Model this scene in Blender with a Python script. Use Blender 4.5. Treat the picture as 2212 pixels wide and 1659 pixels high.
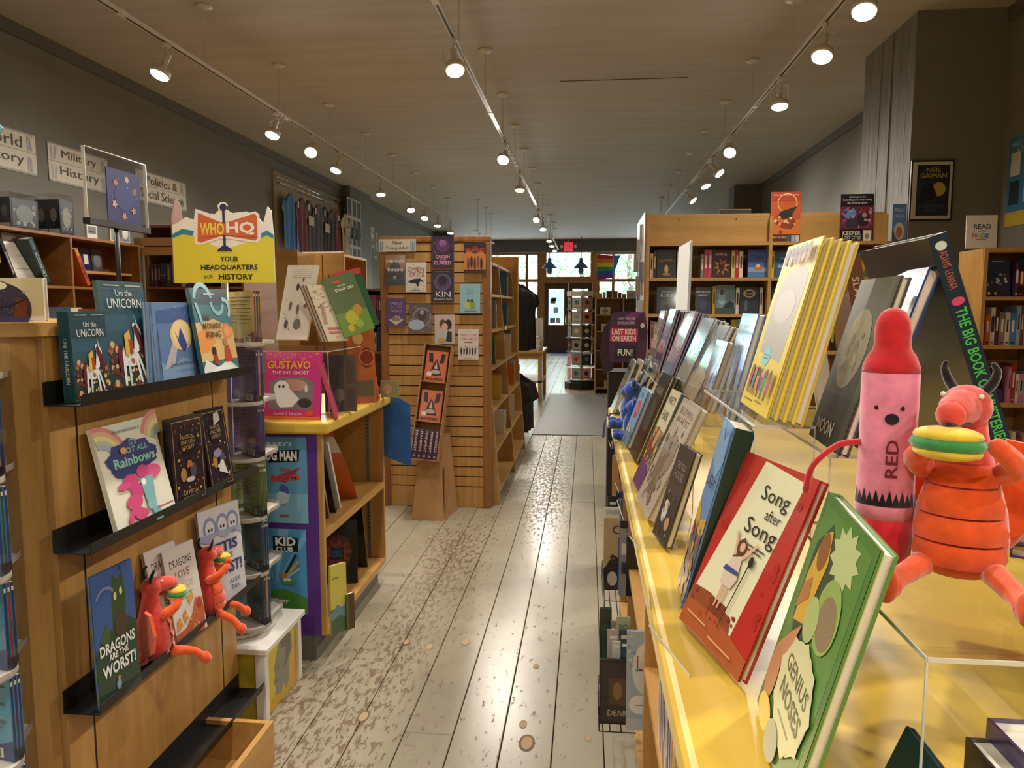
import bpy, bmesh, math, random
from mathutils import Vector, Matrix

# ---------------------------------------------------------------- camera, world, exposure
SC = bpy.context.scene
COL = SC.collection
for o_ in list(bpy.data.objects):
    bpy.data.objects.remove(o_)
CAM_H = 1.45
FPX, PCX, PCY, VPX, VPY = 1600.0, 1106.0, 829.5, 1268.0, 665.0
_y = Vector(((VPX - PCX) / FPX, -(VPY - PCY) / FPX, -1.0)).normalized()
_z = Vector((0, -_y.z, _y.y)).normalized()
_x = _y.cross(_z)
RW = Matrix((_x, _y, _z))                       # camera -> world
cam_d = bpy.data.cameras.new('camera')
cam = bpy.data.objects.new('camera', cam_d)
COL.objects.link(cam)
cam_d.sensor_fit = 'HORIZONTAL'
cam_d.sensor_width = 36.0
cam_d.lens = 36.0 * FPX / 2212.0
cam_d.clip_start = 0.05
cam_d.clip_end = 200
cam.matrix_world = Matrix.Translation((0, 0, CAM_H)) @ RW.to_4x4()
SC.camera = cam
SC.view_settings.view_transform = 'Standard'
SC.view_settings.look = 'None'
SC.view_settings.gamma = 1.0
SC.view_settings.use_curve_mapping = False
SC.view_settings.exposure = 0.66
SC.cycles.max_bounces = 6
SC.cycles.transparent_max_bounces = 18
SC.cycles.caustics_reflective = False
SC.cycles.caustics_refractive = False
SC.cycles.sample_clamp_indirect = 6.0
LAMP_W = 80.0                                   # watts of each track lamp
world = bpy.data.worlds.new('daylight')
SC.world = world
world.use_nodes = True
_bg = world.node_tree.nodes['Background']
_bg.inputs['Color'].default_value = (0.80, 0.92, 1.0, 1)
_bg.inputs['Strength'].default_value = 11.0

def ray(px, py):
    return RW @ Vector(((px - PCX) / FPX, -(py - PCY) / FPX, -1.0))
CAMP = Vector((0, 0, CAM_H))
def at_x(px, py, X):
    d = ray(px, py); return CAMP + d * (X / d.x)
def at_y(px, py, Y):
    d = ray(px, py); return CAMP + d * (Y / d.y)
def at_z(px, py, Z):
    d = ray(px, py); return CAMP + d * ((Z - CAM_H) / d.z)

# ---------------------------------------------------------------- colours and materials
def lin(h):
    if not isinstance(h, str):
        return h
    h = h.lstrip('#')
    r = []
    for i in (0, 2, 4):
        c = int(h[i:i + 2], 16) / 255
        r.append(c / 12.92 if c <= 0.04045 else ((c + 0.055) / 1.055) ** 2.4)
    return tuple(r)

def new_mat(name):
    m = bpy.data.materials.new(name)
    m.use_nodes = True
    return m, m.node_tree.nodes, m.node_tree.links, m.node_tree.nodes['Principled BSDF']

def plain(name, col, rough=0.5, metal=0.0, noise=0.06, scale=30.0, emit=None, spec=0.5, coat=0.0, bump=0.0):
    m, N, L, b = new_mat(name)
    c = lin(col)
    b.inputs['Roughness'].default_value = rough
    b.inputs['Metallic'].default_value = metal
    b.inputs['Specular IOR Level'].default_value = spec
    b.inputs['Coat Weight'].default_value = coat
    tc = N.new('ShaderNodeNewGeometry')
    nz = N.new('ShaderNodeTexNoise')
    nz.inputs['Scale'].default_value = scale
    nz.inputs['Detail'].default_value = 3
    L.new(tc.outputs['Position'], nz.inputs['Vector'])
    r = N.new('ShaderNodeValToRGB')
    r.color_ramp.elements[0].color = tuple(x * (1 - noise) for x in c) + (1,)
    r.color_ramp.elements[1].color = tuple(min(1, x * (1 + noise)) for x in c) + (1,)
    L.new(nz.outputs['Fac'], r.inputs['Fac'])
    L.new(r.outputs['Color'], b.inputs['Base Color'])
    if bump:
        bp = N.new('ShaderNodeBump')
        bp.inputs['Strength'].default_value = bump
        bp.inputs['Distance'].default_value = 0.004
        L.new(nz.outputs['Fac'], bp.inputs['Height'])
        L.new(bp.outputs['Normal'], b.inputs['Normal'])
    if emit:
        b.inputs['Emission Color'].default_value = lin(emit[0]) + (1,)
        b.inputs['Emission Strength'].default_value = emit[1]
    return m

def attr_mat(name, rough=0.4, coat=0.0, sheen=0.0, noise=0.0, spec=0.5, nscale=200, bump=0.0):
    m, N, L, b = new_mat(name)
    a = N.new('ShaderNodeAttribute')
    a.attribute_name = 'Col'
    b.inputs['Roughness'].default_value = rough
    b.inputs['Coat Weight'].default_value = coat
    b.inputs['Coat Roughness'].default_value = 0.08
    b.inputs['Sheen Weight'].default_value = sheen
    b.inputs['Specular IOR Level'].default_value = spec
    if noise:
        g = N.new('ShaderNodeNewGeometry')
        nz = N.new('ShaderNodeTexNoise')
        nz.inputs['Scale'].default_value = nscale
        L.new(g.outputs['Position'], nz.inputs['Vector'])
        mr = N.new('ShaderNodeMapRange')
        mr.inputs['From Min'].default_value = 0.3
        mr.inputs['From Max'].default_value = 0.7
        mr.inputs['To Min'].default_value = 1 - noise
        mr.inputs['To Max'].default_value = 1 + noise
        L.new(nz.outputs['Fac'], mr.inputs['Value'])
        hs = N.new('ShaderNodeHueSaturation')
        L.new(mr.outputs['Result'], hs.inputs['Value'])
        L.new(a.outputs['Color'], hs.inputs['Color'])
        L.new(hs.outputs['Color'], b.inputs['Base Color'])
        if bump:
            bp = N.new('ShaderNodeBump')
            bp.inputs['Strength'].default_value = bump
            bp.inputs['Distance'].default_value = 0.003
            L.new(nz.outputs['Fac'], bp.inputs['Height'])
            L.new(bp.outputs['Normal'], b.inputs['Normal'])
    else:
        L.new(a.outputs['Color'], b.inputs['Base Color'])
    return m

def wood(name, c1, c2, grain='Z', scale=9.0, rough=0.38):
    m, N, L, b = new_mat(name)
    g = N.new('ShaderNodeNewGeometry')
    mp = N.new('ShaderNodeMapping')
    s = {'X': (0.12, 2.2, 2.2), 'Y': (2.2, 0.12, 2.2), 'Z': (2.2, 2.2, 0.12)}[grain]
    mp.inputs['Scale'].default_value = s
    L.new(g.outputs['Position'], mp.inputs['Vector'])
    n1 = N.new('ShaderNodeTexNoise')
    n1.inputs['Scale'].default_value = scale
    n1.inputs['Detail'].default_value = 6
    n1.inputs['Roughness'].default_value = 0.65
    L.new(mp.outputs['Vector'], n1.inputs['Vector'])
    n2 = N.new('ShaderNodeTexNoise')
    n2.inputs['Scale'].default_value = scale * 14
    n2.inputs['Detail'].default_value = 2
    L.new(mp.outputs['Vector'], n2.inputs['Vector'])
    ad = N.new('ShaderNodeMath'); ad.operation = 'MULTIPLY_ADD'
    ad.inputs[1].default_value = 0.28
    L.new(n2.outputs['Fac'], ad.inputs[0]); L.new(n1.outputs['Fac'], ad.inputs[2])
    r = N.new('ShaderNodeValToRGB')
    r.color_ramp.elements[0].position = 0.42
    r.color_ramp.elements[1].position = 0.86
    r.color_ramp.elements[0].color = lin(c2) + (1,)
    r.color_ramp.elements[1].color = lin(c1) + (1,)
    L.new(ad.outputs[0], r.inputs['Fac'])
    L.new(r.outputs['Color'], b.inputs['Base Color'])
    b.inputs['Roughness'].default_value = rough
    return m

def clear_mat(name, tint=(0.96, 0.97, 0.97), rough=0.03, ior=1.45, strength=1.0):
    m, N, L, b = new_mat(name)
    N.remove(b)
    out = [n for n in N if n.type == 'OUTPUT_MATERIAL'][0]
    t = N.new('ShaderNodeBsdfTransparent'); t.inputs['Color'].default_value = tint + (1,)
    gl = N.new('ShaderNodeBsdfGlossy'); gl.inputs['Roughness'].default_value = rough
    f = N.new('ShaderNodeLayerWeight'); f.inputs['Blend'].default_value = 0.5
    pw = N.new('ShaderNodeMath'); pw.operation = 'POWER'; pw.inputs[1].default_value = 5.0
    mu = N.new('ShaderNodeMath'); mu.operation = 'MULTIPLY_ADD'; mu.inputs[1].default_value = 0.5 * strength; mu.inputs[2].default_value = 0.04 * strength
    mx = N.new('ShaderNodeMixShader')
    L.new(f.outputs['Facing'], pw.inputs[0]); L.new(pw.outputs[0], mu.inputs[0]); L.new(mu.outputs[0], mx.inputs[0])
    L.new(t.outputs[0], mx.inputs[1]); L.new(gl.outputs[0], mx.inputs[2])
    L.new(mx.outputs[0], out.inputs['Surface'])
    return m

M = {}
M['print'] = attr_mat('printed_paper', 0.42)
M['gloss'] = attr_mat('laminated_cover', 0.28, coat=0.35)
M['wrap'] = attr_mat('plastic_wrapped_cover', 0.2, coat=0.9)
M['matte'] = attr_mat('matte_print', 0.7)
M['cloth'] = attr_mat('cotton_cloth', 0.9, sheen=0.3, noise=0.1, nscale=120)
M['plush'] = attr_mat('plush_fabric', 0.95, sheen=0.6, noise=0.14, nscale=60, spec=0.1, bump=0.3)
M['paint'] = attr_mat('painted_metal', 0.45)
M['pages'] = plain('page_edges', '#e6e0cf', 0.8, noise=0.12, scale=600)
M['oak'] = wood('oak_upright_grain', '#c89b58', '#a87a3e')
M['oak_x'] = wood('oak_cross_grain', '#ca9d5a', '#ae8044', 'X')
M['oak_y'] = wood('oak_lengthwise_grain', '#ca9d5a', '#ae8044', 'Y')
M['slat'] = wood('slatwall_oak', '#cda060', '#a97b40', 'Z', 12)
M['oakdark'] = wood('reddish_oak', '#a06c3a', '#7c4d28', 'Z', 10)
M['ply'] = wood('birch_ply', '#c39a5c', '#aa8046', 'X', 5)
M['browncase'] = wood('brown_bookcase', '#9a6a36', '#7a4f24', 'Y', 6)
M['doorwood'] = wood('dark_door_wood', '#5d3a25', '#3c2416', 'Z', 6, 0.3)
M['framewood'] = wood('window_frame_oak', '#b4793f', '#935d2b', 'Z', 5)
M['yellow'] = plain('yellow_laminate', '#d8b446', 0.3, noise=0.12, scale=14, coat=0.25)
M['purple'] = plain('purple_laminate', '#5a2f88', 0.4, noise=0.06)
M['kick'] = plain('grey_toe_kick', '#6a675f', 0.6)
M['black'] = plain('black_powder_coat', '#151412', 0.45, noise=0.15, scale=80)
M['white'] = plain('white_enamel', '#d8d3c8', 0.4, noise=0.03)
M['whitecard'] = plain('white_card', '#dedbd4', 0.6, noise=0.03)
M['chrome'] = plain('chrome', '#d0d0d0', 0.18, 1.0, noise=0.02)
M['card'] = plain('brown_cardboard', '#ab8456', 0.85, noise=0.09, scale=60)
M['wall'] = plain('dark_grey_wall_paint', '#7a776d', 0.75, noise=0.05, scale=8, bump=0.12)
M['trim'] = plain('dark_grey_trim_paint', '#64625b', 0.6, noise=0.05, scale=8)
M['acrylic'] = clear_mat('clear_acrylic', (0.975, 0.98, 0.975), 0.02, 1.4, 0.9)
M['edge'] = plain('polished_acrylic_edge', '#c9cdc8', 0.15, noise=0.1, spec=0.9)
M['pane'] = clear_mat('window_glass', (0.97, 0.985, 0.99), 0.0, 1.3)
M['steel'] = plain('slotted_steel_strip', '#8d8b84', 0.4, 0.6)
M['mat'] = plain('grey_rubber_mat', '#63635f', 0.5, noise=0.18, scale=5)
M['bulb'] = plain('lit_lamp_face', '#fff3dc', 0.5, emit=('#ffe9c4', 9.0))

# floor paint with worn-through patches
def floor_mat():
    m, N, L, b = new_mat('worn_painted_floorboards')
    g = N.new('ShaderNodeNewGeometry')
    def noise(scale_vec, sc, det, rough=0.6):
        mp = N.new('ShaderNodeMapping'); mp.inputs['Scale'].default_value = scale_vec
        L.new(g.outputs['Position'], mp.inputs['Vector'])
        n = N.new('ShaderNodeTexNoise'); n.inputs['Scale'].default_value = sc
        n.inputs['Detail'].default_value = det; n.inputs['Roughness'].default_value = rough
        L.new(mp.outputs['Vector'], n.inputs['Vector'])
        return n.outputs['Fac']
    def math(op, a, b_, c=None):
        n = N.new('ShaderNodeMath'); n.operation = op
        for i, v in enumerate((a, b_, c)):
            if v is None: continue
            if isinstance(v, (int, float)): n.inputs[i].default_value = v
            else: L.new(v, n.inputs[i])
        return n.outputs[0]
    big = noise((1.0, 0.35, 1), 1.7, 2)
    fine = noise((2.2, 0.75, 1), 22, 5, 0.72)
    tint = noise((1, 0.25, 1), 3.0, 3)
    # foot traffic strips: distance from two walking lines
    sx = N.new('ShaderNodeSeparateXYZ'); L.new(g.outputs['Position'], sx.inputs[0])
    def strip(x0, wd, y0, y1, soft):
        dx = math('SUBTRACT', sx.outputs['X'], x0); dx = math('ABSOLUTE', dx, 0)
        fx = N.new('ShaderNodeMapRange'); fx.inputs['From Min'].default_value = wd; fx.inputs['From Max'].default_value = 0.0
        L.new(dx, fx.inputs['Value'])
        fy = N.new('ShaderNodeMapRange'); fy.inputs['From Min'].default_value = y0 - soft; fy.inputs['From Max'].default_value = y0
        L.new(sx.outputs['Y'], fy.inputs['Value'])
        fz = N.new('ShaderNodeMapRange'); fz.inputs['From Min'].default_value = y1 + soft; fz.inputs['From Max'].default_value = y1
        L.new(sx.outputs['Y'], fz.inputs['Value'])
        return math('MULTIPLY', math('MULTIPLY', fx.outputs[0], fy.outputs[0]), fz.outputs[0])
    w = math('ADD', strip(-0.78, 0.30, 1.6, 4.4, 0.8), strip(-0.30, 0.42, 5.2, 8.2, 0.9))
    w = math('ADD', w, strip(-1.15, 0.3, 0.8, 2.6, 0.5))
    amt = math('MULTIPLY_ADD', w, 0.13, math('MULTIPLY', big, 0.10))
    val = math('ADD', fine, amt)
    ms = N.new('ShaderNodeMapRange'); ms.inputs['From Min'].default_value = 0.655; ms.inputs['From Max'].default_value = 0.69
    L.new(val, ms.inputs['Value'])
    r = N.new('ShaderNodeValToRGB')
    r.color_ramp.elements[0].position = 0.3; r.color_ramp.elements[1].position = 0.72
    r.color_ramp.elements[0].color = lin('#8f8772') + (1,); r.color_ramp.elements[1].color = lin('#a39b86') + (1,)
    L.new(tint, r.inputs['Fac'])
    mx = N.new('ShaderNodeMixRGB'); L.new(ms.outputs[0], mx.inputs['Fac'])
    L.new(r.outputs['Color'], mx.inputs[1]); mx.inputs[2].default_value = lin('#6f5d47') + (1,)
    L.new(mx.outputs[0], b.inputs['Base Color'])
    rr = N.new('ShaderNodeMapRange'); rr.inputs['To Min'].default_value = 0.26; rr.inputs['To Max'].default_value = 0.5
    L.new(ms.outputs[0], rr.inputs['Value']); L.new(rr.outputs[0], b.inputs['Roughness'])
    bp = N.new('ShaderNodeBump'); bp.inputs['Strength'].default_value = 0.25; bp.inputs['Distance'].default_value = 0.003
    bp.invert = True
    L.new(math('ADD', ms.outputs[0], math('MULTIPLY', tint, 0.6)), bp.inputs['Height']); L.new(bp.outputs['Normal'], b.inputs['Normal'])
    return m
M['floor'] = floor_mat()

def ceiling_mat():
    m, N, L, b = new_mat('old_painted_ceiling')
    g = N.new('ShaderNodeNewGeometry')
    mp = N.new('ShaderNodeMapping'); mp.inputs['Scale'].default_value = (0.25, 2.4, 1)
    L.new(g.outputs['Position'], mp.inputs['Vector'])
    n = N.new('ShaderNodeTexNoise'); n.inputs['Scale'].default_value = 3.0; n.inputs['Detail'].default_value = 5
    L.new(mp.outputs['Vector'], n.inputs['Vector'])
    r = N.new('ShaderNodeValToRGB'); r.color_ramp.elements[0].position = 0.3; r.color_ramp.elements[1].position = 0.7
    r.color_ramp.elements[0].color = lin('#ada79c') + (1,); r.color_ramp.elements[1].color = lin('#bbb5aa') + (1,)
    L.new(n.outputs['Fac'], r.inputs['Fac']); L.new(r.outputs['Color'], b.inputs['Base Color'])
    b.inputs['Roughness'].default_value = 0.7
    bp = N.new('ShaderNodeBump'); bp.inputs['Strength'].default_value = 0.2; bp.inputs['Distance'].default_value = 0.01
    L.new(n.outputs['Fac'], bp.inputs['Height']); L.new(bp.outputs['Normal'], b.inputs['Normal'])
    return m
M['ceiling'] = ceiling_mat()

def pillar_mat():
    m, N, L, b = new_mat('board_marked_plaster')
    g = N.new('ShaderNodeNewGeometry')
    mp = N.new('ShaderNodeMapping'); mp.inputs['Scale'].default_value = (1, 1, 0.1)
    L.new(g.outputs['Position'], mp.inputs['Vector'])
    n = N.new('ShaderNodeTexNoise'); n.inputs['Scale'].default_value = 14; n.inputs['Detail'].default_value = 6; n.inputs['Roughness'].default_value = 0.7
    L.new(mp.outputs['Vector'], n.inputs['Vector'])
    r = N.new('ShaderNodeValToRGB'); r.color_ramp.elements[0].position = 0.35; r.color_ramp.elements[1].position = 0.7
    r.color_ramp.elements[0].color = lin('#67645d') + (1,); r.color_ramp.elements[1].color = lin('#8a867b') + (1,)
    L.new(n.outputs['Fac'], r.inputs['Fac']); L.new(r.outputs['Color'], b.inputs['Base Color'])
    b.inputs['Roughness'].default_value = 0.65
    bp = N.new('ShaderNodeBump'); bp.inputs['Strength'].default_value = 0.7; bp.inputs['Distance'].default_value = 0.02
    L.new(n.outputs['Fac'], bp.inputs['Height']); L.new(bp.outputs['Normal'], b.inputs['Normal'])
    return m
M['pillar'] = pillar_mat()

# ---------------------------------------------------------------- mesh building
class MB:
    def __init__(s):
        s.V = []; s.F = []; s.C = []
    def add(s, vs, fs, col=None):
        k = len(s.V)
        s.V.extend(Vector(v) for v in vs)
        c = lin(col) if col is not None else (0.5, 0.5, 0.5)
        for f in fs:
            s.F.append(tuple(k + i for i in f)); s.C.append(c)
        return s
    def obox(s, O, a, b, c, col=None):
        O, a, b, c = Vector(O), Vector(a), Vector(b), Vector(c)
        if a.cross(b).dot(c) < 0:
            O = O + c; c = -c
        vs = [O, O + a, O + a + b, O + b, O + c, O + a + c, O + a + b + c, O + b + c]
        return s.add(vs, [(3, 2, 1, 0), (4, 5, 6, 7), (0, 1, 5, 4), (1, 2, 6, 5), (2, 3, 7, 6), (3, 0, 4, 7)], col)
    def box(s, x0, y0, z0, x1, y1, z1, col=None):
        return s.obox((x0, y0, z0), (x1 - x0, 0, 0), (0, y1 - y0, 0), (0, 0, z1 - z0), col)
    def bbox(s, x0, y0, z0, x1, y1, z1, bev=0.01, seg=2, col=None):
        bm = bmesh.new()
        bmesh.ops.create_cube(bm, size=1)
        for v in bm.verts:
            v.co = Vector(((x0 + x1) / 2 + v.co.x * (x1 - x0), (y0 + y1) / 2 + v.co.y * (y1 - y0), (z0 + z1) / 2 + v.co.z * (z1 - z0)))
        bmesh.ops.bevel(bm, geom=bm.edges[:], offset=bev, segments=seg, affect='EDGES', profile=0.5)
        bm.verts.index_update()
        s.add([v.co.copy() for v in bm.verts], [[v.index for v in f.verts] for f in bm.faces], col)
        bm.free()
        return s
    def prism(s, poly, O, R, V, D, col=None):
        """poly: 2D points (counter-clockwise seen against D), extruded by vector D"""
        O, R, V, D = Vector(O), Vector(R), Vector(V), Vector(D)
        n = len(poly)
        a = [O + R * p[0] + V * p[1] for p in poly]
        b = [p + D for p in a]
        fs = [tuple(range(n)), tuple(range(2 * n - 1, n - 1, -1))]
        fs += [(i, i + n, (i + 1) % n + n, (i + 1) % n) for i in range(n)]
        return s.add(a + b, fs, col)
    def tube(s, pts, r, seg=8, col=None, caps=True):
        pts = [Vector(p) for p in pts]
        n = len(pts)
        rs = r if isinstance(r, (list, tuple)) else [r] * n
        vs = []; up = None
        for i, p in enumerate(pts):
            t = (pts[min(i + 1, n - 1)] - pts[max(i - 1, 0)]).normalized()
            if up is None:
                up = Vector((0, 0, 1)) if abs(t.z) < 0.9 else Vector((1, 0, 0))
            a = t.cross(up).normalized(); up = a.cross(t).normalized()
            for k in range(seg):
                w = 2 * math.pi * k / seg
                vs.append(p + (a * math.cos(w) + up * math.sin(w)) * rs[i])
        fs = []
        for i in range(n - 1):
            for k in range(seg):
                k2 = (k + 1) % seg
                fs.append((i * seg + k, i * seg + k2, (i + 1) * seg + k2, (i + 1) * seg + k))
        if caps:
            fs.append(tuple(range(seg - 1, -1, -1)))
            fs.append(tuple(range((n - 1) * seg, n * seg)))
        return s.add(vs, fs, col)
    def lathe(s, prof, O, axis=(0, 0, 1), seg=20, col=None, sx=1.0, sy=1.0):
        O = Vector(O); ax = Vector(axis).normalized()
        h = Vector((1, 0, 0)) if abs(ax.x) < 0.9 else Vector((0, 1, 0))
        a = (h - ax * h.dot(ax)).normalized(); b = ax.cross(a)
        vs = []; n = len(prof)
        for r, z in prof:
            for k in range(seg):
                w = 2 * math.pi * k / seg
                vs.append(O + ax * z + (a * math.cos(w) * sx + b * math.sin(w) * sy) * max(r, 1e-5))
        fs = []
        for i in range(n - 1):
            for k in range(seg):
                k2 = (k + 1) % seg
                fs.append((i * seg + k, i * seg + k2, (i + 1) * seg + k2, (i + 1) * seg + k))
        fs.append(tuple(range(seg - 1, -1, -1))); fs.append(tuple(range((n - 1) * seg, n * seg)))
        return s.add(vs, fs, col)
    def ball(s, c, rx, ry=None, rz=None, seg=16, rings=10, col=None, rot=None):
        ry = rx if ry is None else ry; rz = rx if rz is None else rz
        c = Vector(c); vs = []; fs = []
        for i in range(1, rings):
            th = math.pi * i / rings
            for k in range(seg):
                w = 2 * math.pi * k / seg
                p = Vector((rx * math.sin(th) * math.cos(w), ry * math.sin(th) * math.sin(w), rz * math.cos(th)))
                vs.append(c + (rot @ p if rot else p))
        top = len(vs); pt = Vector((0, 0, rz)); vs.append(c + (rot @ pt if rot else pt)); vs.append(c - (rot @ pt if rot else pt))
        for i in range(rings - 2):
            for k in range(seg):
                k2 = (k + 1) % seg
                fs.append((i * seg + k, (i + 1) * seg + k, (i + 1) * seg + k2, i * seg + k2))
        for k in range(seg):
            k2 = (k + 1) % seg
            fs.append((top, k, k2)); fs.append((top + 1, (rings - 2) * seg + k2, (rings - 2) * seg + k))
        return s.add(vs, fs, col)
    def build(s, name, mat, parent=None, loc=None, smooth=False):
        org = Vector(loc) if loc is not None else (Vector(parent['_o']) if parent is not None else Vector((0, 0, 0)))
        me = bpy.data.meshes.new(name)
        me.from_pydata([v - org for v in s.V], [], s.F)
        ca = me.color_attributes.new('Col', 'FLOAT_COLOR', 'CORNER')
        buf = []
        for f, c in zip(s.F, s.C):
            buf.extend((c[0], c[1], c[2], 1.0) * len(f))
        ca.data.foreach_set('color', buf)
        if smooth:
            me.polygons.foreach_set('use_smooth', [True] * len(me.polygons))
        me.materials.append(M[mat] if isinstance(mat, str) else mat)
        o = bpy.data.objects.new(name, me)
        COL.objects.link(o)
        o['_o'] = tuple(org)
        if parent is not None:
            o.parent = parent
            o.location = org - Vector(parent['_o'])
        else:
            o.location = org
        return o

def tag(o, label=None, cat=None, group=None, kind=None):
    if label: o['label'] = label
    if cat: o['category'] = cat
    if group: o['group'] = group
    if kind: o['kind'] = kind
    return o
def thing(name, label, cat, loc, group=None, kind=None):
    o = bpy.data.objects.new(name, None)
    COL.objects.link(o)
    o.empty_display_size = 0.1
    o.location = Vector(loc); o['_o'] = tuple(loc)
    return tag(o, label, cat, group, kind)
def copy_tree(o, delta, parent=None):
    c = o.copy(); COL.objects.link(c)
    if parent is None:
        c.location = o.location + Vector(delta)
    else:
        c.parent = parent
    c['_o'] = tuple(Vector(o['_o']) + Vector(delta))
    for ch in o.children:
        copy_tree(ch, delta, c)
    return c

# ---------------------------------------------------------------- print: flat lettering and shapes
_txt = {}
def text_geo(t, bold=0.0, shear=0.0):
    k = (t, bold, shear)
    if k not in _txt:
        cu = bpy.data.curves.new('lettering', 'FONT')
        cu.body = t; cu.resolution_u = 2; cu.offset = bold; cu.shear = shear
        cu.align_x = 'LEFT'; cu.space_line = 0.9
        ob = bpy.data.objects.new('lettering', cu)
        me = bpy.data.meshes.new_from_object(ob)
        vs = [(v.co.x, v.co.y) for v in me.vertices]
        fs = [tuple(p.vertices) for p in me.polygons]
        bpy.data.objects.remove(ob); bpy.data.curves.remove(cu); bpy.data.meshes.remove(me)
        if not vs: vs = [(0, 0)]
        xs = [v[0] for v in vs]; ys = [v[1] for v in vs]
        _txt[k] = ([(x - min(xs), y - min(ys)) for x, y in vs], fs, max(max(xs) - min(xs), 1e-3), max(max(ys) - min(ys), 1e-3))
    return _txt[k]

def ell(cx, cy, rx, ry, n=18, a0=0.0, a1=2 * math.pi, rot=0.0):
    r = []
    for i in range(n):
        a = a0 + (a1 - a0) * i / (n if abs(a1 - a0 - 2 * math.pi) < 1e-6 else n - 1)
        x, y = rx * math.cos(a), ry * math.sin(a)
        r.append((cx + x * math.cos(rot) - y * math.sin(rot), cy + x * math.sin(rot) + y * math.cos(rot)))
    return r
def star(cx, cy, r1, r2, n, rot=0.0, sy=1.0):
    return [(cx + (r1 if i % 2 == 0 else r2) * math.cos(rot + math.pi * i / n), cy + sy * (r1 if i % 2 == 0 else r2) * math.sin(rot + math.pi * i / n)) for i in range(2 * n)]

def print_mesh(name, parent, O, R, V, N, w, h, items, mat='print', off=0.0006):
    """items in 0..1 of the printed face; y measured in face heights, x in face widths"""
    O, R, V, N = Vector(O), Vector(R), Vector(V), Vector(N)
    mb = MB(); lay = off
    def put(pts, fs, col):
        nonlocal lay
        mb.add([O + R * (x * w) + V * (y * h) + N * lay for x, y in pts], fs, col)
        lay += 0.00016
    for it in items:
        k = it[0]
        if k == 'r':
            x0, y0, x1, y1, c = it[1:]
            put([(x0, y0), (x1, y0), (x1, y1), (x0, y1)], [(0, 1, 2, 3)], c)
        elif k == 'e':
            cx, cy, rx, ry, c = it[1:6]
            p = ell(cx, cy, rx, ry, 18, rot=it[6] if len(it) > 6 else 0); put(p, [tuple(range(len(p)))], c)
        elif k == 'p':
            p = it[1]
            if len(p) > 4:
                ar = sum(p[i][0] * p[(i + 1) % len(p)][1] - p[(i + 1) % len(p)][0] * p[i][1] for i in range(len(p)))
                if ar < 0: p = p[::-1]
            put(p, [tuple(range(len(p)))], it[2])
        elif k == 'arc':                              # band: cx, cy, r, thickness (in widths), a0, a1, colour
            cx, cy, r, th, a0, a1, c = it[1:]
            asp = w / h; n = 14
            o = ell(cx, cy, r, r * asp, n, a0, a1); i_ = ell(cx, cy, r - th, (r - th) * asp, n, a0, a1)
            put(o + i_, [(q + 1, q, n + q, n + q + 1) for q in range(n - 1)], c)
        elif k == 'dots':
            n, x0, y0, x1, y1, cols, r, seed = it[1:]
            rg = random.Random(seed); asp = w / h
            for q in range(n):
                cx, cy = rg.uniform(x0, x1), rg.uniform(y0, y1); rr = r * rg.uniform(0.5, 1.2)
                p = ell(cx, cy, rr, rr * asp, 7)
                mb.add([O + R * (x * w) + V * (y * h) + N * (lay + 0.00001 * q) for x, y in p], [tuple(range(7))], cols[q % len(cols)])
            lay += 0.0002
        elif k == 't':                                # text, cx, cy, cap height (face heights), colour, [opts]
            t, cx, cy, th, c = it[1:6]
            op = it[6] if len(it) > 6 else {}
            vs, fs, tw, tt = text_geo(t, op.get('bold', 0.0), op.get('shear', 0.0))
            rot = op.get('rot', 0.0)
            turned = abs(math.sin(rot)) > 0.5
            sc = th * (w if turned else h) / tt; sxx = sc
            lim = op.get('w')                          # width limit in face widths (or heights when turned)
            if lim:
                sxx = lim * (h if abs(math.sin(rot)) > 0.5 else w) / tw
                if not op.get('fit'): sxx = min(sxx, sc * 1.6)
            ca, sa = math.cos(rot), math.sin(rot)
            P = []
            for x, y in vs:
                a, b = (x - tw / 2) * sxx, (y - tt / 2) * sc
                P.append(O + R * (cx * w + a * ca - b * sa) + V * (cy * h + a * sa + b * ca) + N * lay)
            mb.add(P, fs, c); lay += 0.00016
    ob = mb.build(name, mat, parent)
    return ob

# ---------------------------------------------------------------- books
def book_mesh(O, R, V, N, w, h, t, col, spine='L', hard=True, spine_col=None, back_col=None):
    """O: lower corner of the visible cover, R right, V up, N towards the viewer"""
    O, R, V, N = Vector(O), Vector(R), Vector(V), Vector(N)
    c = 0.0025 if hard else 0.0008
    t = max(t, 2.6 * c); ins = 0.003 if hard else 0.0004
    mb = MB()
    mb.obox(O - N * c, R * w, V * h, N * c, col)
    mb.obox(O - N * t, R * w, V * h, N * c, back_col or col)
    sc = spine_col or col
    if spine == 'L':
        mb.obox(O - N * (t - c), R * c, V * h, N * (t - 2 * c), sc)
        pg = (O - N * (t - c * 1.001) + R * c + V * ins, R * (w - c - ins), V * (h - 2 * ins), N * (t - 2.002 * c))
    else:
        mb.obox(O - N * (t - c) + R * (w - c), R * c, V * h, N * (t - 2 * c), sc)
        pg = (O - N * (t - c * 1.001) + R * ins + V * ins, R * (w - c - ins), V * (h - 2 * ins), N * (t - 2.002 * c))
    return mb, pg

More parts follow.
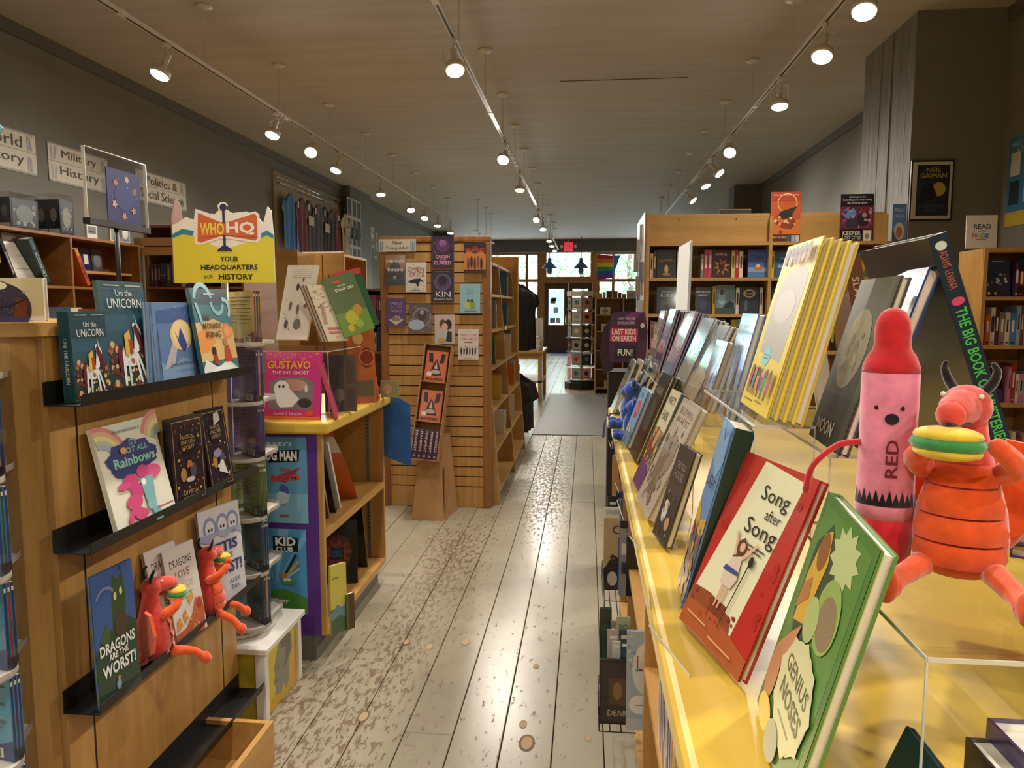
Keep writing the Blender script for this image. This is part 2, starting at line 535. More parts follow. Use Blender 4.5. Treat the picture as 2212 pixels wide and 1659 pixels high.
def book(label, O, R, V, N, w, h, t, col, items=None, spine='L', hard=True, spine_items=None, spine_col=None, mat='gloss', group=None, name='book', back_col=None, cat='book'):
    O, R, V, N = Vector(O), Vector(R).normalized(), Vector(V).normalized(), Vector(N).normalized()
    mb, pg = book_mesh(O, R, V, N, w, h, t, col, spine, hard, spine_col, back_col)
    base = O + R * (w / 2) - N * (t / 2)
    o = tag(mb.build(name, mat, None, base), label, cat, group)
    pb = MB().obox(*pg); pb.build('page_block', 'pages', o)
    if items:
        print_mesh('cover_print', o, O, R, V, N, w, h, items, mat)
    if spine_items:
        if spine == 'L':
            print_mesh('spine_print', o, O - N * t, N, V, -R, t, h, spine_items, mat)
        else:
            print_mesh('spine_print', o, O + R * w, -N, V, R, t, h, spine_items, mat)
    return o

def book3(label, bl, br, tl, z, t, col, items=None, drop=0.0, maxx=None, **k):
    """a leaning book: lower corners on the level z, upper left corner along its ray, sides square to the lower edge"""
    A, B = at_z(bl[0], bl[1], z), at_z(br[0], br[1], z)
    u = B - A; w = k.pop('w', None) or u.length
    d = ray(*tl); tt = (A - CAMP).dot(u) / d.dot(u)
    v = CAMP + d * tt - A
    h = k.pop('h', None) or v.length
    R, V = u.normalized(), v.normalized(); Nn = R.cross(V)
    ex = drop / V.z
    O = A - V * ex; h += ex
    if maxx is not None and O.x > maxx: O.x = maxx
    # keep the back lower edge out of the surface it stands on
    return book(label, O + Vector((0, 0, t * max(0.0, Nn.z))), R, V, Nn, w, h, t, col, items, **k), (A, R, V, Nn, w, h)

def spine_book(label, O, R, V, N, w, h, d, col, items=None, group=None, mat='gloss', hard=True, name='book'):
    """spine towards the viewer: O lower left of the spine, w its width, d the depth of the book"""
    O, R, V, N = Vector(O), Vector(R).normalized(), Vector(V).normalized(), Vector(N).normalized()
    c = 0.002 if hard else 0.0008; ins = 0.003 if hard else 0.0005
    w = max(w, 0.006)
    mb = MB()
    mb.obox(O - N * c, R * w, V * h, N * c, col)
    mb.obox(O - N * d, R * c, V * h, N * (d - c), col)
    mb.obox(O - N * d + R * (w - c), R * c, V * h, N * (d - c), col)
    o = tag(mb.build(name, mat, None, O + R * (w / 2) - N * (d / 2)), label, 'book', group)
    MB().obox(O - N * (d - ins) + R * c * 1.01 + V * ins, R * (w - 2.02 * c), V * (h - 2 * ins), N * (d - ins - c)).build('page_block', 'pages', o)
    if items:
        print_mesh('spine_print', o, O, R, V, N, w, h, items, mat)
    return o

PAL = [('red', '#a4302b'), ('navy', '#232f52'), ('black', '#1d1b1c'), ('cream', '#d8cdb4'), ('teal', '#2a6f72'), ('purple', '#4d3263'), ('orange', '#c56a2a'),
       ('white', '#d9d6d0'), ('grey', '#7d7d7b'), ('green', '#3f6a41'), ('pale blue', '#8fb2cc'), ('yellow', '#d6b03c'), ('maroon', '#5c2029'), ('pink', '#c77f92'), ('brown', '#6b4a31'), ('sky blue', '#4b86b8')]
ORD = 'first second third fourth fifth sixth seventh eighth ninth tenth eleventh twelfth thirteenth fourteenth fifteenth sixteenth seventeenth eighteenth nineteenth twentieth'.split()
def ordinal(i):
    return ORD[i] if i < len(ORD) else '%dth' % (i + 1)

def rand_cover(rg, title, c0, light=True):
    tc = '#f0ead8' if light else '#26211f'
    it = [('r', 0.0, 0.0, 1.0, 1.0, c0)]
    k = rg.randrange(4)
    cs = [rg.choice(PAL)[1] for _ in range(4)]
    if k == 0:
        it += [('e', 0.5, 0.38, 0.3, 0.22, cs[0]), ('e', 0.5, 0.42, 0.16, 0.14, cs[1]), ('r', 0.1, 0.06, 0.9, 0.12, cs[2])]
    elif k == 1:
        it += [('p', [(0, 0), (1, 0), (1, 0.3), (0.6, 0.42), (0.3, 0.3), (0, 0.36)], cs[0]), ('e', 0.62, 0.55, 0.16, 0.11, cs[1]), ('p', [(0.3, 0.12), (0.55, 0.12), (0.48, 0.45), (0.36, 0.48)], cs[2])]
    elif k == 2:
        it += [('dots', 26, 0.08, 0.06, 0.92, 0.6, cs, 0.07, rg.randrange(999))]
    else:
        it += [('p', star(0.5, 0.36, 0.34, 0.15, 7, 0.3, 0.7), cs[0]), ('e', 0.5, 0.36, 0.12, 0.09, cs[1])]
    if title:
        ln = title.split('|')
        for i, s_ in enumerate(ln):
            it.append(('t', s_, 0.5, 0.88 - i * 0.13, 0.085, tc, {'w': 0.8, 'bold': 0.02}))
    it.append(('r', 0.25, 0.93, 0.75, 0.945, tc))
    return it

def shelf_row(desc, O, R, N, length, hmax, seed, group, faces=(), dens=1.0, depth=0.15, lean_end=True):
    """a row of books along R from O on a shelf; faces: {index: title} shown cover-out"""
    O, R, N = Vector(O), Vector(R).normalized(), Vector(N).normalized()
    Z = Vector((0, 0, 1)); rg = random.Random(seed)
    x = 0.01; i = 0; faces = dict(faces); last = None
    while x < length * dens - 0.03 and i < 40:
        nm, c = rg.choice(PAL)
        while nm == last: nm, c = rg.choice(PAL)
        last = nm
        if i in faces:
            w = rg.uniform(0.125, 0.15); h = min(hmax - 0.02, rg.uniform(0.2, 0.225))
            if x + w > length - 0.01: break
            ti = faces[i]
            if isinstance(ti, tuple): ti, nm, c = ti
            V = (Z * math.cos(0.16) - N * math.sin(0.16)); Nn = (N * math.cos(0.16) + Z * math.sin(0.16))
            dark = sum(lin(c)) < 0.9
            book('%s cover-out book, %s along %s' % (nm, ordinal(i), desc), O + R * x + N * -0.01 + Z * 0.006, R, V, Nn, w, h, 0.022, c,
                 rand_cover(rg, ti, c, dark), group=group)
            x += w + rg.uniform(0.008, 0.02)
        else:
            w = rg.uniform(0.014, 0.036); h = min(hmax - 0.015, rg.uniform(0.16, 0.235))
            if x + w > length - 0.005: break
            c2 = rg.choice(PAL)[1]
            bits = [('r', 0.12, 0.3 + 0.1 * rg.random(), 0.88, 0.75, c2)] if rg.random() < 0.35 else []
            bits += [('r', 0.32, 0.4, 0.68, 0.78, '#e8dfc8' if sum(lin(c)) < 0.9 else '#3a2d24'), ('r', 0.2, 0.06, 0.8, 0.1, c2)]
            bk = spine_book('%s book spine, %s along %s' % (nm, ordinal(i), desc), O + R * x, R, Z, N, w, h, depth, c, bits, group=group)
            x += w + 0.0015
        i += 1
    return i

# ================================================================ the room
LX, RX, FY, BY, CH = -4.35, 3.02, 24.0, -2.2, 3.6
def struct(mb, name, mat, parent=None, **k):
    o = mb.build(name, mat, parent, **k)
    if parent is None: o['kind'] = 'structure'
    return o
floor = struct(MB().box(LX - 0.2, BY - 0.2, -0.12, RX + 0.2, FY + 0.2, -0.022), 'floor', plain('dark_subfloor', '#2b251f', 0.9))
tag(floor, 'worn grey-painted wide plank floor running down the aisle', 'floor')
rg = random.Random(5)
plank_me = {}
def plank(x0, y0, y1, w=0.17):
    key = round(y1 - y0, 1)
    L_ = key
    if (key, w) not in plank_me:
        mb = MB(); g = 0.0016; b = 0.0022
        vs = []
        for zz, e in ((-0.022, 0), (-b, 0), (0, b)):
            vs += [(g + e, g + e, zz), (w - g - e, g + e, zz), (w - g - e, L_ - g - e, zz), (g + e, L_ - g - e, zz)]
        fs = [(8, 9, 10, 11)] + [(4 * k + i, 4 * k + (i + 1) % 4, 4 * k + 4 + (i + 1) % 4, 4 * k + 4 + i) for k in (0, 1) for i in range(4)]
        mb.add(vs, fs)
        o = mb.build('plank', 'floor', floor, loc=(0, 0, 0))
        plank_me[(key, w)] = o.data
        o.location = (x0, y0, rg.uniform(-0.0008, 0.0006))
    else:
        o = bpy.data.objects.new('plank', plank_me[(key, w)]); COL.objects.link(o); o.parent = floor
        o.location = (x0, y0, rg.uniform(-0.0008, 0.0006))
    return L_
for k in range(-21, 24):
    x0 = -0.95 + 0.17 * k
    if x0 < LX - 0.19 or x0 > RX + 0.02: continue
    near = -2.4 < x0 < 0.3
    y = BY + rg.uniform(-1.2, 0)
    cuts = [2.36] if k == 2 else []
    while y < FY:
        ln = rg.choice([3.2, 3.8, 4.4, 5.0] if near else [6.4, 7.6])
        if cuts and y < cuts[0] < y + ln: ln = round(cuts[0] - y, 1); cuts = []
        ln = min(ln, round(FY + 0.1 - y, 1))
        if ln < 0.3: break
        y += plank(x0, y, y + ln)
# plugged knots in the boards
for i, (px, py, r) in enumerate([(878, 1387, .03), (928, 1397, .034), (1006, 1387, .036), (785, 1548, .04), (1158, 1440, .022), (1130, 1565, .026), (1138, 1605, .05), (930, 1160, .03), (980, 1190, .02), (968, 1276, .018), (1270, 1595, .02)]):
    p = at_z(px, py, 0.0)
    mb = MB(); pts = ell(0, 0, r * 0.55, r * 1.0, 14)
    mb.add([(p.x + a, p.y + b, 0.0009) for a, b in pts], [tuple(range(14))], '#8f7a5e' if i % 3 else '#6d5a44')
    pts2 = ell(0, 0, r * 0.38, r * 0.75, 14)
    mb.add([(p.x + a, p.y + b, 0.0012) for a, b in pts2], [tuple(range(14))], '#a98f6c')
    mb.build('knot', 'matte', floor)
ceiling = struct(MB().box(LX - 0.2, BY - 0.2, CH, RX + 0.2, FY + 0.2, CH + 0.15), 'ceiling', 'ceiling')
tag(ceiling, 'old tan painted ceiling with faint cross streaks above the shop', 'ceiling')
hA, hB = at_z(1208, 175, CH), at_z(1482, 177, CH)
MB().box(hA.x, hA.y, CH - 0.004, hB.x, hA.y + 0.012, CH + 0.02).build('hatch_seam', plain('dark_seam', '#57503f', 0.9), ceiling)
MB().box(hA.x, hA.y - 1.0, CH - 0.002, hA.x + 0.01, hA.y, CH + 0.02).build('hatch_seam', 'ceiling', ceiling)
wl = struct(MB().box(LX - 0.2, BY, 0, LX, FY, CH), 'wall_left', 'wall'); tag(wl, 'long dark grey wall behind the history shelves', 'wall')
wr = struct(MB().box(RX, BY, 0, RX + 0.2, FY, CH), 'wall_right', 'wall'); tag(wr, 'dark grey wall beyond the corner bookcase and plaster pillar', 'wall')
wb = struct(MB().box(LX, BY - 0.2, 0, RX, BY, CH), 'wall_back', 'wall'); tag(wb, 'dark grey wall closing the shop behind the viewer', 'wall')
t1 = struct(MB().box(LX, BY, CH - 0.10, LX + 0.03, FY, CH), 'trim_1', 'trim'); tag(t1, 'flat dark moulding where the long grey wall meets the ceiling', 'trim')
t2 = struct(MB().box(RX - 0.03, BY, CH - 0.10, RX, FY, CH), 'trim_2', 'trim'); tag(t2, 'flat dark moulding along the ceiling beyond the plaster pillar', 'trim')
pil = struct(MB().box(2.385, 5.9, 0, RX, 6.93, CH), 'pillar', 'wall'); tag(pil, 'square grey pillar with board-marked side carrying a framed poster', 'pillar')
rg = random.Random(3)
y = 5.905
while y < 6.9:                                     # board marks on the aisle side of the pillar
    w = min(rg.uniform(0.10, 0.2), 6.925 - y)
    d = rg.uniform(0.006, 0.016)
    MB().box(2.385 - d, y + 0.002, 0, 2.386, y + w - 0.002, CH - 0.001).build('board', 'pillar', pil)
    y += w
p2_ = at_x(738, 470, LX); p2b = at_x(783, 470, LX)
pil2 = struct(MB().box(LX, p2_.y, 0, LX + 0.16, p2b.y, CH), 'pilaster', 'trim'); tag(pil2, 'shallow dark grey pilaster with printed sheets pinned to it', 'pillar')
pil3 = struct(MB().box(LX, 21.0, 0, LX + 0.5, 21.5, CH), 'pilaster', 'trim'); tag(pil3, 'dark grey pilaster near the shop windows', 'pillar')
pil4 = struct(MB().box(2.55, 13.6, 0, RX, 14.1, CH), 'pilaster', 'trim'); tag(pil4, 'dark grey pilaster rising behind the wooden bookcase with posters on top', 'pillar')
hd = struct(MB().box(LX, FY - 0.25, 3.2, RX, FY, CH), 'beam', 'trim'); tag(hd, 'dark grey beam over the shop windows and door', 'beam')

# ---------------- shop front
def fz(py): return CAM_H + (VPY - py) / FPX * FY
def fx(px): return (px - VPX) / FPX * FY
def post(x0, x1, z0, z1, parent, name='frame', mat='framewood', y0=FY - 0.08, y1=FY + 0.06):
    return MB().box(x0, y0, z0, x1, y1, z1).build(name, mat, parent)
DL, DR = -1.36, 0.16
def window(n, x0, x1, z0, z1, vx, vz, label):
    r = thing('window_%d' % n, label, 'window', (x0, FY, 0), kind='structure')
    t = 0.06
    post(x0, x0 + t, z0, z1, r); post(x1 - t, x1, z0, z1, r)
    post(x0 + t, x1 - t, z0, z0 + t, r); post(x0 + t, x1 - t, z1 - t, z1, r)
    xs = [x0 + t] + list(vx) + [x1 - t]; zs = [z0 + t] + list(vz) + [z1 - t]
    for v in vx: post(v - 0.045, v + 0.045, z0 + t, z1 - t, r, 'mullion')
    for i, v in enumerate(vz):
        for a, b in zip(xs, xs[1:]):
            a2 = a if a == xs[0] else a + 0.045; b2 = b if b == xs[-1] else b - 0.045
            post(a2, b2, v - 0.05, v + 0.05, r, 'transom_bar')
    for a, b in zip(xs, xs[1:]):
        for c, d in zip(zs, zs[1:]):
            MB().box(a + 0.01, FY - 0.015, c + 0.01, b - 0.01, FY - 0.007, d - 0.01).build('pane', 'pane', r)
    return r
window(1, LX, DL - 0.17, 0.75, 3.2, [-3.1, -1.93], [2.32], 'oak-framed shop window beside the door, behind the hanging shirts')
window(2, DL, DR, 2.38, 3.26, [], [], 'wide transom window above the double doors')
window(3, DR + 0.17, RX, 0.75, 3.2, [0.82, 1.75], [2.32], 'oak-framed shop window hung with the rainbow flag')
for i, (a, b) in enumerate([(LX, DL - 0.17), (DR + 0.17, RX)]):
    o = struct(MB().box(a, FY - 0.06, 0, b, FY + 0.06, 0.75), 'wall_window_base', 'framewood')
    tag(o, ['panelled wood base under the shop window by the hanging shirts', 'panelled wood base under the shop window with the flag'][i], 'wall')
for i, (a, b) in enumerate([(DL - 0.17, DL), (DR, DR + 0.17)]):
    o = struct(MB().box(a, FY - 0.14, 0, b, FY + 0.06, 3.3), 'trim_%d' % (i + 3), 'framewood')
    tag(o, ['broad oak door post on the hanging-shirt side', 'broad oak door post on the rainbow-flag side'][i], 'trim')
o = struct(MB().box(DL, FY - 0.14, 2.24, DR, FY + 0.06, 2.38), 'trim_5', 'framewood'); tag(o, 'oak rail between the double doors and the transom window', 'trim')
def door(n, x0, x1, knob_x, label):
    r = thing('door_%d' % n, label, 'door', (x0, FY, 0), kind='structure')
    y0, y1 = FY - 0.06, FY - 0.01
    s = 0.13
    for a, b in ((x0, x0 + s), (x1 - s, x1)): MB().box(a, y0, 0.002, b, y1, 2.239).build('stile', 'doorwood', r)
    for a, b in ((0.002, 0.28), (0.80, 0.90), (2.05, 2.239)): MB().box(x0 + s, y0, a, x1 - s, y1, b).build('rail', 'doorwood', r)
    MB().box(x0 + s, y0 + 0.015, 0.28, x1 - s, y1 - 0.01, 0.80).build('panel', 'doorwood', r)
    MB().box(x0 + s + 0.06, y0 + 0.006, 0.34, x1 - s - 0.06, y0 + 0.016, 0.74).build('raised_panel', 'doorwood', r)
    MB().box(x0 + s, y0 + 0.02, 0.90, x1 - s, y0 + 0.028, 2.05).build('pane', 'pane', r)
    MB().box(knob_x - 0.03, y0 - 0.012, 0.92, knob_x + 0.03, y0, 1.24).build('handle_plate', plain('brass', '#c9a14e', 0.3, 1.0), r)
    MB().tube([(knob_x, y0 - 0.012, 1.16), (knob_x, y0 - 0.06, 1.14), (knob_x, y0 - 0.06, 0.99), (knob_x, y0 - 0.012, 0.97)], 0.01).build('handle', 'chrome', r)
    rq = random.Random(n)                          # notices on the glass
    for k in range(5):
        a = rq.uniform(x0 + s + 0.02, x1 - s - 0.2); c = rq.uniform(0.95, 1.7)
        MB().box(a, y0 + 0.0192, c, a + rq.uniform(.1, .18), y0 + 0.0198, c + rq.uniform(.12, .2), ['#c08a5a', '#dfe4e6', '#8aa5b8', '#e8e0c8', '#5c6a8a'][k]).build('notice', 'matte', r)
door(1, DL + 0.001, (DL + DR) / 2 - 0.001, (DL + DR) / 2 - 0.07, 'dark wood glazed door leaf on the hanging-shirt side')
door(2, (DL + DR) / 2 + 0.001, DR - 0.001, (DL + DR) / 2 + 0.07, 'dark wood glazed door leaf half hidden by the card spinner')
# outside
gnd = struct(MB().box(-30, FY + 0.1, -0.3, 30, 60, -0.06), 'ground_outside', plain('pavement', '#8d8f90', 0.8)); tag(gnd, 'pale street pavement outside the shop windows', 'street')
bl = thing('street_building', 'pale two-storey building across the street', 'building', (0, 44, -0.06))
MB().box(-22, 44, -0.06, 22, 45, 6.4).build('wall', plain('pale_render', '#cfd2cf', 0.8), bl)
MB().box(-22.3, 43.6, 6.4, 22.3, 45.2, 6.9).build('cornice', plain('cornice_grey', '#9aa0a2', 0.8), bl)
for k in range(12):
    xx = -20 + k * 3.4
    for zz in (0.6, 3.6):
        f = MB().box(xx, 43.9, zz, xx + 1.8, 44.0, zz + 1.9).build('window', plain('shop_glass_blue', '#5a7590', 0.2), bl)
def tree(x, y, h, seed, label):
    t = thing('street_tree', label, 'tree', (x, y, -0.06), 'street trees outside')
    MB().tube([(x, y, -0.06), (x + .05, y, h * .35), (x - .1, y, h * .6), (x + .05, y, h * .85)], [.14, .12, .09, .04]).build('trunk', plain('bark_%d' % seed, '#4a4038', 0.9), t, smooth=True)
    rq = random.Random(seed); mb = MB()
    for k in range(900):
        a = rq.uniform(0, 6.28); rr = h * .42 * math.sqrt(rq.random()); zz = h * (.36 + .62 * rq.random()); c = Vector((x + rr * math.cos(a), y + rr * math.sin(a) * .8, zz))
        u = Vector((rq.uniform(-1, 1), rq.uniform(-1, 1), rq.uniform(-1, 1))).normalized() * .13
        v = u.cross(Vector((rq.uniform(-1, 1), rq.uniform(-1, 1), 1))).normalized() * .07
        mb.add([c - u, c + v, c + u, c - v], [(0, 1, 2, 3)], rq.choice(['#6aa05a', '#86b872', '#5a8f52']))
    fo = mb.build('foliage', 'matte', t); fo['kind'] = 'stuff'
tree(1.7, 29.5, 5.2, 1, 'leafy street tree beyond the rainbow-flag window')
tree(-3.6, 30.5, 5.4, 2, 'leafy street tree beyond the window by the shirts')
tree(-0.2, 34.0, 5.8, 3, 'leafy street tree seen through the transom window')

# ---------------- track lighting
TZ = 3.17
def track(x, y0, y1, rods, label, z=TZ):
    r = thing('lighting_track', label, 'track light', (x, y0, z), 'lighting tracks')
    mb = MB().box(x - 0.018, y0, z, x + 0.018, y1, z + 0.022)
    mb.build('rail', 'white', r)
    MB().box(x - 0.007, y0 + 0.01, z - 0.0015, x + 0.007, y1 - 0.01, z + 0.001).build('slot', 'black', r)
    yy = y0 + 1.2
    while yy < y1:
        MB().box(x - 0.021, yy, z - 0.003, x + 0.021, yy + 0.07, z + 0.024).build('coupler', 'white', r); yy += 2.44
    for yr in rods:
        if y0 < yr < y1:
            rd = MB().tube([(x, yr, z + 0.02), (x, yr, CH)], 0.005, 6).build('rod', 'white', r)
            MB().lathe([(0.012, -0.03), (0.03, -0.022), (0.058, -0.012), (0.06, 0)], (x, yr, CH), seg=16).build('ceiling_cap', 'white', rd, smooth=True)
    return r
RODS = [-0.6, 0.85, 2.3, 3.7, 5.1, 6.4, 7.7, 9.0, 10.3, 11.7, 13.1, 14.5, 16.0, 17.5, 19.0, 20.5]
track(-2.75, -1.8, 15.0, [q + 0.2 for q in RODS], 'white lighting track hanging above the history shelves')
track(-0.87, -1.8, 22.4, RODS, 'white lighting track hanging over the middle aisle')
track(1.42, -1.8, 16.5, [q + 0.5 for q in RODS], 'white lighting track hanging on the pillar side of the shop')
track(-2.2, 14.6, 17.6, [15.0, 16.2, 17.2], 'short white lighting track far off above the tall bookcase', 2.95)
lamp_me = {}
def lamp_parts(tilt):
    """meshes of one lamp head, hung from the origin, tilted towards -Y"""
    if tilt in lamp_me: return lamp_me[tilt]
    T = Matrix.Rotation(-tilt, 3, 'X')
    piv = Vector((0, 0, -0.10))
    def X(v): return piv + T @ Vector(v)
    P = []
    P.append(('adapter', 'white', MB().box(-0.014, -0.03, -0.028, 0.014, 0.03, -0.004)))
    P.append(('stem', 'white', MB().tube([(0, 0, -0.028), (0, 0, -0.06)], 0.007)))
    yk = MB().tube([X((-0.066, 0, -0.085)), X((-0.066, 0, 0.03)), X((-0.05, 0, 0.045)), X((0.05, 0, 0.045)), X((0.066, 0, 0.03)), X((0.066, 0, -0.085))], 0.0032, 6)
    P.append(('yoke', 'white', yk))
    ax = T @ Vector((0, 0, -1))
    P.append(('socket', 'white', MB().lathe([(0.02, -0.03), (0.021, -0.028), (0.021, 0.035), (0.014, 0.04)], X((0, 0, 0)), ax, 14)))
    P.append(('bulb_neck', 'white', MB().lathe([(0.014, 0.036), (0.015, 0.05), (0.028, 0.07), (0.05, 0.085)], X((0, 0, 0)), ax, 16)))
    P.append(('lamp_ring', 'white', MB().lathe([(0.05, 0.082), (0.062, 0.085), (0.064, 0.118), (0.06, 0.124)], X((0, 0, 0)), ax, 20)))
    P.append(('lamp_face', 'bulb', MB().lathe([(0.058, 0.118), (0.057, 0.132), (0.045, 0.139), (0.0, 0.142)], X((0, 0, 0)), ax, 20)))
    lamp_me[tilt] = ([(n, mb.build(n, m, None, loc=(0, 0, 0), smooth=(n not in ('adapter',)))) for n, m, mb in P], X((0, 0, -0.155)), ax)
    return lamp_me[tilt]
used_proto = set()
lamp_light = bpy.data.lights.new('lamp_beam', 'SPOT')
lamp_light.energy = LAMP_W; lamp_light.spot_size = math.radians(155); lamp_light.spot_blend = 1.0
lamp_light.shadow_soft_size = 0.055; lamp_light.color = (1.0, 0.915, 0.81)
def lamp(x, y, az, tilt, label, z=TZ):
    parts, lp, ax = lamp_parts(tilt)
    r = thing('track_lamp', label, 'lamp', (x, y, z), 'track lamps')
    r.rotation_euler.z = az
    for n, o in parts:
        if tilt not in used_proto: c = o
        else: c = o.copy(); COL.objects.link(c)
        c.parent = r
    used_proto.add(tilt)
    l = bpy.data.objects.new('lamp_beam', lamp_light); COL.objects.link(l); l.parent = r
    l.location = lp; l.rotation_euler = ax.to_track_quat('-Z', 'Y').to_euler()
D, F_, Q = 0.18, 0.75, 0.42
def heads(x, lst, where, z=TZ):
    for i, (px, py, az, tilt) in enumerate(lst):
        a = math.radians(az)
        off = Vector((math.sin(a), -math.cos(a))) * (0.14 * math.sin(tilt))
        p = at_x(px, py, x + off.x)
        lamp(x, p.y - off.y, a, tilt, 'white lamp, %s in line on the track %s' % (ordinal(i), where), z)
heads(-2.75, [(343, 180, -40, Q), (587, 298, -20, Q), (671, 336, 10, F_), (724, 370, -30, Q), (823, 427, 20, D), (888, 461, 20, Q), (917, 468, 0, Q), (945, 490, 0, D), (973, 500, 0, D)], 'above the history shelves')
heads(-0.87, [(882, 36, 20, Q), (984, 196, 20, Q), (1086, 357, -10, F_), (1123, 420, 0, D), (1158, 477, -20, F_), (1173, 497, 10, Q), (1186, 517, 0, D), (1192, 530, 0, D), (1198, 540, 0, D)], 'over the middle aisle')
heads(1.42, [(1775, 120, -30, Q), (1685, 222, 0, D), (1576, 328, -20, F_), (1557, 353, 60, F_), (1526, 386, 50, Q), (1499, 428, 70, F_)], 'on the pillar side')
lamp(-2.75, 2.4, 0.6, Q, 'added white lamp on the history-shelf track, out of view overhead')  # out-of-view lamps, added to light the near foreground
lamp(-2.75, 0.2, 0.8, Q, 'added white lamp on the history-shelf track, out of view behind')
lamp(-0.87, 2.2, 0.3, Q, 'added white lamp on the middle track, out of view overhead')
lamp(-0.87, 0.3, -0.4, Q, 'added white lamp on the middle track, out of view behind')
p = at_x(1888, 8, 1.42 + 0.02); lamp(1.42, p.y + 0.05, -0.5, Q, 'white lamp cut by the upper edge, nearest on the pillar-side track')
lamp(1.42, 1.6, -0.5, Q, 'added white lamp on the pillar-side track, out of view overhead')  # more unseen lamps added for foreground light on this side
lamp(1.42, 0.0, -0.5, Q, 'added white lamp on the pillar-side track, out of view behind')
for x_, w_ in ((-2.75, 'history-shelf'), (-0.87, 'middle'), (1.42, 'pillar-side')):  # unseen lamps added behind the camera to brighten fronts facing it
    lamp(x_, -1.3, math.pi + (0.3 if x_ < 0 else -0.3) * (0 if x_ == -0.87 else 1), Q, 'added unseen lamp aimed forward from the rear of the %s track' % w_)
lamp(-2.2, 15.2, 0, D, 'first small white lamp on the short far track', 2.95); lamp(-2.2, 16.6, 0, D, 'second small white lamp on the short far track', 2.95)
# ================================================================ left side: history wall
Xp, Yp, Zp = Vector((1, 0, 0)), Vector((0, 1, 0)), Vector((0, 0, 1))
def wall_sign(label, lines, y0, y1, z0, z1):
    O = Vector((LX + 0.006, y0, z0)); w, h = y1 - y0, z1 - z0
    o = tag(MB().box(LX + 0.001, y0, z0, LX + 0.006, y1, z1, '#ded8c8').build('wall_sign', 'matte', None, O), label, 'sign', 'section signs on the history wall')
    it = [('r', 0, .96, 1, 1, '#a9a7a2'), ('r', 0, .53, 1, .55, '#a9a7a2'), ('r', 0, 0, 1, .05, '#a9a7a2')]
    for x, dx, s in ((.04, .035, 0), (.085, .035, .02), (.88, .035, 0), (.925, .03, -.02)):
        for yb in (.08, .58):
            it.append(('p', [(x, yb), (x + dx * .8, yb), (x + dx * .8 + s, yb + .32), (x + s, yb + .34)], '#b3b4bf'))
    it += [('t', lines[0], .5, .74, .27, '#4a443c', {'w': .62}), ('t', lines[1], .5, .3, .3, '#4a443c', {'w': .66 if len(lines[1]) < 9 else .86})]
    print_mesh('lettering', o, O, Yp, Zp, Xp, w, h, it, 'matte')
    for yy in (y0 + .03, y1 - .03):
        MB().lathe([(0.006, 0), (0.006, .004)], (LX + .006, yy, z1 - .02), (1, 0, 0), 8).build('tack', 'chrome', o)
wall_sign('white section sign reading World History on the grey wall', ('World', 'History'), 4.84, 5.60, 2.485, 2.80)
wall_sign('white section sign reading Military History', ('Military', 'History'), 5.735, 6.485, 2.478, 2.79)
wall_sign('white section sign reading Politics and Social Science', ('Politics &', 'Social Science'), 6.91, 7.81, 2.49, 2.79)

def case_open_x(name, label, xb, xf, y0, y1, z1, shelves, mat='browncase', divs=(), t=0.022, sgn=1, back=True):
    """bookcase whose open side is at xf, back at xb, running along Y"""
    r = thing(name, label, 'bookcase', ((xb + xf) / 2, (y0 + y1) / 2, 0))
    a, b = min(xb, xf), max(xb, xf)
    MB().box(a, y0, 0, b, y0 + t, z1 - t).build('side_panel', mat, r)
    MB().box(a, y1 - t, 0, b, y1, z1 - t).build('side_panel', mat, r)
    MB().box(a, y0, z1 - t, b, y1, z1).build('top_panel', mat, r)
    if back: MB().box(xb, y0 + t, 0, xb + (0.008 if xf > xb else -0.008), y1 - t, z1 - t).build('back_panel', mat, r)
    e = 0.0085 if xf > xb else -0.0085
    ys = [y0] + list(divs) + [y1]
    for zz in shelves:
        for q0, q1 in zip(ys, ys[1:]):
            MB().box(min(xb + e, xf), q0 + t + .0005, zz - t, max(xb + e, xf), q1 - .0005 - (t if q1 == y1 else 0), zz).build('shelf', mat, r)
    for d in divs: MB().box(min(xb + e, xf), d, 0, max(xb + e, xf), d + t, z1 - t).build('divider', mat, r)
    return r
def case_open_y(name, label, x0, x1, yf, yb, z1, shelves, mat='ply', divs=(), t=0.022, z0=0.0, top_y=None):
    r = thing(name, label, 'bookcase', ((x0 + x1) / 2, (yf + yb) / 2, z0))
    MB().box(x0, yf, z0, x0 + t, yb, z1 - t).build('side_panel', mat, r)
    MB().box(x1 - t, yf, z0, x1, yb, z1 - t).build('side_panel', mat, r)
    MB().box(x0, yf if top_y is None else top_y, z1 - t, x1, yb, z1).build('top_panel', mat, r)
    MB().box(x0 + t, yb - .008, z0, x1 - t, yb, z1 - t).build('back_panel', mat, r)
    xs = [x0] + list(divs) + [x1]
    for zz in shelves:
        for q0, q1 in zip(xs, xs[1:]):
            MB().box(q0 + t + .0005, yf, zz - t, q1 - .0005 - (t if q1 == x1 else 0), yb - .0085, zz).build('shelf', mat, r)
    for d in divs: MB().box(d, yf, z0, d + t, yb - .0085, z1 - t).build('divider', mat, r)
    return r
case_open_x('bookcase', 'brown wall bookcase under the history signs', LX + 0.005, -4.05, 3.9, 6.45, 2.02, [0.12, 0.5, 0.88, 1.25, 1.62], divs=[4.7, 5.53], mat='browncase')
G = 'books in the history wall bookcase'
HB = 'the top shelf of the history wall bookcase'
zt = 1.62
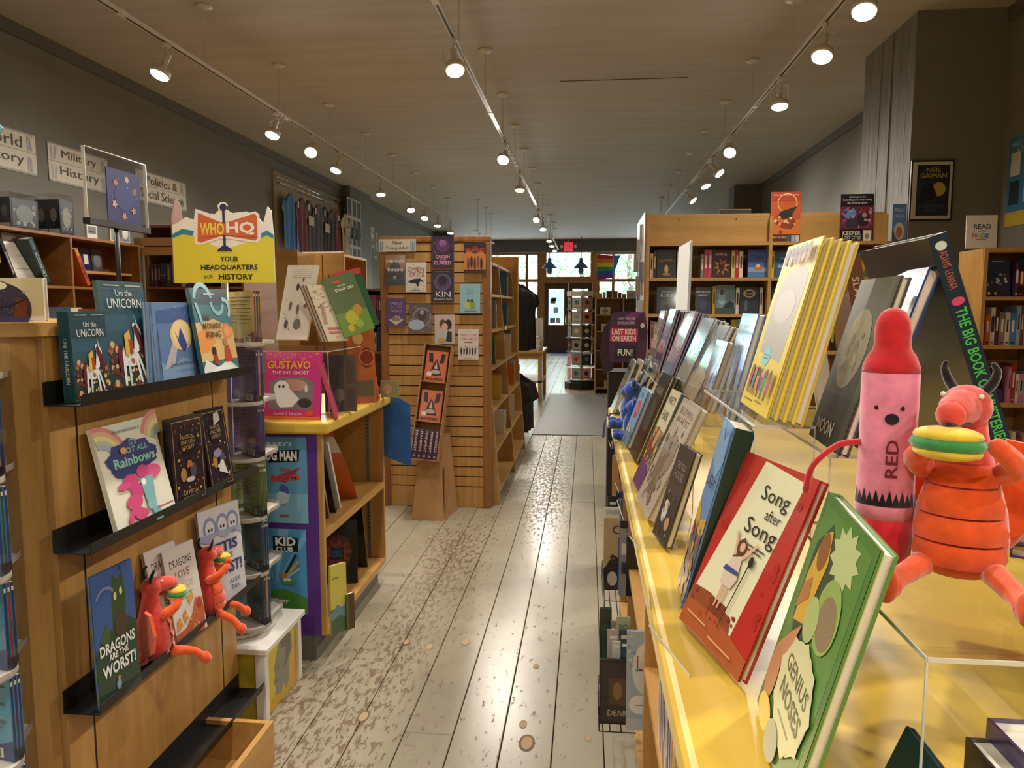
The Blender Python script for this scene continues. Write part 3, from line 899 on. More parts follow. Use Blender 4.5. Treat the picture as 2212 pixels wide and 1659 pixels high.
# leaning and face-out books on the upper shelf of the history bookcase
def tilt_spine(label, foot, top, X, w, d, col, items, group):
    """a spine-out book seen along its spine, leaning in the plane X: foot and head of the spine given as (y, z)"""
    a = Vector((X, foot[0], foot[1])); b = Vector((X, top[0], top[1]))
    V = (b - a); h = V.length; V.normalize(); R = V.cross(Xp).normalized() * -1
    R = Xp.cross(V) * -1
    if R.y < 0: R = -R
    return spine_book(label, a, R, V, Xp, w, h, d, col, items, group=group)
book('large pale grey book shown cover-out on the history shelf', (-4.1, 4.97, zt + .045), Yp, Vector((-.2, 0, 1)), Vector((1, 0, .2)), .26, .33, .03, '#b9b1a0', [('r', .1, .1, .9, .9, '#c4bcab'), ('t', 'History', .5, .5, .07, '#7a7060'), ('r', .25, .2, .75, .22, '#8a8170')], group=G)
tilt_spine('dark teal book with a long pale spine title leaning on the history shelf', (5.23, zt + .005), (5.07, zt + .325), -4.04, .05, .2, '#1f4147', [('t', 'ACCOUNTABLE', .5, .42, .55, '#d8d4c4', {'rot': -math.pi / 2, 'w': .55, 'fit': 1}), ('t', 'SLATER', .5, .85, .35, '#9fb4b4', {'rot': -math.pi / 2, 'w': .2, 'fit': 1})], G)
tilt_spine('orange-red book leaning beside the divider of the history shelf', (5.70, zt + .005), (5.53 + .03, zt + .29), -4.04, .04, .2, '#b4562a', [('r', .2, .8, .8, .97, '#c79a3a'), ('r', .3, .2, .7, .6, '#7d3a1e')], G)
tilt_spine('black book leaning at the far end of the history shelf', (4.93, zt + .005), (4.80, zt + .30), -4.04, .03, .2, '#1a1718', [('r', .3, .2, .7, .7, '#9a9488')], G)
for i, (yy, w, h, c, nm) in enumerate([(5.70, .12, .19, '#6a2f2b', 'maroon'), (5.84, .12, .195, '#22264e', 'navy'), (5.98, .13, .19, '#4b4a4c', 'charcoal')]):
    book('%s book with a shelf card, face-out on the history shelf ledge' % nm, (-4.18, yy, 1.757), Yp, Vector((-.1, 0, 1)), Vector((1, 0, .1)), w, h, .02, c, [('r', .3, .3, .75, .72, '#e2ddd0') if i < 2 else ('e', .5, .5, .35, .3, '#76777c')], group=G)
hs_ = thing('book_ledge', 'narrow wood ledge inside the history shelf carrying three small books', 'shelf', (-4.2, 5.9, 1.6)); MB().box(-4.33, 5.56, 1.735, -4.12, 6.42, 1.757).build('board', 'oak_y', hs_); MB().box(-4.33, 5.60, 1.62, -4.20, 5.62, 1.735).build('bracket', 'oak', hs_); MB().box(-4.33, 6.36, 1.62, -4.20, 6.38, 1.735).build('bracket', 'oak', hs_)
def boxset(label, y0, y1, x0, x1, h, z, n, cs, fc):
    r = thing('boxed_set', label, 'box', ((x0 + x1) / 2, (y0 + y1) / 2, z), 'boxed sets on the history bookcase')
    c = MB()
    w = (x1 - x0) / n
    MB().box(x0 + .004, y0 + .004, z, x1 - .004, y1 - .004, z + h * .86, cs).build('carton', 'gloss', r)
    items = []
    for i in range(n):
        a = (i + .5) / n
        items += [('r', a - .46 / n, .0, a + .46 / n, .16, '#d8d4ca'), ('e', a, .55, .28 / n, .2, fc), ('t', 'II', a, .3, .06, '#a9a18c')]
    print_mesh('front_print', r, (x0 + .004, y0 + .0035, z), Xp, Zp, -Yp, x1 - x0 - .008, h * .86, items)
    print_mesh('side_print', r, (x1 - .0035, y0 + .004, z), Yp, Zp, Xp, y1 - y0 - .008, h * .86, [('r', .06, .05, .94, .95, cs), ('e', .5, .5, .3, .3, fc), ('dots', 18, .1, .1, .9, .9, ['#8f9189', '#5e6672'], .06, 4)])
    b = MB()
    b.box(x0, y0, z + .001, x1, y0 + .002, z + h); b.box(x0, y1 - .002, z + .001, x1, y1, z + h)
    b.box(x1 - .002, y0 + .002, z + .001, x1, y1 - .002, z + h); b.box(x0, y0 + .002, z + h - .002, x1 - .002, y1 - .002, z + h)
    b.build('clear_case', 'acrylic', r)
boxset('clear-cased pair of dark boxes with pale round portraits', 4.96, 5.24, -4.26, -4.07, .25, 2.02, 2, '#23272f', '#6d6f70')
boxset('taller clear-cased pair of blue-grey boxes with faces', 5.46, 5.62, -4.28, -4.07, .31, 2.02, 2, '#252b3c', '#8f8672')
def frame_card(label, O, R, N, w, h, col, art, t=.02, name='picture_card', cat='card', group=None, lean=0.0):
    R, N = Vector(R).normalized(), Vector(N).normalized()
    V = Zp * math.cos(lean) - N * math.sin(lean); Nn = N * math.cos(lean) + Zp * math.sin(lean)
    O = Vector(O)
    o = tag(MB().obox(O - Nn * t, R * w, V * h, Nn * t, col).build(name, 'print', None, O + R * w / 2), label, cat, group)
    if art: print_mesh('print', o, O, R, V, Nn, w, h, art, 'print')
    return o
frame_card('small white card with a grey ship picture on the history bookcase', (-4.08, 5.78, 2.02), Yp, Xp, .13, .11, '#d8d4ca', [('r', .12, .35, .88, .9, '#73736f'), ('p', [(.2, .45), (.8, .45), (.7, .55), (.3, .6)], '#2c2c2b')])
frame_card('silver picture card at the end of the history bookcase', (-4.08, 6.08, 2.02), Yp, Xp, .28, .17, '#c7c6c0', [('r', .05, .08, .95, .92, '#8c8a84'), ('e', .4, .5, .2, .3, '#5a5148'), ('e', .75, .5, .15, .3, '#e1dfd8')])
frame_card('small red boxed book above the dark bookcase', (-3.62, 6.95, 2.2), Yp, Xp, .14, .16, '#7d2d28', [('e', .5, .5, .3, .3, '#c7b7a0')])
frame_card('narrow brick-red box beside the small red book', (-3.62, 7.2, 2.2), Yp, Xp, .1, .15, '#8a3b32', None)
# dark bookcase facing the viewer, at the end of the history wall
r2 = case_open_y('bookcase', 'dark brown bookcase with two pale boards, half hidden by the yellow sign', -4.04, -3.1, 6.5, 7.2, 2.2, [0.12, .5, .88, 1.25, 1.643], mat='browncase')
for k, (a, b) in enumerate([(.515, .0), (.535, .0)]):
    p0 = at_y(290, 514 + 20 * k, 6.48); p1 = at_y(374, 532 + 20 * k, 6.48)
    MB().box(p0.x, 6.47, p1.z + .004, -3.11, 6.498, p0.z).build('fascia_board', 'oak_x', r2)
G = 'books in the dark brown bookcase'
xs = -4.0
for i, (w, h, nm, c, tx) in enumerate([(.03, .2, 'violet', '#4a3150', ''), (.03, .21, 'plum', '#5b3556', ''), (.028, .205, 'black', '#1c1a1d', ''), (.05, .215, 'charcoal', '#2e2f31', 'ID'), (.04, .21, 'slate', '#43494c', ''), (.09, .235, 'dark red', '#4c2320', 'THEIR FIRE'), (.04, .23, 'cream', '#c5b8a0', ''), (.07, .22, 'royal blue', '#263a7d', 'NTH'), (.05, .23, 'tan', '#a4835a', ''), (.04, .2, 'olive', '#55552f', '')]):
    spine_book('%s book spine, %s on the dark bookcase beside the yellow sign' % (nm, ordinal(i)), (xs, 6.52, 1.643), Xp, Zp, -Yp, w, h, .17, c, [('t', tx, .5, .5, .09 if ' ' not in tx else .07, '#b9a890', {'w': .8})] if tx else [('r', .3, .3, .7, .8, '#9a8f8a')], group=G)
    xs += w + .004
# tops of cases behind the yellow sign
c3 = case_open_x('bookcase', 'pale ply bookcase end with rounded corner behind the leaning books', -2.70, -2.24, 6.75, 7.45, 1.945, [.5, .9, 1.3], mat='oak_y', back=False)
MB().bbox(-2.70, 6.735, .9, -2.24, 6.749, 1.965, .006).build('end_panel', 'ply', c3)
MB().box(-2.45, 6.728, 1.2, -2.445, 6.7345, 1.94).build('seam', 'browncase', c3)
c4 = case_open_y('bookcase', 'honey ply bookcase back with a clear brochure pocket', -2.66, -2.466, 6.2, 6.6, 1.93, [.5, .9, 1.3], mat='ply')
MB().box(-2.66, 6.19, .6, -2.466, 6.1995, 1.943).build('back_board', 'ply', c4)

# ---------------- shirts on the wall
def shirt(label, O, R, N, w, h, col, group, sleeve=.3, wav=.02, print_col=None, price=True):
    """O: centre of the collar"""
    O, R, N = Vector(O), Vector(R), Vector(N)
    nx, ny = 11, 14; vs = []; fs = []
    rr = random.Random(hash(label) % 1000)
    ph = rr.uniform(0, 6)
    for side in (1, 0):
        for j in range(ny):
            v = j / (ny - 1)
            if v < .06: hw = .2 + v * 4.2
            elif v < sleeve: hw = .45 + (v - .06) * .35
            elif v < sleeve + .05: hw = .40
            else: hw = .38 + .03 * v
            for i in range(nx):
                u = -1 + 2 * i / (nx - 1)
                droop = .10 * abs(u) ** 1.5 * (1 if v < .5 else .3)
                wv = wav * math.sin(u * 7 + ph + v) * (.3 + v)
                vs.append(O + R * (u * hw * w) - Zp * (v * h + droop * h * (1 - v)) + N * (wv + (.012 if side else -.012) * (1 - u * u * .9)))
    for s_ in (0, 1):
        for j in range(ny - 1):
            for i in range(nx - 1):
                a = s_ * nx * ny + j * nx + i
                q = (a, a + nx, a + nx + 1, a + 1)
                fs.append(q if s_ == 0 else q[::-1])
    for j in range(ny - 1):
        for i in (0, nx - 1):
            a = j * nx + i; b = a + nx * ny
            fs.append((a, a + nx, b + nx, b))
    mb = MB(); mb.add(vs, fs, col)
    root = tag(mb.build('shirt', 'cloth', None, O - Zp * h, smooth=True), label, 'shirt', group)
    hk = MB().tube([O + Zp * .10, O + Zp * .06, O + Zp * .02], .004, 6)
    hk.build('hanger_hook', 'chrome', root)
    if print_col:
        pm = MB(); c = O - Zp * h * .42 + N * (.012 + wav + .006)
        pm.obox(c - R * w * .2 - Zp * .06, R * w * .4, Zp * .14, N * .001, print_col); pm.build('chest_print', 'matte', root)
    if not price: return root
    tg = MB().obox(O + R * w * .3 - Zp * .18 + N * .04, R * .05, Zp * .09, N * .001, '#ddd6c2'); tg.build('price_tag', 'matte', root)
    return root
gd = thing('display_grid', 'cream wall panel with chrome bars holding hanging shirts', 'display panel', (LX, 11.5, 2.1))
MB().box(LX + .002, 10.1, 2.15, LX + .02, 12.9, 3.34).build('panel', plain('cream_panel', '#b9ab90', .7), gd)
for zz, xx in ((3.18, .10), (3.26, .06)):
    MB().tube([(LX + xx, 10.1, zz), (LX + xx, 12.9, zz)], .012, 8).build('bar', 'chrome', gd, smooth=True)
for yy in (10.15, 11.0, 11.9, 12.85):
    MB().tube([(LX + .02, yy, 3.18), (LX + .12, yy, 3.18)], .008, 6).build('bracket', 'chrome', gd)
for i in range(16):
    yy = 10.3 + i * .16
    MB().tube([(LX + .02, yy, 3.30), (LX + .09, yy, 3.31)], .004, 5).build('hook', 'chrome', gd)
SH = [('bright blue', '#1f6fae', 10.40, .56, .80), ('maroon', '#65202c', 10.78, .5, .84), ('charcoal', '#33383a', 11.1, .55, .78), ('slate', '#3a434f', 11.45, .5, .80), ('black', '#1a1b1d', 11.8, .52, .86), ('dark plum', '#271f2a', 12.1, .5, .74), ('red', '#8d1f26', 12.42, .5, .66), ('cream', '#b9ab8a', 12.72, .52, .8)]
for nm, c, yy, w, h in SH:
    shirt('%s shirt on the upper bar of the wall panel' % nm, (LX + .14 + .02 * math.sin(yy * 9), yy, 3.08), Yp, Xp, w, h, c, 'shirts on the wall panel', print_col='#b9b2a0' if nm in ('black', 'charcoal', 'cream') else None)
shirt('crimson shirt half seen below the upper row on the wall panel', (LX + .08, 11.35, 2.52), Yp, Xp, .5, .5, '#6b1622', 'shirts on the wall panel')
# printed sheets on the pilaster and wall
def sheet(label, Xw, y0, y1, z0, z1, col, art, group='sheets on the long wall'):
    O = Vector((Xw + .004, y0, z0))
    o = tag(MB().box(Xw + .0005, y0, z0, Xw + .004, y1, z1, col).build('wall_sheet', 'matte', None, O), label, 'poster', group)
    if art: print_mesh('print', o, O, Yp, Zp, Xp, y1 - y0, z1 - z0, art, 'matte')
px_ = LX + .16
for i, (a, b, c, d) in enumerate([(750, 779, 430, 487), (750, 779, 490, 545), (750, 779, 548, 600)]):
    q0 = at_x(a, d, px_); q1 = at_x(b, c + 8, px_)
    sheet(['upper sheet of small photographs on the pilaster', 'tall arched photographs in the middle of the pilaster', 'pale blue notice at the foot of the pilaster sheets'][i], px_, q0.y, q1.y, q1.z - .75 + .05, q1.z, ['#c9c6be', '#bfc2c8', '#b4c3d2'][i],
          [('r', .05 + .33 * a_, .08 + .48 * b_, .3 + .33 * a_, .48 + .48 * b_, '#55555a') for a_ in range(3) for b_ in range(2)] if i < 2 else [('r', .1, .1 + .1 * k, .9, .13 + .1 * k, '#8fa3b8') for k in range(8)])
for i, (px0, px1, py0, py1, c) in enumerate([(785, 790, 502, 540, '#a85a48'), (790, 797, 488, 530, '#2e2e3a'), (800, 808, 492, 514, '#d2cfc8'), (800, 809, 517, 536, '#a89f92'), (811, 815, 502, 540, '#b7b2a8'), (791, 803, 538, 556, '#b9b0a8'), (806, 815, 541, 560, '#8f8a82')]):
    q0 = at_x(px0, py1, LX); q1 = at_x(px1, py0, LX)
    sheet(['rust-coloured', 'near-black', 'white', 'taupe', 'pale grey', 'beige', 'striped grey'][i] + ' small poster on the grey wall past the pilaster', LX, q0.y, q1.y, q0.z, q1.z, c, [('r', .2, .2, .8, .3, '#e0dcd2'), ('r', .2, .5, .8, .6, '#6a6660')])
# ================================================================ oak end case with black ledges
AX, AY0, AY1, AZ = -1.20, 1.50, 2.362, 1.417
ec = thing('display_case', 'oak end case with black ledges of picture books in the foreground', 'display case', ((-2.3 + AX) / 2, 1.93, 0))
bt = .020
mb = MB()
ch = .034
mb.prism([(-2.3, AY0), (AX - bt - ch, AY0), (AX - bt, AY0 + ch), (AX - bt, AY1), (-2.3, AY1)], (0, 0, 0), Xp, Yp, Zp * (AZ - .03))
mb.F[0], mb.F[1] = mb.F[0][::-1], mb.F[1][::-1]
mb.build('carcass', 'oak', ec)
tp = MB(); tp.prism([(-2.31, AY0 - .012), (AX - ch - .012, AY0 - .012), (AX + .008, AY0 + ch), (AX + .008, AY1 + .01), (-2.31, AY1 + .01)], (0, 0, AZ - .03), Xp, Yp, Zp * .03)
tp.F[0], tp.F[1] = tp.F[0][::-1], tp.F[1][::-1]
tp.build('top_panel', 'oak_x', ec)
s1, s2 = 1.623, 2.263
for a, b in ((AY0 + ch, s1 - .004), (s1 + .004, s2 - .004), (s2 + .004, AY1)):
    MB().box(AX - bt + .0005, a, .0, AX, b, AZ - .031).build('face_panel', 'oak', ec)
for s_ in (s1, s2):
    MB().box(AX - bt + .0003, s_ - .0039, .0, AX - .0015, s_ + .0039, AZ - .031).build('slot', 'black', ec)
MB().prism([(0, 0), (ch * 1.35, 0), (ch * 1.35, AZ - .031), (0, AZ - .031)], (AX - bt - ch, AY0 - .001, 0), Vector((.707, .707, 0)), Zp, Vector((-.707, .707, 0)) * .004).build('corner_strip', 'oak', ec)
LZ = [1.234, .896, .514, .128]
LXF = -1.11
for k, z in enumerate(LZ):
    lg = MB()
    y0, y1 = 1.52, 2.362
    lg.box(AX + .0005, y0, z - .002, AX + .003, y1, z + .052)
    lg.box(AX + .003, y0, z - .002, LXF, y1, z)
    lg.prism([(LXF - .002, z), (LXF, z), (LXF + .006, z + .026), (LXF + .004, z + .026)], (0, y0, 0), Xp, Zp, Yp * (y1 - y0))
    o = tag(lg.build('metal_ledge', 'black', None, (AX, 1.94, z)), ['top black metal ledge holding the unicorn books', 'second black metal ledge holding the rainbow book', 'third black metal ledge holding the red toys', 'lowest empty black metal ledge near the floor'][k], 'shelf', 'black ledges on the oak end case')
bn = thing('wooden_bin', 'open honey-wood bin at the foot of the oak end case', 'bin', (-1.09, 1.8, 0))
MB().box(AX + .001, 1.3, 0, -.98, 2.15, .012).build('bottom', 'oak_y', bn)
MB().box(-.998, 1.3, .012, -.98, 2.15, .142).build('side', 'oak_y', bn)
MB().box(AX + .001, 2.132, .012, -.998, 2.15, .142).build('end', 'oak_y', bn)
MB().box(AX + .001, 1.3, .012, -.998, 1.318, .142).build('end', 'oak_y', bn)

# ---------------- books on the ledges
GL = 'picture books on the black ledges'
def flowers(seed, n=34): return [('dots', n, .04, .02, .96, .30, ['#8f3a2c', '#c9a86a', '#3c2a2a', '#d8c9a0', '#5a3a34', '#7c2f26'], .045, seed)]
def unicorn(title_y, s=1.0):
    it = [('r', 0, .0, 1, .3, '#2b3a37'), ('r', 0, .3, 1, .62, '#2d5263'), ('r', 0, .55, 1, .7, '#315a6b')] + flowers(3) + flowers(8, 24)
    it += [('p', [(.08, .42), (.92, .40), (.95, .28), (.05, .26)], '#3a3a36'), ('dots', 30, .06, .24, .94, .44, ['#8a4436', '#c7ab78', '#4a2c2b', '#9c6a4a'], .045, 12)]
    it += [('e', .5, .31, .20, .085, '#e4e8e6'), ('p', [(.32, .3), (.38, .3), (.36, .06), (.31, .06)], '#e2e6e4'), ('p', [(.42, .28), (.47, .28), (.47, .05), (.43, .05)], '#cfdcde'), ('p', [(.60, .3), (.66, .3), (.72, .07), (.67, .07)], '#e2e6e4'), ('p', [(.66, .3), (.7, .32), (.82, .12), (.78, .1)], '#d3dfe0'),
           ('p', [(.58, .34), (.70, .36), (.76, .56), (.64, .54)], '#e6eae8'), ('e', .70, .56, .10, .05, '#e6eae8', -.5), ('p', [(.62, .58), (.68, .62), (.82, .46), (.84, .26), (.74, .36)], '#5c1f2c'), ('e', .27, .30, .05, .12, '#64222e'),
           ('e', .47, .50, .06, .04, '#d8b08c'), ('p', [(.40, .52), (.52, .56), (.53, .50), (.46, .32), (.39, .34)], '#dcb44c'), ('p', [(.47, .48), (.57, .46), (.56, .34), (.5, .34)], '#a4462c'), ('p', [(.705, .60), (.725, .60), (.66, .70)], '#e9ecea')]
    it += [('t', 'Uni the', .5, title_y + .095, .055, '#d9dcd4', {'w': .36}), ('t', 'UNICORN', .5, title_y, .085, '#e4e6df', {'w': .74}), ('r', .1, .955, .42, .965, '#b9c0a0'), ('r', .55, .955, .9, .965, '#b9c0a0')]
    return it
LIP = .024
z1, z2, z3 = [q + LIP for q in LZ[:3]]
book3('small thick unicorn board book, dark teal spine towards the viewer', (165, 871), (241, 856), (147, 674), LZ[0] + .001, .028, '#27474f', unicorn(.76), group=GL, spine_items=[('t', 'UNI THE UNICORN', .5, .45, .3, '#b9c4bb', {'rot': -math.pi / 2, 'w': .5, 'fit': 1})], spine_col='#1c3a37')
book3('tall dark teal unicorn picture book behind the small one', (240, 842), (335, 826), (208, 606), LZ[0] + .015, .012, '#28505e', unicorn(.80), group=GL, drop=.0142, spine_col='#1d3e42')
PG = [('r', 0, 0, 1, 1, '#5f80ad'), ('r', 0, .75, 1, 1, '#46639a'), ('p', [(0, 0), (1, 0), (1, .2), (.5, .33), (.2, .2), (0, .3)], '#7f9ec2'), ('p', [(.05, .2), (.3, .52), (.42, .5), (.3, .25)], '#b9b6ba'), ('e', .52, .60, .26, .19, '#e6c98a'), ('e', .52, .62, .21, .155, '#efd9a4'), ('p', [(.36, .66), (.44, .55), (.5, .7), (.58, .58), (.62, .47), (.68, .5), (.58, .40), (.5, .42), (.44, .5)], '#3c4a94'), ('e', .54, .5, .08, .06, '#3c4a94'),
      ('t', 'Perfectly PEGASUS', .52, .245, .05, '#2d3f70', {'w': .62}), ('r', .3, .17, .75, .18, '#7187b0'), ('dots', 14, .4, .8, .98, .97, ['#c9d4e6'], .008, 2)]
for k in range(3):
    book3(['pale blue book with a bird before the moon, foremost of three', 'second of three pale blue moon books, only its edge showing', 'hindmost of three pale blue moon books, only its edge showing'][k], (353 - 12 * k, 822 + 1.5 * k), (441 - 12 * k, 806 + 1.5 * k), (333 - 7.5 * k, 653), LZ[0] + .02, .010, '#6a8ab5', PG if k == 0 else None, group=GL, drop=.0194, maxx=LXF - .02 - .012 * k, spine_col='#b9c4d2')
KAI = [('r', 0, 0, 1, 1, '#3f7581'), ('r', 0, .82, 1, 1, '#2b4d5c'), ('p', [(0, .2), (1, .2), (1, .55), (.5, .66), (0, .62)], '#d9b878'), ('p', [(0, .52), (.3, .56), (.45, .4), (.2, .3), (0, .3)], '#e0954a'), ('e', .82, .52, .14, .09, '#e08a4e'), ('e', .82, .52, .09, .06, '#e8a860'),
       ('arc', .3, .86, .26, .07, .2, 3.0, '#8fc3cc'), ('arc', .66, .86, .2, .06, 3.2, 6.1, '#8fc3cc'), ('arc', .86, .78, .16, .06, 5.2, 8.2, '#9fd0d6'), ('p', [(.05, .84), (.12, .84), (.22, .6), (.17, .55)], '#8fc3cc'),
       ('p', [(0, 0), (1, 0), (1, .06), (.7, .2), (.4, .12), (.1, .22), (0, .12)], '#d9e3df'), ('e', .55, .08, .3, .06, '#eef1ec'), ('p', [(.62, .17), (.85, .17), (.78, .36), (.66, .34)], '#b8432c'), ('e', .70, .40, .06, .045, '#c07a50'), ('p', [(.3, .16), (.42, .15), (.42, .28), (.32, .28)], '#a23a2c'), ('e', .35, .31, .06, .045, '#2a2326'),
       ('t', 'KAI', .28, .68, .07, '#5a3326', {'bold': .02}), ('t', 'MONKEY', .42, .585, .065, '#5a3326', {'bold': .02, 'w': .5}), ('t', 'KING', .42, .49, .065, '#5a3326', {'bold': .02, 'w': .4}), ('r', .32, .93, .6, .945, '#b9c7c4')]
book3('teal and orange book with a curling water dragon at the ledge end', (445, 807), (520, 794), (411, 623), z1, .012, '#3b6d79', KAI, group=GL, drop=LIP - .0006, maxx=LXF - .003)
RB = [('r', 0, 0, 1, 1, '#e4e2d0'), ('r', 0, .9, 1, 1, '#d8e0cf')]
for k, c in enumerate(['#d98a86', '#e0b48c', '#e6d89a', '#b7c7a0', '#a9b4cc']):
    RB.append(('arc', .06, .62, .42 - .045 * k, .045, .35, 1.75, c)); RB.append(('arc', 1.05, .72, .36 - .05 * k, .05, 1.5, 2.7, c))
RB += [('p', ell(.5, .66, .42, .12, 24), '#38407c'), ('p', star(.5, .66, .44, .37, 9, .2, .42), '#38407c'), ('e', .33, .55, .18, .06, '#38407c'), ('t', "IT'S", .55, .80, .06, '#7fc3ae', {'bold': .03}), ('t', 'NOT ALL', .55, .73, .055, '#7fc3ae', {'bold': .03, 'w': .45}), ('t', 'Rainbows', .52, .635, .095, '#8fd0ba', {'bold': .03, 'w': .68}),
       ('t', 'Kevin the Unicorn', .5, .925, .035, '#3b4a7a', {'w': .42}), ('e', .36, .44, .13, .07, '#c9487e'), ('e', .72, .47, .17, .07, '#d65f8e'), ('e', .58, .5, .1, .06, '#c9487e'), ('e', .42, .34, .10, .07, '#c9487e'), ('e', .34, .25, .13, .07, '#d0527f'), ('e', .24, .42, .1, .035, '#cf5585'), ('p', [(.50, .44), (.72, .44), (.68, .2), (.62, .1), (.54, .13), (.52, .28)], '#7fb3ba'), ('e', .6, .17, .08, .05, '#8abcc2'), ('e', .55, .40, .04, .03, '#f2f2ea'), ('arc', .33, .06, .16, .07, .3, 3.0, '#d0527f'), ('e', .40, .12, .11, .05, '#d0527f'), ('p', [(.6, 0), (.72, 0), (.7, .13), (.58, .13)], '#7fb3ba'), ('r', .66, .105, .95, .12, '#b0606a'), ('e', .36, .74, .05, .03, '#e8a65a')]
book3('cream picture book with rainbow clouds and pink shapes leaning on second ledge', (256, 1144), (380, 1086), (198, 931), z2, .012, '#dcdcc6', RB, group=GL, drop=LIP - .0006, maxx=LXF - .003, spine_col='#d4d0b8')
def magic(sd, t):
    return [('r', 0, 0, 1, 1, '#2a2028'), ('r', .06, .04, .94, .05, '#a58f62'), ('r', .06, .95, .94, .96, '#a58f62'), ('r', .06, .05, .075, .95, '#a58f62'), ('r', .925, .05, .94, .95, '#a58f62'), ('dots', 60, .1, .08, .9, .92, ['#b0703c', '#4a4660', '#c9a65c', '#7c3430', '#39404f', '#5a5048'], .032, sd), ('e', .5, .70, .27, .13, '#1f1a22'), ('t', t[0], .5, .77, .045, '#b49a66', {'w': .42}), ('t', t[1], .5, .71, .045, '#b49a66', {'w': .42}), ('t', t[2], .5, .65, .045, '#b49a66', {'w': .38}), ('e', .3, .35, .09, .08, '#a9824a'), ('e', .6, .38, .10, .09, '#4a4f5c'), ('p', [(.4, .42), (.6, .42), (.55, .5), (.45, .5)], '#b86a32'), ('e', .5, .28, .14, .03, '#c9c6b8')]
book3('dark ornate gold-bordered book, nearer of two on the second ledge', (378, 1083), (447, 1057), (364, 908), z2, .022, '#241c26', magic(4, ('MAGICAL', 'UNICORN', 'SOCIETY')) + [('t', 'OFFICIAL', .5, .14, .05, '#c0aa78', {'w': .5}), ('t', 'BOXED SET', .5, .08, .035, '#c0aa78', {'w': .5})], group=GL, drop=LIP - .0006, maxx=LXF - .003, spine_items=[('t', 'MAGICAL UNICORN SOCIETY', .5, .5, .3, '#6a5a48', {'rot': -math.pi / 2, 'w': .6, 'fit': 1})])
book3('dark ornate book with white horses, farther of two on second ledge', (461, 1049), (510, 1029), (435, 890), z2, .022, '#261d2c', magic(9, ('MAGICAL', 'UNICORN', 'SOCIETY')) + [('p', [(.45, .78), (.75, .84), (.7, .95), (.5, .93)], '#d4cec8'), ('p', [(.4, .22), (.75, .15), (.62, .35), (.5, .34)], '#d4cec8'), ('e', .42, .44, .16, .05, '#8b86a4')], group=GL, drop=LIP - .0006, maxx=LXF - .003)
DW = [('r', 0, 0, 1, 1, '#3f5f9c'), ('p', [(0, 0), (1, 0), (1, .52), (.8, .58), (.55, .5), (.3, .56), (0, .42)], '#33493a'), ('p', [(.42, .5), (.72, .5), (.78, .74), (.74, .95), (.62, .9), (.5, .95), (.44, .72)], '#3c5234'), ('e', .53, .78, .035, .03, '#d9d49a'), ('e', .67, .80, .035, .03, '#d9d49a'), ('p', [(.1, .5), (.3, .62), (.36, .5), (.26, .42)], '#44603c'), ('e', .62, .55, .16, .10, '#4a4434'), ('arc', .3, .78, .24, .05, 0.5, 2.8, '#7c83a0'),
      ('p', [(.66, .96), (.74, .96), (.7, 1.0)], '#3c5234'), ('t', 'DRAGONS', .5, .42, .085, '#eef0ee', {'w': .84, 'bold': .03}), ('t', 'ARE THE', .5, .345, .05, '#eef0ee', {'w': .46, 'bold': .03}), ('t', 'WORST!', .5, .255, .095, '#eef0ee', {'w': .8, 'bold': .03}), ('e', .45, .11, .06, .04, '#7fa3b0'), ('e', .46, .16, .03, .02, '#c08a6a')]
book3('blue and dark green book with bold white title on the third ledge', (216, 1516), (304, 1454), (192, 1250), z3, .008, '#3a558f', DW, group=GL, drop=LIP - .0006, maxx=LXF - .003, spine_col='#7d8a46')
DT = [('r', 0, 0, 1, 1, '#ddd6d2'), ('t', 'DRAGONS', .5, .83, .085, '#3a3234', {'w': .7}), ('t', 'LOVE', .5, .70, .085, '#b0564a', {'w': .45}), ('t', 'TACOS', .5, .57, .085, '#c9b487', {'w': .58}), ('r', .3, .47, .72, .48, '#8a807c'), ('r', .25, .43, .7, .44, '#8a807c'),
      ('p', [(0, 0), (.9, 0), (1, .2), (.95, .36), (.75, .38), (.6, .24), (.35, .12), (0, .1)], '#c06a48'), ('p', [(.05, .12), (.25, .16), (.2, .26), (.08, .24)], '#d4924c'), ('p', [(.3, .18), (.45, .2), (.4, .32), (.28, .28)], '#d4924c'), ('p', [(.55, .34), (.72, .4), (.68, .47), (.5, .42)], '#d9a850'), ('dots', 16, .1, .04, .9, .26, ['#e3c45a', '#d8b24a'], .025, 6), ('e', .86, .30, .07, .05, '#a8503a')]
for k in range(2):
    book3(['cream book with thin hand-lettered title standing foremost between the red toys', 'cream hand-lettered book half hidden behind its twin on third ledge'][k], (381 - 30 * k, 1377 + 16 * k), (445 - 30 * k, 1337 + 16 * k), (349 - 40 * k, 1196 + 2 * k), z3, .010, '#d6cfcc', DT, group=GL, drop=LIP - .0006, maxx=LXF - .003, spine_col='#8f8684')
YT = [('r', 0, 0, 1, 1, '#d9dade')] + [('e', cx, .80, .16, .12, '#8f9cc8') for cx in (.25, .55, .80)] + [('e', cx, .80, .11, .085, '#dfe1e8') for cx in (.25, .55, .80)] + [('e', cx, .79, .02, .018, '#3a4062') for cx in (.22, .29, .51, .58, .77, .84)] + [('p', [(0, .7), (.2, .66), (.4, .72), (.6, .66), (.8, .72), (1, .66), (1, .74), (0, .76)], '#a9b3d4'), ('t', 'YETIS', .5, .58, .11, '#3b4a86', {'w': .74, 'bold': .03}), ('t', 'ARE THE', .5, .47, .05, '#3b4a86', {'w': .45}), ('t', 'WORST!', .5, .35, .12, '#3b4a86', {'w': .86, 'bold': .03}), ('t', 'ALEX', .72, .2, .045, '#3b4a86'), ('t', 'TAN', .72, .13, .045, '#3b4a86')]
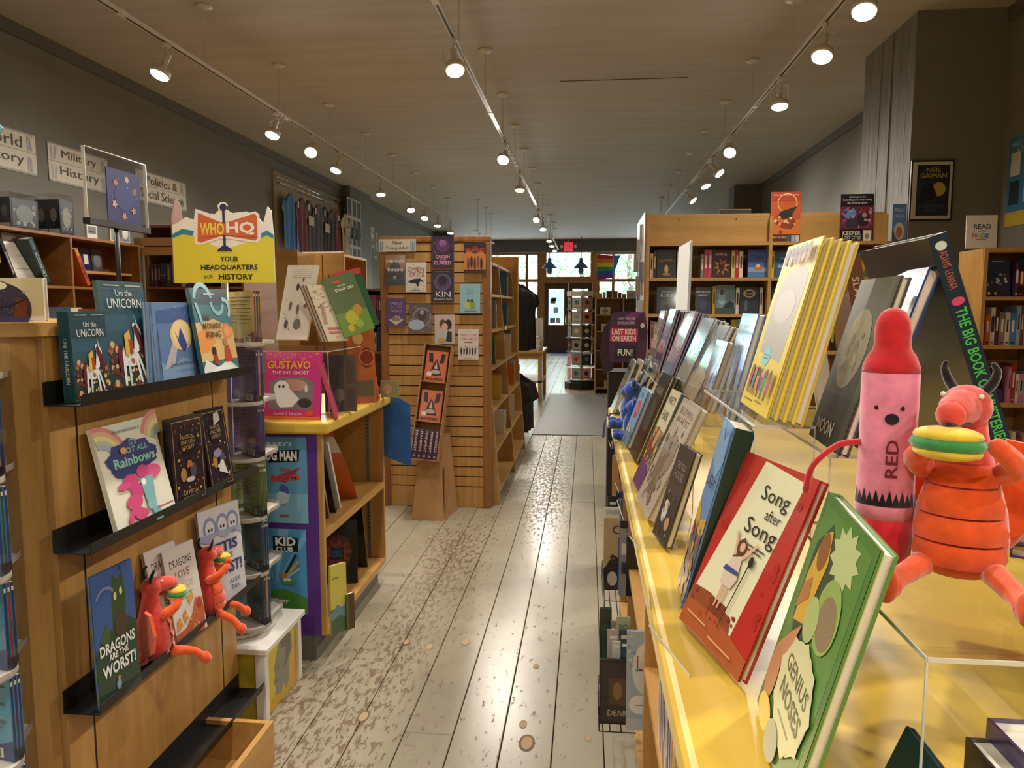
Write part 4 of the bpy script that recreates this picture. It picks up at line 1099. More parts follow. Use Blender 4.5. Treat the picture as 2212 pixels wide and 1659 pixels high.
book3('white and lilac book with furry round faces at the ledge end', (446, 1308), (532, 1264), (425, 1110), z3, .008, '#cfd2dc', YT, group=GL, drop=LIP - .0006, maxx=LXF - .003, spine_col='#56639c')

# ---------------- soft toys
def curve_tube(mb, pts, rads, col, seg=12, sub=5):
    P = [Vector(p) for p in pts]; out = []; rr = []
    for i in range(len(P) - 1):
        p0 = P[max(i - 1, 0)]; p1 = P[i]; p2 = P[i + 1]; p3 = P[min(i + 2, len(P) - 1)]
        for k in range(sub):
            t = k / sub
            out.append(.5 * ((2 * p1) + (p2 - p0) * t + (2 * p0 - 5 * p1 + 4 * p2 - p3) * t * t + (3 * p1 - p0 - 3 * p2 + p3) * t ** 3))
            rr.append(rads[i] + (rads[i + 1] - rads[i]) * t)
    out.append(P[-1]); rr.append(rads[-1])
    mb.tube(out, rr, seg, col)
    for e, r_ in ((out[0], rr[0]), (out[-1], rr[-1])): mb.ball(e, r_ * .999, col=col, seg=12, rings=8)
def soft_dragon(label, base, yaw, head_yaw, s=1.0, legs='sit', lean=0.0):
    """generic red plush creature about 0.25 m high; local: +Y forward, +X right, +Z up"""
    base = Vector(base)
    Rm = Matrix.Rotation(yaw, 3, 'Z')
    Lm = Matrix.Rotation(lean, 3, 'X')
    def T(v): return base + Rm @ (Lm @ (Vector(v) * s))
    def TV(mb):
        for i in range(len(mb.V)): mb.V[i] = T(mb.V[i])
        return mb
    red, orange = '#d8493c', '#e4561f'
    r = thing('soft_toy', label, 'soft toy', base, 'red soft toys')
    body = MB(); body.lathe([(0.0, 0.0), (.034, .002), (.051, .018), (.0555, .045), (.051, .078), (.040, .115), (.030, .145), (.025, .168), (.022, .19)], (0, 0, 0), seg=20, col=red, sx=.9, sy=.84)
    TV(body).build('body', 'plush', r, smooth=True)
    bel = MB()                                              # quilted belly
    ring = [(.0405, .016), (.0435, .045), (.040, .075), (.032, .108), (.0245, .135)]
    for j in range(len(ring) - 1):
        (r0, za), (r1, zb) = ring[j], ring[j + 1]
        vs = []
        for zz, rr_, o_ in ((za + .0012, r0, .0), ((za + zb) / 2, (r0 + r1) / 2, .006), (zb - .0012, r1, .0)):
            for k in range(9):
                a = math.radians(30 + 120 * k / 8)
                e = 1.0 - .12 * abs(k - 4) / 4
                vs.append(((rr_ * 1.11 + o_ * e + .0035) * math.cos(a), (rr_ * 1.04 + o_ * e + .0045) * math.sin(a), zz))
        fs = [(q * 9 + k, q * 9 + k + 1, (q + 1) * 9 + k + 1, (q + 1) * 9 + k)[::-1] for q in (0, 1) for k in range(8)]
        bel.add(vs, fs, orange)
    TV(bel).build('belly_panel', 'plush', r, smooth=True)
    hm = Matrix.Rotation(head_yaw, 3, 'Z')
    def H(v): return Vector((0, 0, .185)) + hm @ (Vector(v) * .8)
    hd = MB(); hd.ball(H((0, .006, .014)), .0265, .029, .026, col=red)
    curve_tube(hd, [H((0, .012, .016)), H((0, .05, .014)), H((0, .074, .010))], [.0225, .0195, .0155], red)
    hdo = TV(hd).build('head', 'plush', r, smooth=True)
    mo = MB(); curve_tube(mo, [H((-.019, .06, -.002)), H((0, .094, -.001)), H((.019, .06, -.002))], [.0018] * 3, '#2a1614', 6); TV(mo).build('mouth', 'plush', hdo)
    for sx in (-1, 1):
        e = MB().ball(H((sx * .024, .030, .033)), .003, col='#e9e6e0', seg=8, rings=6); TV(e).build('eye', 'gloss', hdo, smooth=True)
        ho = MB(); curve_tube(ho, [H((sx * .018, -.004, .036)), H((sx * .028, -.008, .05)), H((sx * .033, -.004, .066)), H((sx * .030, .004, .076))], [.0062, .0055, .0045, .0028], '#191514', 8); TV(ho).build('horn', 'plush', hdo, smooth=True)
        lg = MB()
        if legs == 'sit':
            curve_tube(lg, [(sx * .035, .035, .016), (sx * .055, .085, .010), (sx * .062, .112, .006)], [.014, .011, .012], orange)
            lg.ball((sx * .064, .12, .012), .013, .014, .02, col=orange)
        else:
            curve_tube(lg, [(sx * .038, .035, .014), (sx * .06, .078, -.002), (sx * .07, .10, -.028)], [.014, .011, .012], orange)
            lg.ball((sx * .072, .108, -.032), .016, .014, .018, col=orange)
        TV(lg).build('leg', 'plush', r, smooth=True)
        ar = MB(); curve_tube(ar, [(sx * .040, .012, .125), (sx * .048, .04, .140), (sx * .030, .064, .162)], [.014, .012, .010], orange); TV(ar).build('arm', 'plush', r, smooth=True)
        wg = MB(); wg.prism([(0, .02), (.05, .05), (.062, .10), (.045, .15), (.02, .155), (0, .12)] if sx > 0 else [(0, .12), (-.02, .155), (-.045, .15), (-.062, .10), (-.05, .05), (0, .02)], (sx * .022, -.052, .0), Vector((1, -.15 * sx, 0)), Zp, (0, .010, 0), orange); TV(wg).build('wing', 'plush', r)
    tl = MB(); curve_tube(tl, [(0, -.04, .02), (-.02, -.085, .016), (-.05, -.10, .03), (-.062, -.085, .07), (-.055, -.07, .10)], [.026, .022, .016, .012, .008], red); tl.prism([(-.02, 0), (.02, 0), (0, .03)], (-.055, -.066, .095), Xp, Zp, (0, -.006, 0), orange); TV(tl).build('tail', 'plush', r, smooth=True)
    sn = MB()                                               # folded yellow and green fabric snack held at the mouth
    c = H((0, .085, -.028))
    for k, (col, dz, rr_, th) in enumerate((('#e2c23a', -.009, .035, .008), ('#3f8f4c', 0, .0385, .0105), ('#e2c23a', .009, .035, .008))):
        sn.ball(c + Vector((0, 0, dz)), rr_, rr_ * .72, th * 1.25, col=col, seg=18, rings=8, rot=hm)
    TV(sn).build('snack', 'plush', r, smooth=True)
    return r
p = at_z(345, 1440, z3); soft_dragon('red plush toy with dark horns sitting on the third ledge, seen in profile', (-1.150, 1.80, LZ[2]), math.radians(-20), math.radians(-15), 1.0, 'edge')
soft_dragon('red plush toy at the far end of the third ledge, half behind its twin', (-1.148, 2.09, LZ[2]), math.radians(-70), math.radians(60), .95, 'edge')

# ---------------- things on the oak end case
WB = [('r', 0, 0, 1, 1, '#d9d4d0'), ('p', ell(.45, .28, .40, .62, 26), '#3d3a5c'), ('r', 0, 0, .86, .02, '#3d3a5c'), ('dots', 26, .12, .1, .8, .75, ['#8a87a8', '#b9b6c8'], .008, 3), ('p', [(.62, .1), (.8, .12), (.8, .5), (.66, .56)], '#6d3b26'), ('p', [(.2, .2), (.6, .34), (.8, .5), (.78, .52), (.58, .38), (.2, .24)], '#2a2340'), ('e', .42, .82, .16, .12, '#5a5560'), ('e', .42, .82, .14, .10, '#f0eeea'), ('t', 'Blink', .42, .82, .05, '#3c3a40'), ('e', .1, .34, .05, .06, '#c9cfa8')]
pb = at_y(97, 691, 1.60); pt = at_y(97, 602, 1.60)
book('white square book with a night-sky circle on the oak case top', (pb.x - .20, 1.60, AZ + .002), Xp, Zp, -Yp, .20, pt.z - AZ, .014, '#d6d1cd', WB)
for i, (px0, px1, py, c, nm) in enumerate([(98, 103, 672, '#a87a4a', 'tan'), (104, 151, 664, '#3c5a80', 'blue'), (170, 212, 668, '#6b5138', 'brown')]):
    a = at_y(px0, 691, 2.2); b = at_y(px1, py, 2.2)
    book('%s small book lying behind the unicorn books on the case top' % nm, (a.x, 2.2, AZ + .001), Xp, Zp, -Yp, b.x - a.x, max(.02, b.z - AZ), .06, c, None)
# low bookcase behind with the clear sign holder
case_open_x('bookcase', 'low oak bookcase hidden behind the end case', -2.2, -1.53, 2.40, 2.78, 1.40, [.1, .5, .9], mat='oak', back=False)
sh = thing('sign_holder', 'clear acrylic sign holder with a deep blue print on a black pole', 'sign', (-1.62, 2.45, 1.40))
MB().lathe([(.07, 0), (.07, .006), (.012, .010)], (-1.62, 2.45, 1.40), seg=20).build('base', 'black', sh)
MB().tube([(-1.62, 2.45, 1.408), (-1.62, 2.45, 1.73)], .008).build('pole', 'black', sh, smooth=True)
MB().box(-1.632, 2.295, 1.722, -1.606, 2.632, 1.742).build('channel', 'black', sh)
MB().box(-1.624, 2.297, 1.7425, -1.6215, 2.63, 1.968).build('acrylic_sheet', 'acrylic', sh)
MB().box(-1.6155, 2.297, 1.7425, -1.613, 2.63, 1.968).build('acrylic_sheet', 'acrylic', sh)
ed = MB(); ed.box(-1.624, 2.294, 1.7425, -1.613, 2.2968, 1.97); ed.box(-1.624, 2.6302, 1.7425, -1.613, 2.633, 1.97); ed.box(-1.624, 2.297, 1.9685, -1.613, 2.63, 1.971); ed.build('polished_edge', 'edge', sh)
MB().box(-1.6205, 2.405, 1.744, -1.6165, 2.592, 1.925, '#232d72').build('insert', 'print', sh)
print_mesh('insert_print', sh, (-1.6165, 2.405, 1.744), Yp, Zp, Xp, .187, .181, [('e', .5, .5, .3, .26, '#2d3880')] + [('p', star(.5 + .34 * math.cos(a), .5 + .36 * math.sin(a), .085, .045, 5, a), c) for a, c in ((0.4, '#b56a3c'), (1.3, '#d8c8a8'), (2.4, '#c2673a'), (3.6, '#d6a878'), (4.6, '#c8894e'), (5.6, '#b9885a'))] + [('dots', 12, .1, .1, .9, .9, ['#aab0cc'], .012, 5)], 'print')
# ================================================================ book spinner with the yellow header
def spinner(label, cx, cy, z0, ztop, tiers, cols, group, yaw0, header=True, ph=.185):
    r = thing('book_spinner', label, 'display rack', (cx, cy, z0))
    MB().lathe([(.14, 0), (.14, .012), (.02, .02)], (cx, cy, z0), seg=24).build('turntable', 'white', r, smooth=False)
    MB().tube([(cx, cy, z0 + .02), (cx, cy, ztop)], .012).build('pole', 'white', r, smooth=True)
    for k, z in enumerate(tiers):
        # white curved shelf: four rounded lobes
        pts = []
        for i in range(48):
            a = 2 * math.pi * i / 48; rr = .155 + .022 * math.cos(4 * (a - yaw0))
            pts.append((cx + rr * math.cos(a), cy + rr * math.sin(a)))
        m_ = MB(); m_.prism(pts[::-1], (0, 0, z), Xp, Yp, Zp * .004)
        sh_ = m_.build('shelf', 'white', r)
        m_ = MB()
        for i in range(48):
            p, q = pts[i], pts[(i + 1) % 48]
            m_.add([(p[0], p[1], z), (q[0], q[1], z), (q[0], q[1], z + .014), (p[0], p[1], z + .014)], [(0, 1, 2, 3), (3, 2, 1, 0)])
        m_.build('shelf_rim', 'white', sh_)
        for w in range(4):
            a = yaw0 + w * math.pi / 2
            U = Vector((math.cos(a), math.sin(a), 0)); W = Vector((-U.y, U.x, 0))
            c0 = Vector((cx, cy, z + .0045)) + U * .016 + W * .03
            # clear pocket
            pk = MB(); pk.obox(c0 - W * .004, U * .135, Zp * (ph * .55), W * .0015); pk.obox(c0 + U * .1355 - W * .004, U * .0015, Zp * ph * .55, W * .034)
            pk.build('pocket', 'acrylic', sh_)
    return r
def spin_books(desc, cx, cy, tiers, cols, group, yaw0, wings, n=3, ph=.185, txt='Who Was'):
    for k, z in enumerate(tiers):
        for w in wings:
            a = yaw0 + w * math.pi / 2
            U = Vector((math.cos(a), math.sin(a), 0)); W = Vector((-U.y, U.x, 0))
            nm, bc, fc = cols[k]
            for j in ((0,) if w == 1 else (2,) if w == 3 else range(n)):
                O = Vector((cx, cy, z + .0048)) + U * .018 + W * (.030 + .0085 * j)
                tb = fc if j % 2 == 0 else ['#8a3a3a', '#3a2f5a', '#c08a3a', '#26564a'][(k + j) % 4]
                its = [('r', 0, 0, 1, 1, bc), ('r', 0, 0, 1, .09, fc), ('p', [(.3, .09), (1, .09), (1, .26)], fc), ('r', .4, .03, .78, .15, '#d9d4c4')] + [('r', .46 + .04 * q, .045, .48 + .04 * q, .135, '#3a3630') for q in range(7)] + [('r', .1, .88 - .07 * q, .9 - .12 * (q % 3), .895 - .07 * q, '#5f574c') for q in range(8)]
                book('%s paperback, %s of three on the %s wing, %s tier of %s' % (nm, ordinal(j), ordinal(w), ordinal(k), desc), O, U, Zp, -W, .132, ph, .0075, bc, its if j == 0 else None, spine='R', hard=False, spine_col=tb, group=group, mat='gloss',
                     spine_items=[('r', 0, 0, 1, .14, '#221f2c'), ('r', .2, .9, .8, .95, '#d8d0c0')])
SCX, SCY = -1.285, 2.545
TI = [1.318, 1.112, .914, .700, .498, .302]
SC_ = [('tan', '#bfae6c', '#7e2c2c'), ('violet', '#7a66a0', '#47306a'), ('mauve', '#8670a4', '#4a3270'), ('green', '#94a870', '#32643c'), ('teal', '#64949f', '#2f4278'), ('blue-grey', '#628a98', '#2c3e72')]
sp = spinner('clear and white book spinner under the yellow bow-tie sign', SCX, SCY, .275, 1.56, TI, SC_, None, math.radians(-38))
spin_books('the yellow-signed rack', SCX, SCY, TI, SC_, 'paperbacks in the yellow-signed spinner', math.radians(-38), (0, 1, 3))
# header sign: yellow board with white and blue crest, orange bow-tie badge
def header(root, O, R, N, w, h, back=True):
    O, R, N = Vector(O), Vector(R), Vector(N)
    out = [(0, 0), (1, 0), (1, .58), (.985, .9), (.95, .96), (.90, .74), (.86, .82), (.74, .90), (.60, .88), (.54, .93), (.56, .98), (.53, 1.02), (.49, 1.02), (.46, .98), (.47, .92), (.42, .86), (.24, .94), (.22, .8), (.14, .84), (.05, .76), (0, .74)]
    MB().prism([(x * w, y * h) for x, y in out], O, R, Zp, N * -.003, '#ece9e2').build('header_board', 'print', root)
    it = [('p', [(0, 0), (1, 0), (1, .55), (.93, .60), (.88, .56), (.5, .42), (.2, .60), (.1, .62), (0, .57)], '#ddd23c'), ('p', [(0, .57), (.1, .62), (.2, .60), (.22, .66), (.1, .69), (0, .62)], '#2c86a4'), ('p', [(.88, .56), (.93, .60), (1, .55), (1, .60), (.94, .66), (.88, .62)], '#2c86a4'),
          ('p', [(.22, .50), (.245, .92), (.48, .80), (.52, .80), (.83, .90), (.87, .86), (.87, .54), (.84, .50), (.55, .56), (.48, .56), (.27, .48)], '#ece9e2'), ('p', [(.25, .53), (.265, .89), (.48, .77), (.56, .77), (.82, .87), (.845, .84), (.845, .56), (.82, .53), (.56, .59), (.48, .59), (.28, .51)], '#d0653a'),
          ('r', .505, .40, .53, .96, '#2a2b58'), ('e', .517, .955, .035, .045, '#2a2b58'), ('p', [(.45, .42), (.585, .42), (.54, .47), (.495, .47)], '#2a2b58'), ('p', [(.44, .40), (.60, .40), (.585, .42), (.45, .42)], '#2a2b58'),
          ('p', [(.275, .57), (.50, .605), (.50, .75), (.285, .80)], '#d0653a'), ('p', [(.5, .605), (.83, .58), (.83, .82), (.5, .75)], '#d0653a'),
          ('t', 'WHO', .40, .685, .155, '#e3d83e', {'w': .24, 'bold': .03, 'fit': 1}), ('t', 'HQ', .68, .685, .165, '#ece9e2', {'w': .28, 'bold': .035, 'fit': 1}),
          ('t', 'YOUR', .56, .30, .065, '#1e1b20', {'bold': .02}), ('t', 'HEADQUARTERS', .555, .19, .075, '#1e1b20', {'bold': .02, 'w': .56}), ('t', 'FOR', .35, .075, .045, '#1e1b20', {'rot': .12}), ('t', 'HISTORY', .62, .075, .075, '#1e1b20', {'bold': .02, 'w': .34})]
    print_mesh('header_print', root, O, R, Zp, N, w, h, it, 'print')
hO = Vector((-1.432, 2.475, 1.537)); hw_ = .364
header(sp, hO, Xp, -Yp, hw_, .268)
MB().prism([(0, 0), (.11, 0), (.12, .1), (.10, .2), (.08, .28), (.04, .30), (0, .22)], hO + Vector((-.002, .001, 0)), Vector((-.1, .995, 0)), Zp, Vector((-.003, 0, 0)), '#7a4a32').build('side_board', 'print', sp)
print_mesh('side_print', sp, hO + Vector((-.0055, .001, 0)) + Vector((-.011, .109, 0)), Vector((.1, -.995, 0)), Zp, Vector((-.995, -.1, 0)), .11, .28, [('e', .5, .6, .36, .3, '#8a5a40'), ('r', 0, 0, 1, .25, '#6a7280')], 'print')
MB().box(-1.41, 2.48, 1.548, -1.10, 2.545, 1.552).build('header_support', 'white', sp)
# white stand
st = thing('display_stand', 'low white display stand with yellow panels and a grey profile portrait', 'stand', (-1.23, 2.5, 0))
SX0, SX1, SY0, SY1, SZ = -1.42, -1.105, 2.37, 2.70, .272
MB().box(SX0 + .02, SY0 + .012, .0, SX1 - .012, SY1 - .012, SZ - .022, '#cdbb3c').build('panel_box', 'print', st)
for a in (SX0, SX1 - .035):
    for b in (SY0, SY1 - .03): MB().box(a, b, 0, a + .035, b + .03, SZ - .022).build('corner_post', 'whitecard', st)
MB().bbox(SX0 - .012, SY0 - .014, SZ - .022, SX1 + .014, SY1 + .012, SZ, .003, 1).build('top_panel', 'whitecard', st)
print_mesh('portrait_print', st, (SX1 - .0119, SY0 + .03, .0), Yp, Zp, Xp, SY1 - SY0 - .06, SZ - .022, [('p', [(0, 0), (1, 0), (1, .75)], '#d2a838'), ('p', [(.30, .16), (.44, .10), (.56, .22), (.60, .1), (.74, .14), (.74, .45), (.86, .62), (.84, .86), (.66, .95), (.46, .92), (.34, .74), (.26, .56), (.30, .48), (.24, .36), (.30, .30)], '#8d8a7c'), ('p', [(.56, .40), (.80, .58), (.84, .84), (.64, .94), (.46, .90), (.5, .78), (.66, .72)], '#6f6c60'), ('e', .37, .55, .035, .014, '#4a473e'), ('p', [(.27, .35), (.40, .36), (.40, .37), (.27, .365)], '#4a473e'), ('p', [(.60, .5), (.66, .52), (.66, .60), (.61, .60)], '#7c796c')], 'print')
# second spinner, mostly out of view at the left edge
S2X, S2Y = -1.342, 1.36
T2 = [1.30, 1.098, .896, .694, .492, .29]
C2 = [('navy', '#2b4a78', '#22315c'), ('deep blue', '#2d5a86', '#1f2f5a'), ('sky', '#5a93b8', '#22407a'), ('sea', '#3f86a4', '#203a6c'), ('azure', '#5aa0c4', '#1f3a70'), ('cobalt', '#3d78a8', '#1f3468')]
sp2 = spinner('second book spinner cut by the picture edge, blue paperbacks', S2X, S2Y, 0.0, 1.62, T2, C2, None, math.radians(-12), header=False)
spin_books('the edge rack', S2X, S2Y, T2, C2, 'paperbacks in the spinner at the picture edge', math.radians(-12), (0,), n=3)
MB().box(-1.40, 1.39, 1.54, -1.172, 1.393, 1.80, '#ddd23c').build('header_board', 'print', sp2)
MB().prism([(0, 0), (.07, .0), (.10, .02), (.11, .035), (.09, .06), (.05, .07), (0, .07)], (-1.252, 1.385, 1.765), Xp, Zp, (0, .003, 0), '#7fc3d4').build('header_wave', 'print', sp2)

# ================================================================ purple counter case
PX0, PX1, PY0, PY1, PZ = -1.98, -1.05, 2.83, 3.74, 1.0
pc = thing('display_case', 'purple-ended oak counter case with a yellow top', 'display case', ((PX0 + PX1) / 2, (PY0 + PY1) / 2, 0))
MB().bbox(PX0 - .04, PY0 - .03, PZ - .05, PX1 + .035, PY1 + .035, PZ, .012, 3).build('counter_top', 'yellow', pc, smooth=False)
MB().box(PX0, PY0, .11, PX1 - .02, PY0 + .02, PZ - .05).build('end_panel', 'purple', pc)
MB().box(PX0, PY1 - .02, .11, PX1 - .02, PY1, PZ - .05).build('end_panel', 'oak', pc)
MB().box(PX0 + .05, PY0 + .03, 0, PX1 - .06, PY1 - .03, .11).build('toe_kick', 'kick', pc)
MB().box(PX1 - .06, PY0 + .005, 0, PX1 - .045, PY1 - .005, .11).build('toe_board', 'kick', pc)
MB().box(PX0, PY0 + .002, 0, PX1 - .0605, PY0 + .015, .11).build('toe_end', 'kick', pc)
MB().box(PX1 - .02, PY0, .11, PX1, PY0 + .022, PZ - .05).build('front_stile', 'oak', pc)
MB().box(PX1 - .02, PY1 - .022, .11, PX1, PY1, PZ - .05).build('front_stile', 'oak', pc)
MB().box(PX1 - .40, PY0 + .02, .11, PX1 - .392, PY1 - .02, PZ - .05).build('back_panel', 'oakdark', pc)
for z in (.135, .545):
    MB().box(PX1 - .3915, PY0 + .0205, z - .024, PX1 - .001, PY1 - .0225, z).build('shelf', 'oak_y', pc)
    MB().box(PX1 - .012, PY0 + .0225, z - .032, PX1 + .0, PY1 - .0227, z - .0005).build('shelf_edge', 'oak_y', pc)
for xx in (PX1 - .09, PX1 - .30):
    sl = MB().box(xx, PY1 - .0235, .14, xx + .016, PY1 - .0205, PZ - .055).build('shelf_standard', 'steel', pc)
    hl = MB()
    for q in range(40): hl.box(xx + .005, PY1 - .0239, .16 + q * .0195, xx + .011, PY1 - .0234, .166 + q * .0195)
    h_ = hl.build('slot_holes', 'black', sl); h_['kind'] = 'stuff'
def poster(label, O, R, N, w, h, col, items, mat='print', group=None, t=.0012, name='poster'):
    O, R, N = Vector(O), Vector(R), Vector(N)
    o = tag(MB().obox(O, R * w, Zp * h, N * t, col).build(name, mat, None, O + R * w / 2), label, 'poster', group)
    print_mesh('print', o, O + N * t, R, Zp, N, w, h, items, mat)
    return o
q0 = at_y(667, 1131, PY0); q1 = at_y(667, 945, PY0)
poster('pale blue comic poster, upper of two on the purple end', (q0.x - .24, PY0 - .0005, q0.z), Xp, -Yp, .24, q1.z - q0.z, '#7fb4d0', [('r', 0, .35, 1, 1, '#5f9dc4'), ('t', "PILKEY'S", .5, .92, .045, '#eef2f2', {'bold': .02, 'w': .5}), ('p', [(.34, .70), (.86, .72), (.88, .86), (.33, .84)], '#17181c'), ('t', 'DOG MAN', .5, .785, .12, '#eef0f0', {'w': .66, 'bold': .04}), ('p', [(.35, .52), (.9, .66), (.62, .47)], '#9a3a6a'), ('t', 'CHA', .62, .62, .05, '#b8402c', {'bold': .03}), ('t', 'BOOM!', .62, .53, .08, '#c2452c', {'w': .5, 'bold': .04, 'rot': .1}), ('p', [(.45, .2), (.66, .24), (.70, .34), (.55, .4), (.46, .34)], '#bcd4e0'), ('p', [(.5, .38), (.68, .34), (.66, .42), (.55, .46)], '#4a5fa8'), ('r', .5, .08, .66, .1, '#b83a34')], group='posters on the purple end')
q0 = at_y(666, 1328, PY0); q1 = at_y(666, 1144, PY0)
KC = [('r', 0, 0, 1, 1, '#4f9bd0')] + [('p', [(.45, .35), (.45 + 1.2 * math.cos(a), .35 + 1.2 * math.sin(a)), (.45 + 1.2 * math.cos(a + .16), .35 + 1.2 * math.sin(a + .16))], '#7cb8de') for a in (.45, .9, 1.35, 1.8, 2.25)]
KC = [(k_[0], [(min(max(x, 0), 1), min(max(y, 0), 1)) for x, y in k_[1]], k_[2]) if k_[0] == 'p' else k_ for k_ in KC]
KC += [('p', [(0, 0), (1, 0), (1, .2), (.6, .3), (0, .26)], '#4f8a3a'), ('p', [(.42, .74), (.86, .74), (.86, .90), (.42, .92)], '#1c1d22'), ('t', 'KID', .64, .855, .10, '#eef0f0', {'w': .36, 'bold': .04}), ('t', 'CLUB', .62, .765, .055, '#eef0f0', {'w': .3, 'bold': .03}), ('p', [(.6, .48), (.64, .46), (.84, .70), (.80, .72)], '#2a3038'), ('p', [(.62, .46), (.66, .44), (.88, .62), (.85, .64)], '#c9b23c'), ('p', [(.62, .44), (.66, .42), (.9, .54), (.87, .56)], '#9fc4d8'), ('e', .6, .45, .06, .04, '#c07a3a'), ('e', .68, .38, .14, .03, '#4f9a44'), ('e', .62, .41, .035, .02, '#e6ece0'), ('e', .69, .41, .035, .02, '#e6ece0'), ('t', 'Pilkey', .5, .16, .06, '#eef0f0', {'w': .4, 'bold': .02})]
poster('bright blue sunburst comic poster, lower of two on the purple end', (q0.x - .24, PY0 - .0005, q0.z), Xp, -Yp, .24, q1.z - q0.z, '#4f9bd0', KC, group='posters on the purple end')
cb = tag(MB().prism([(0, .06), (.16, 0), (.16, .33), (0, .42)][::1], (PX1 - .02, PY1 + .012, .62), Xp, Zp, (0, .003, 0), '#2a62a8').build('hanging_card', 'print', None, (PX1, PY1, .62)), 'plain blue card sticking out at the far end of the counter', 'card')
# books on the inner shelves
GP = 'books in the purple counter case'
def shelf_lean(label, y, z, w, h, t, ang, col, items, x=PX1 - .05, group=GP):
    """cover towards +Y ... leaning along the shelf, spine towards the aisle"""
    V = Vector((0, math.sin(ang), math.cos(ang))); R = Vector((0, math.cos(ang), -math.sin(ang)))
    if ang < 0: z0_ = z
    else: z0_ = z + t * math.sin(ang)
    return spine_book(label, (x, y, z0_ + .0008), R, V, Xp, t, h, w, col, items, group=group)
shelf_lean('dark green upright book on the upper case shelf', PY0 + .03, .545, .22, .30, .022, 0, '#1f3a2c', [('r', .3, .3, .7, .7, '#57704e')])
shelf_lean('navy book leaning on the green one, upper case shelf', PY0 + .13, .545, .20, .22, .018, -.25, '#1c2a5c', [('r', .3, .3, .7, .7, '#7683b8')])
shelf_lean('brown book leaning on the navy one, upper case shelf', PY0 + .20, .545, .20, .26, .016, -.35, '#6a4c2a', [('r', .3, .3, .7, .7, '#b09a70')])
shelf_lean('slim black book leaning on the upper case shelf', PY0 + .29, .545, .22, .33, .012, -.42, '#1c1c1e', None)
shelf_lean('white-edged book leaning on the upper case shelf', PY0 + .35, .545, .24, .36, .016, -.42, '#d9d7d2', [('r', .3, .05, .7, .1, '#8a4a44')])
V_ = Vector((-.18, -.36, .92)).normalized(); R_ = Vector((.45, .80, .39)); R_ = (R_ - V_ * R_.dot(V_)).normalized(); N_ = R_.cross(V_)
cur = thing('curved_book', 'orange fire-patterned book curling on the upper case shelf', 'book', (PX1 - .1, PY0 + .42, .56))
mbb = MB()
n = 12; vs = []
for j in range(n + 1):
    t = j / n
    for i in range(5):
        u = i / 4
        vs.append(Vector((PX1 - .20 + .17 * u, PY0 + .16 + .34 * t ** 1.25 + .05 * u, .94 - .385 * t + .05 * math.sin(math.pi * t) - .02 * u)))
fs = [(j * 5 + i, j * 5 + i + 1, j * 5 + i + 6, j * 5 + i + 5) for j in range(n) for i in range(4)]
mbb.add(vs, fs, '#c8602a'); mbb.add([v - Vector((0, -.006, .006)) for v in vs], [f[::-1] for f in fs], '#d9d0bc')
mbb.build('cover', 'gloss', cur, smooth=True)
pm = MB()
for (a, b, c, d, cc) in ((1, 3, 1, 3, '#d9b878'), (1, 3, 4, 6, '#7a2c1c'), (1, 4, 7, 8, '#e0a03c'), (2, 4, 9, 11, '#4a2218')):
    for i in range(a, b):
        for j in range(c, d):
            k_ = j * 5 + i
            pm.add([vs[q] + Vector((.001, -.002, .003)) for q in (k_, k_ + 1, k_ + 6, k_ + 5)], [(0, 1, 2, 3)], cc)
pm.build('cover_print', 'gloss', cur)
def cover_lean(label, y, z, w, h, t, ang, col, items, x, group=GP, yawd=0.0):
    """cover facing the viewer (-Y) turned by yawd, leaning back"""
    R = Vector((math.cos(yawd), math.sin(yawd), 0)); Nf = Vector((math.sin(yawd), -math.cos(yawd), 0))
    V = Zp * math.cos(ang) - Nf * math.sin(ang); Nn = Nf * math.cos(ang) + Zp * math.sin(ang)
    return book(label, Vector((x, y, z + .0008 + t * math.sin(max(ang, 0)))), R, V, Nn, w, h, t, col, items, group=group)
FB = [('r', 0, 0, 1, 1, '#1d1a1c'), ('e', .5, .5, .36, .28, '#5a3524'), ('p', star(.5, .5, .4, .2, 9, 0, .6), '#8a4a26'), ('r', .34, .38, .66, .58, '#23303c'), ('t', 'THE', .5, .56, .035, '#3f8ab0'), ('t', 'ROBOT', .5, .5, .05, '#4a9ac4', {'w': .28}), ('t', 'GAME', .5, .44, .045, '#4a9ac4', {'w': .24})]
cover_lean('black fire-art book leaning on the lower case shelf', 3.30, .135, .19, .30, .012, .2, '#1a181a', FB, PX1 - .215, yawd=.25)
shelf_lean('second slim black book leaning on the lower case shelf', PY0 + .74, .135, .24, .36, .008, -.22, '#191819', None)
q = at_z(713, 1355, .06)
GQ = [('r', 0, 0, 1, 1, '#cfc45c'), ('r', 0, .0, 1, .36, '#3d6a6a'), ('p', [(0, .3), (.4, .42), (.7, .36), (1, .44), (1, .2), (0, .2)], '#6a8fa0'), ('p', [(0, .0), (1, 0), (1, .2), (.5, .26), (0, .18)], '#4a6a4c'), ('r', .1, .8, .5, .82, '#8a8440')]
pg_ = at_z(716, 1372, .1362); Rg = Vector((.62, .785, 0)).normalized()
book('yellow and sea-green tall book on the lower case shelf', pg_, Rg, Zp, Vector((Rg.y, -Rg.x, 0)), .075, .285, .012, '#cfc45c', GQ, group=GP)
pg_ = at_z(749, 1362, .1362)
book('brown and green book beside the sea-green one on the lower case shelf', pg_, Rg, Zp, Vector((Rg.y, -Rg.x, 0)), .04, .15, .02, '#5a3a26', [('r', 0, 0, .3, 1, '#55682f')], group=GP)
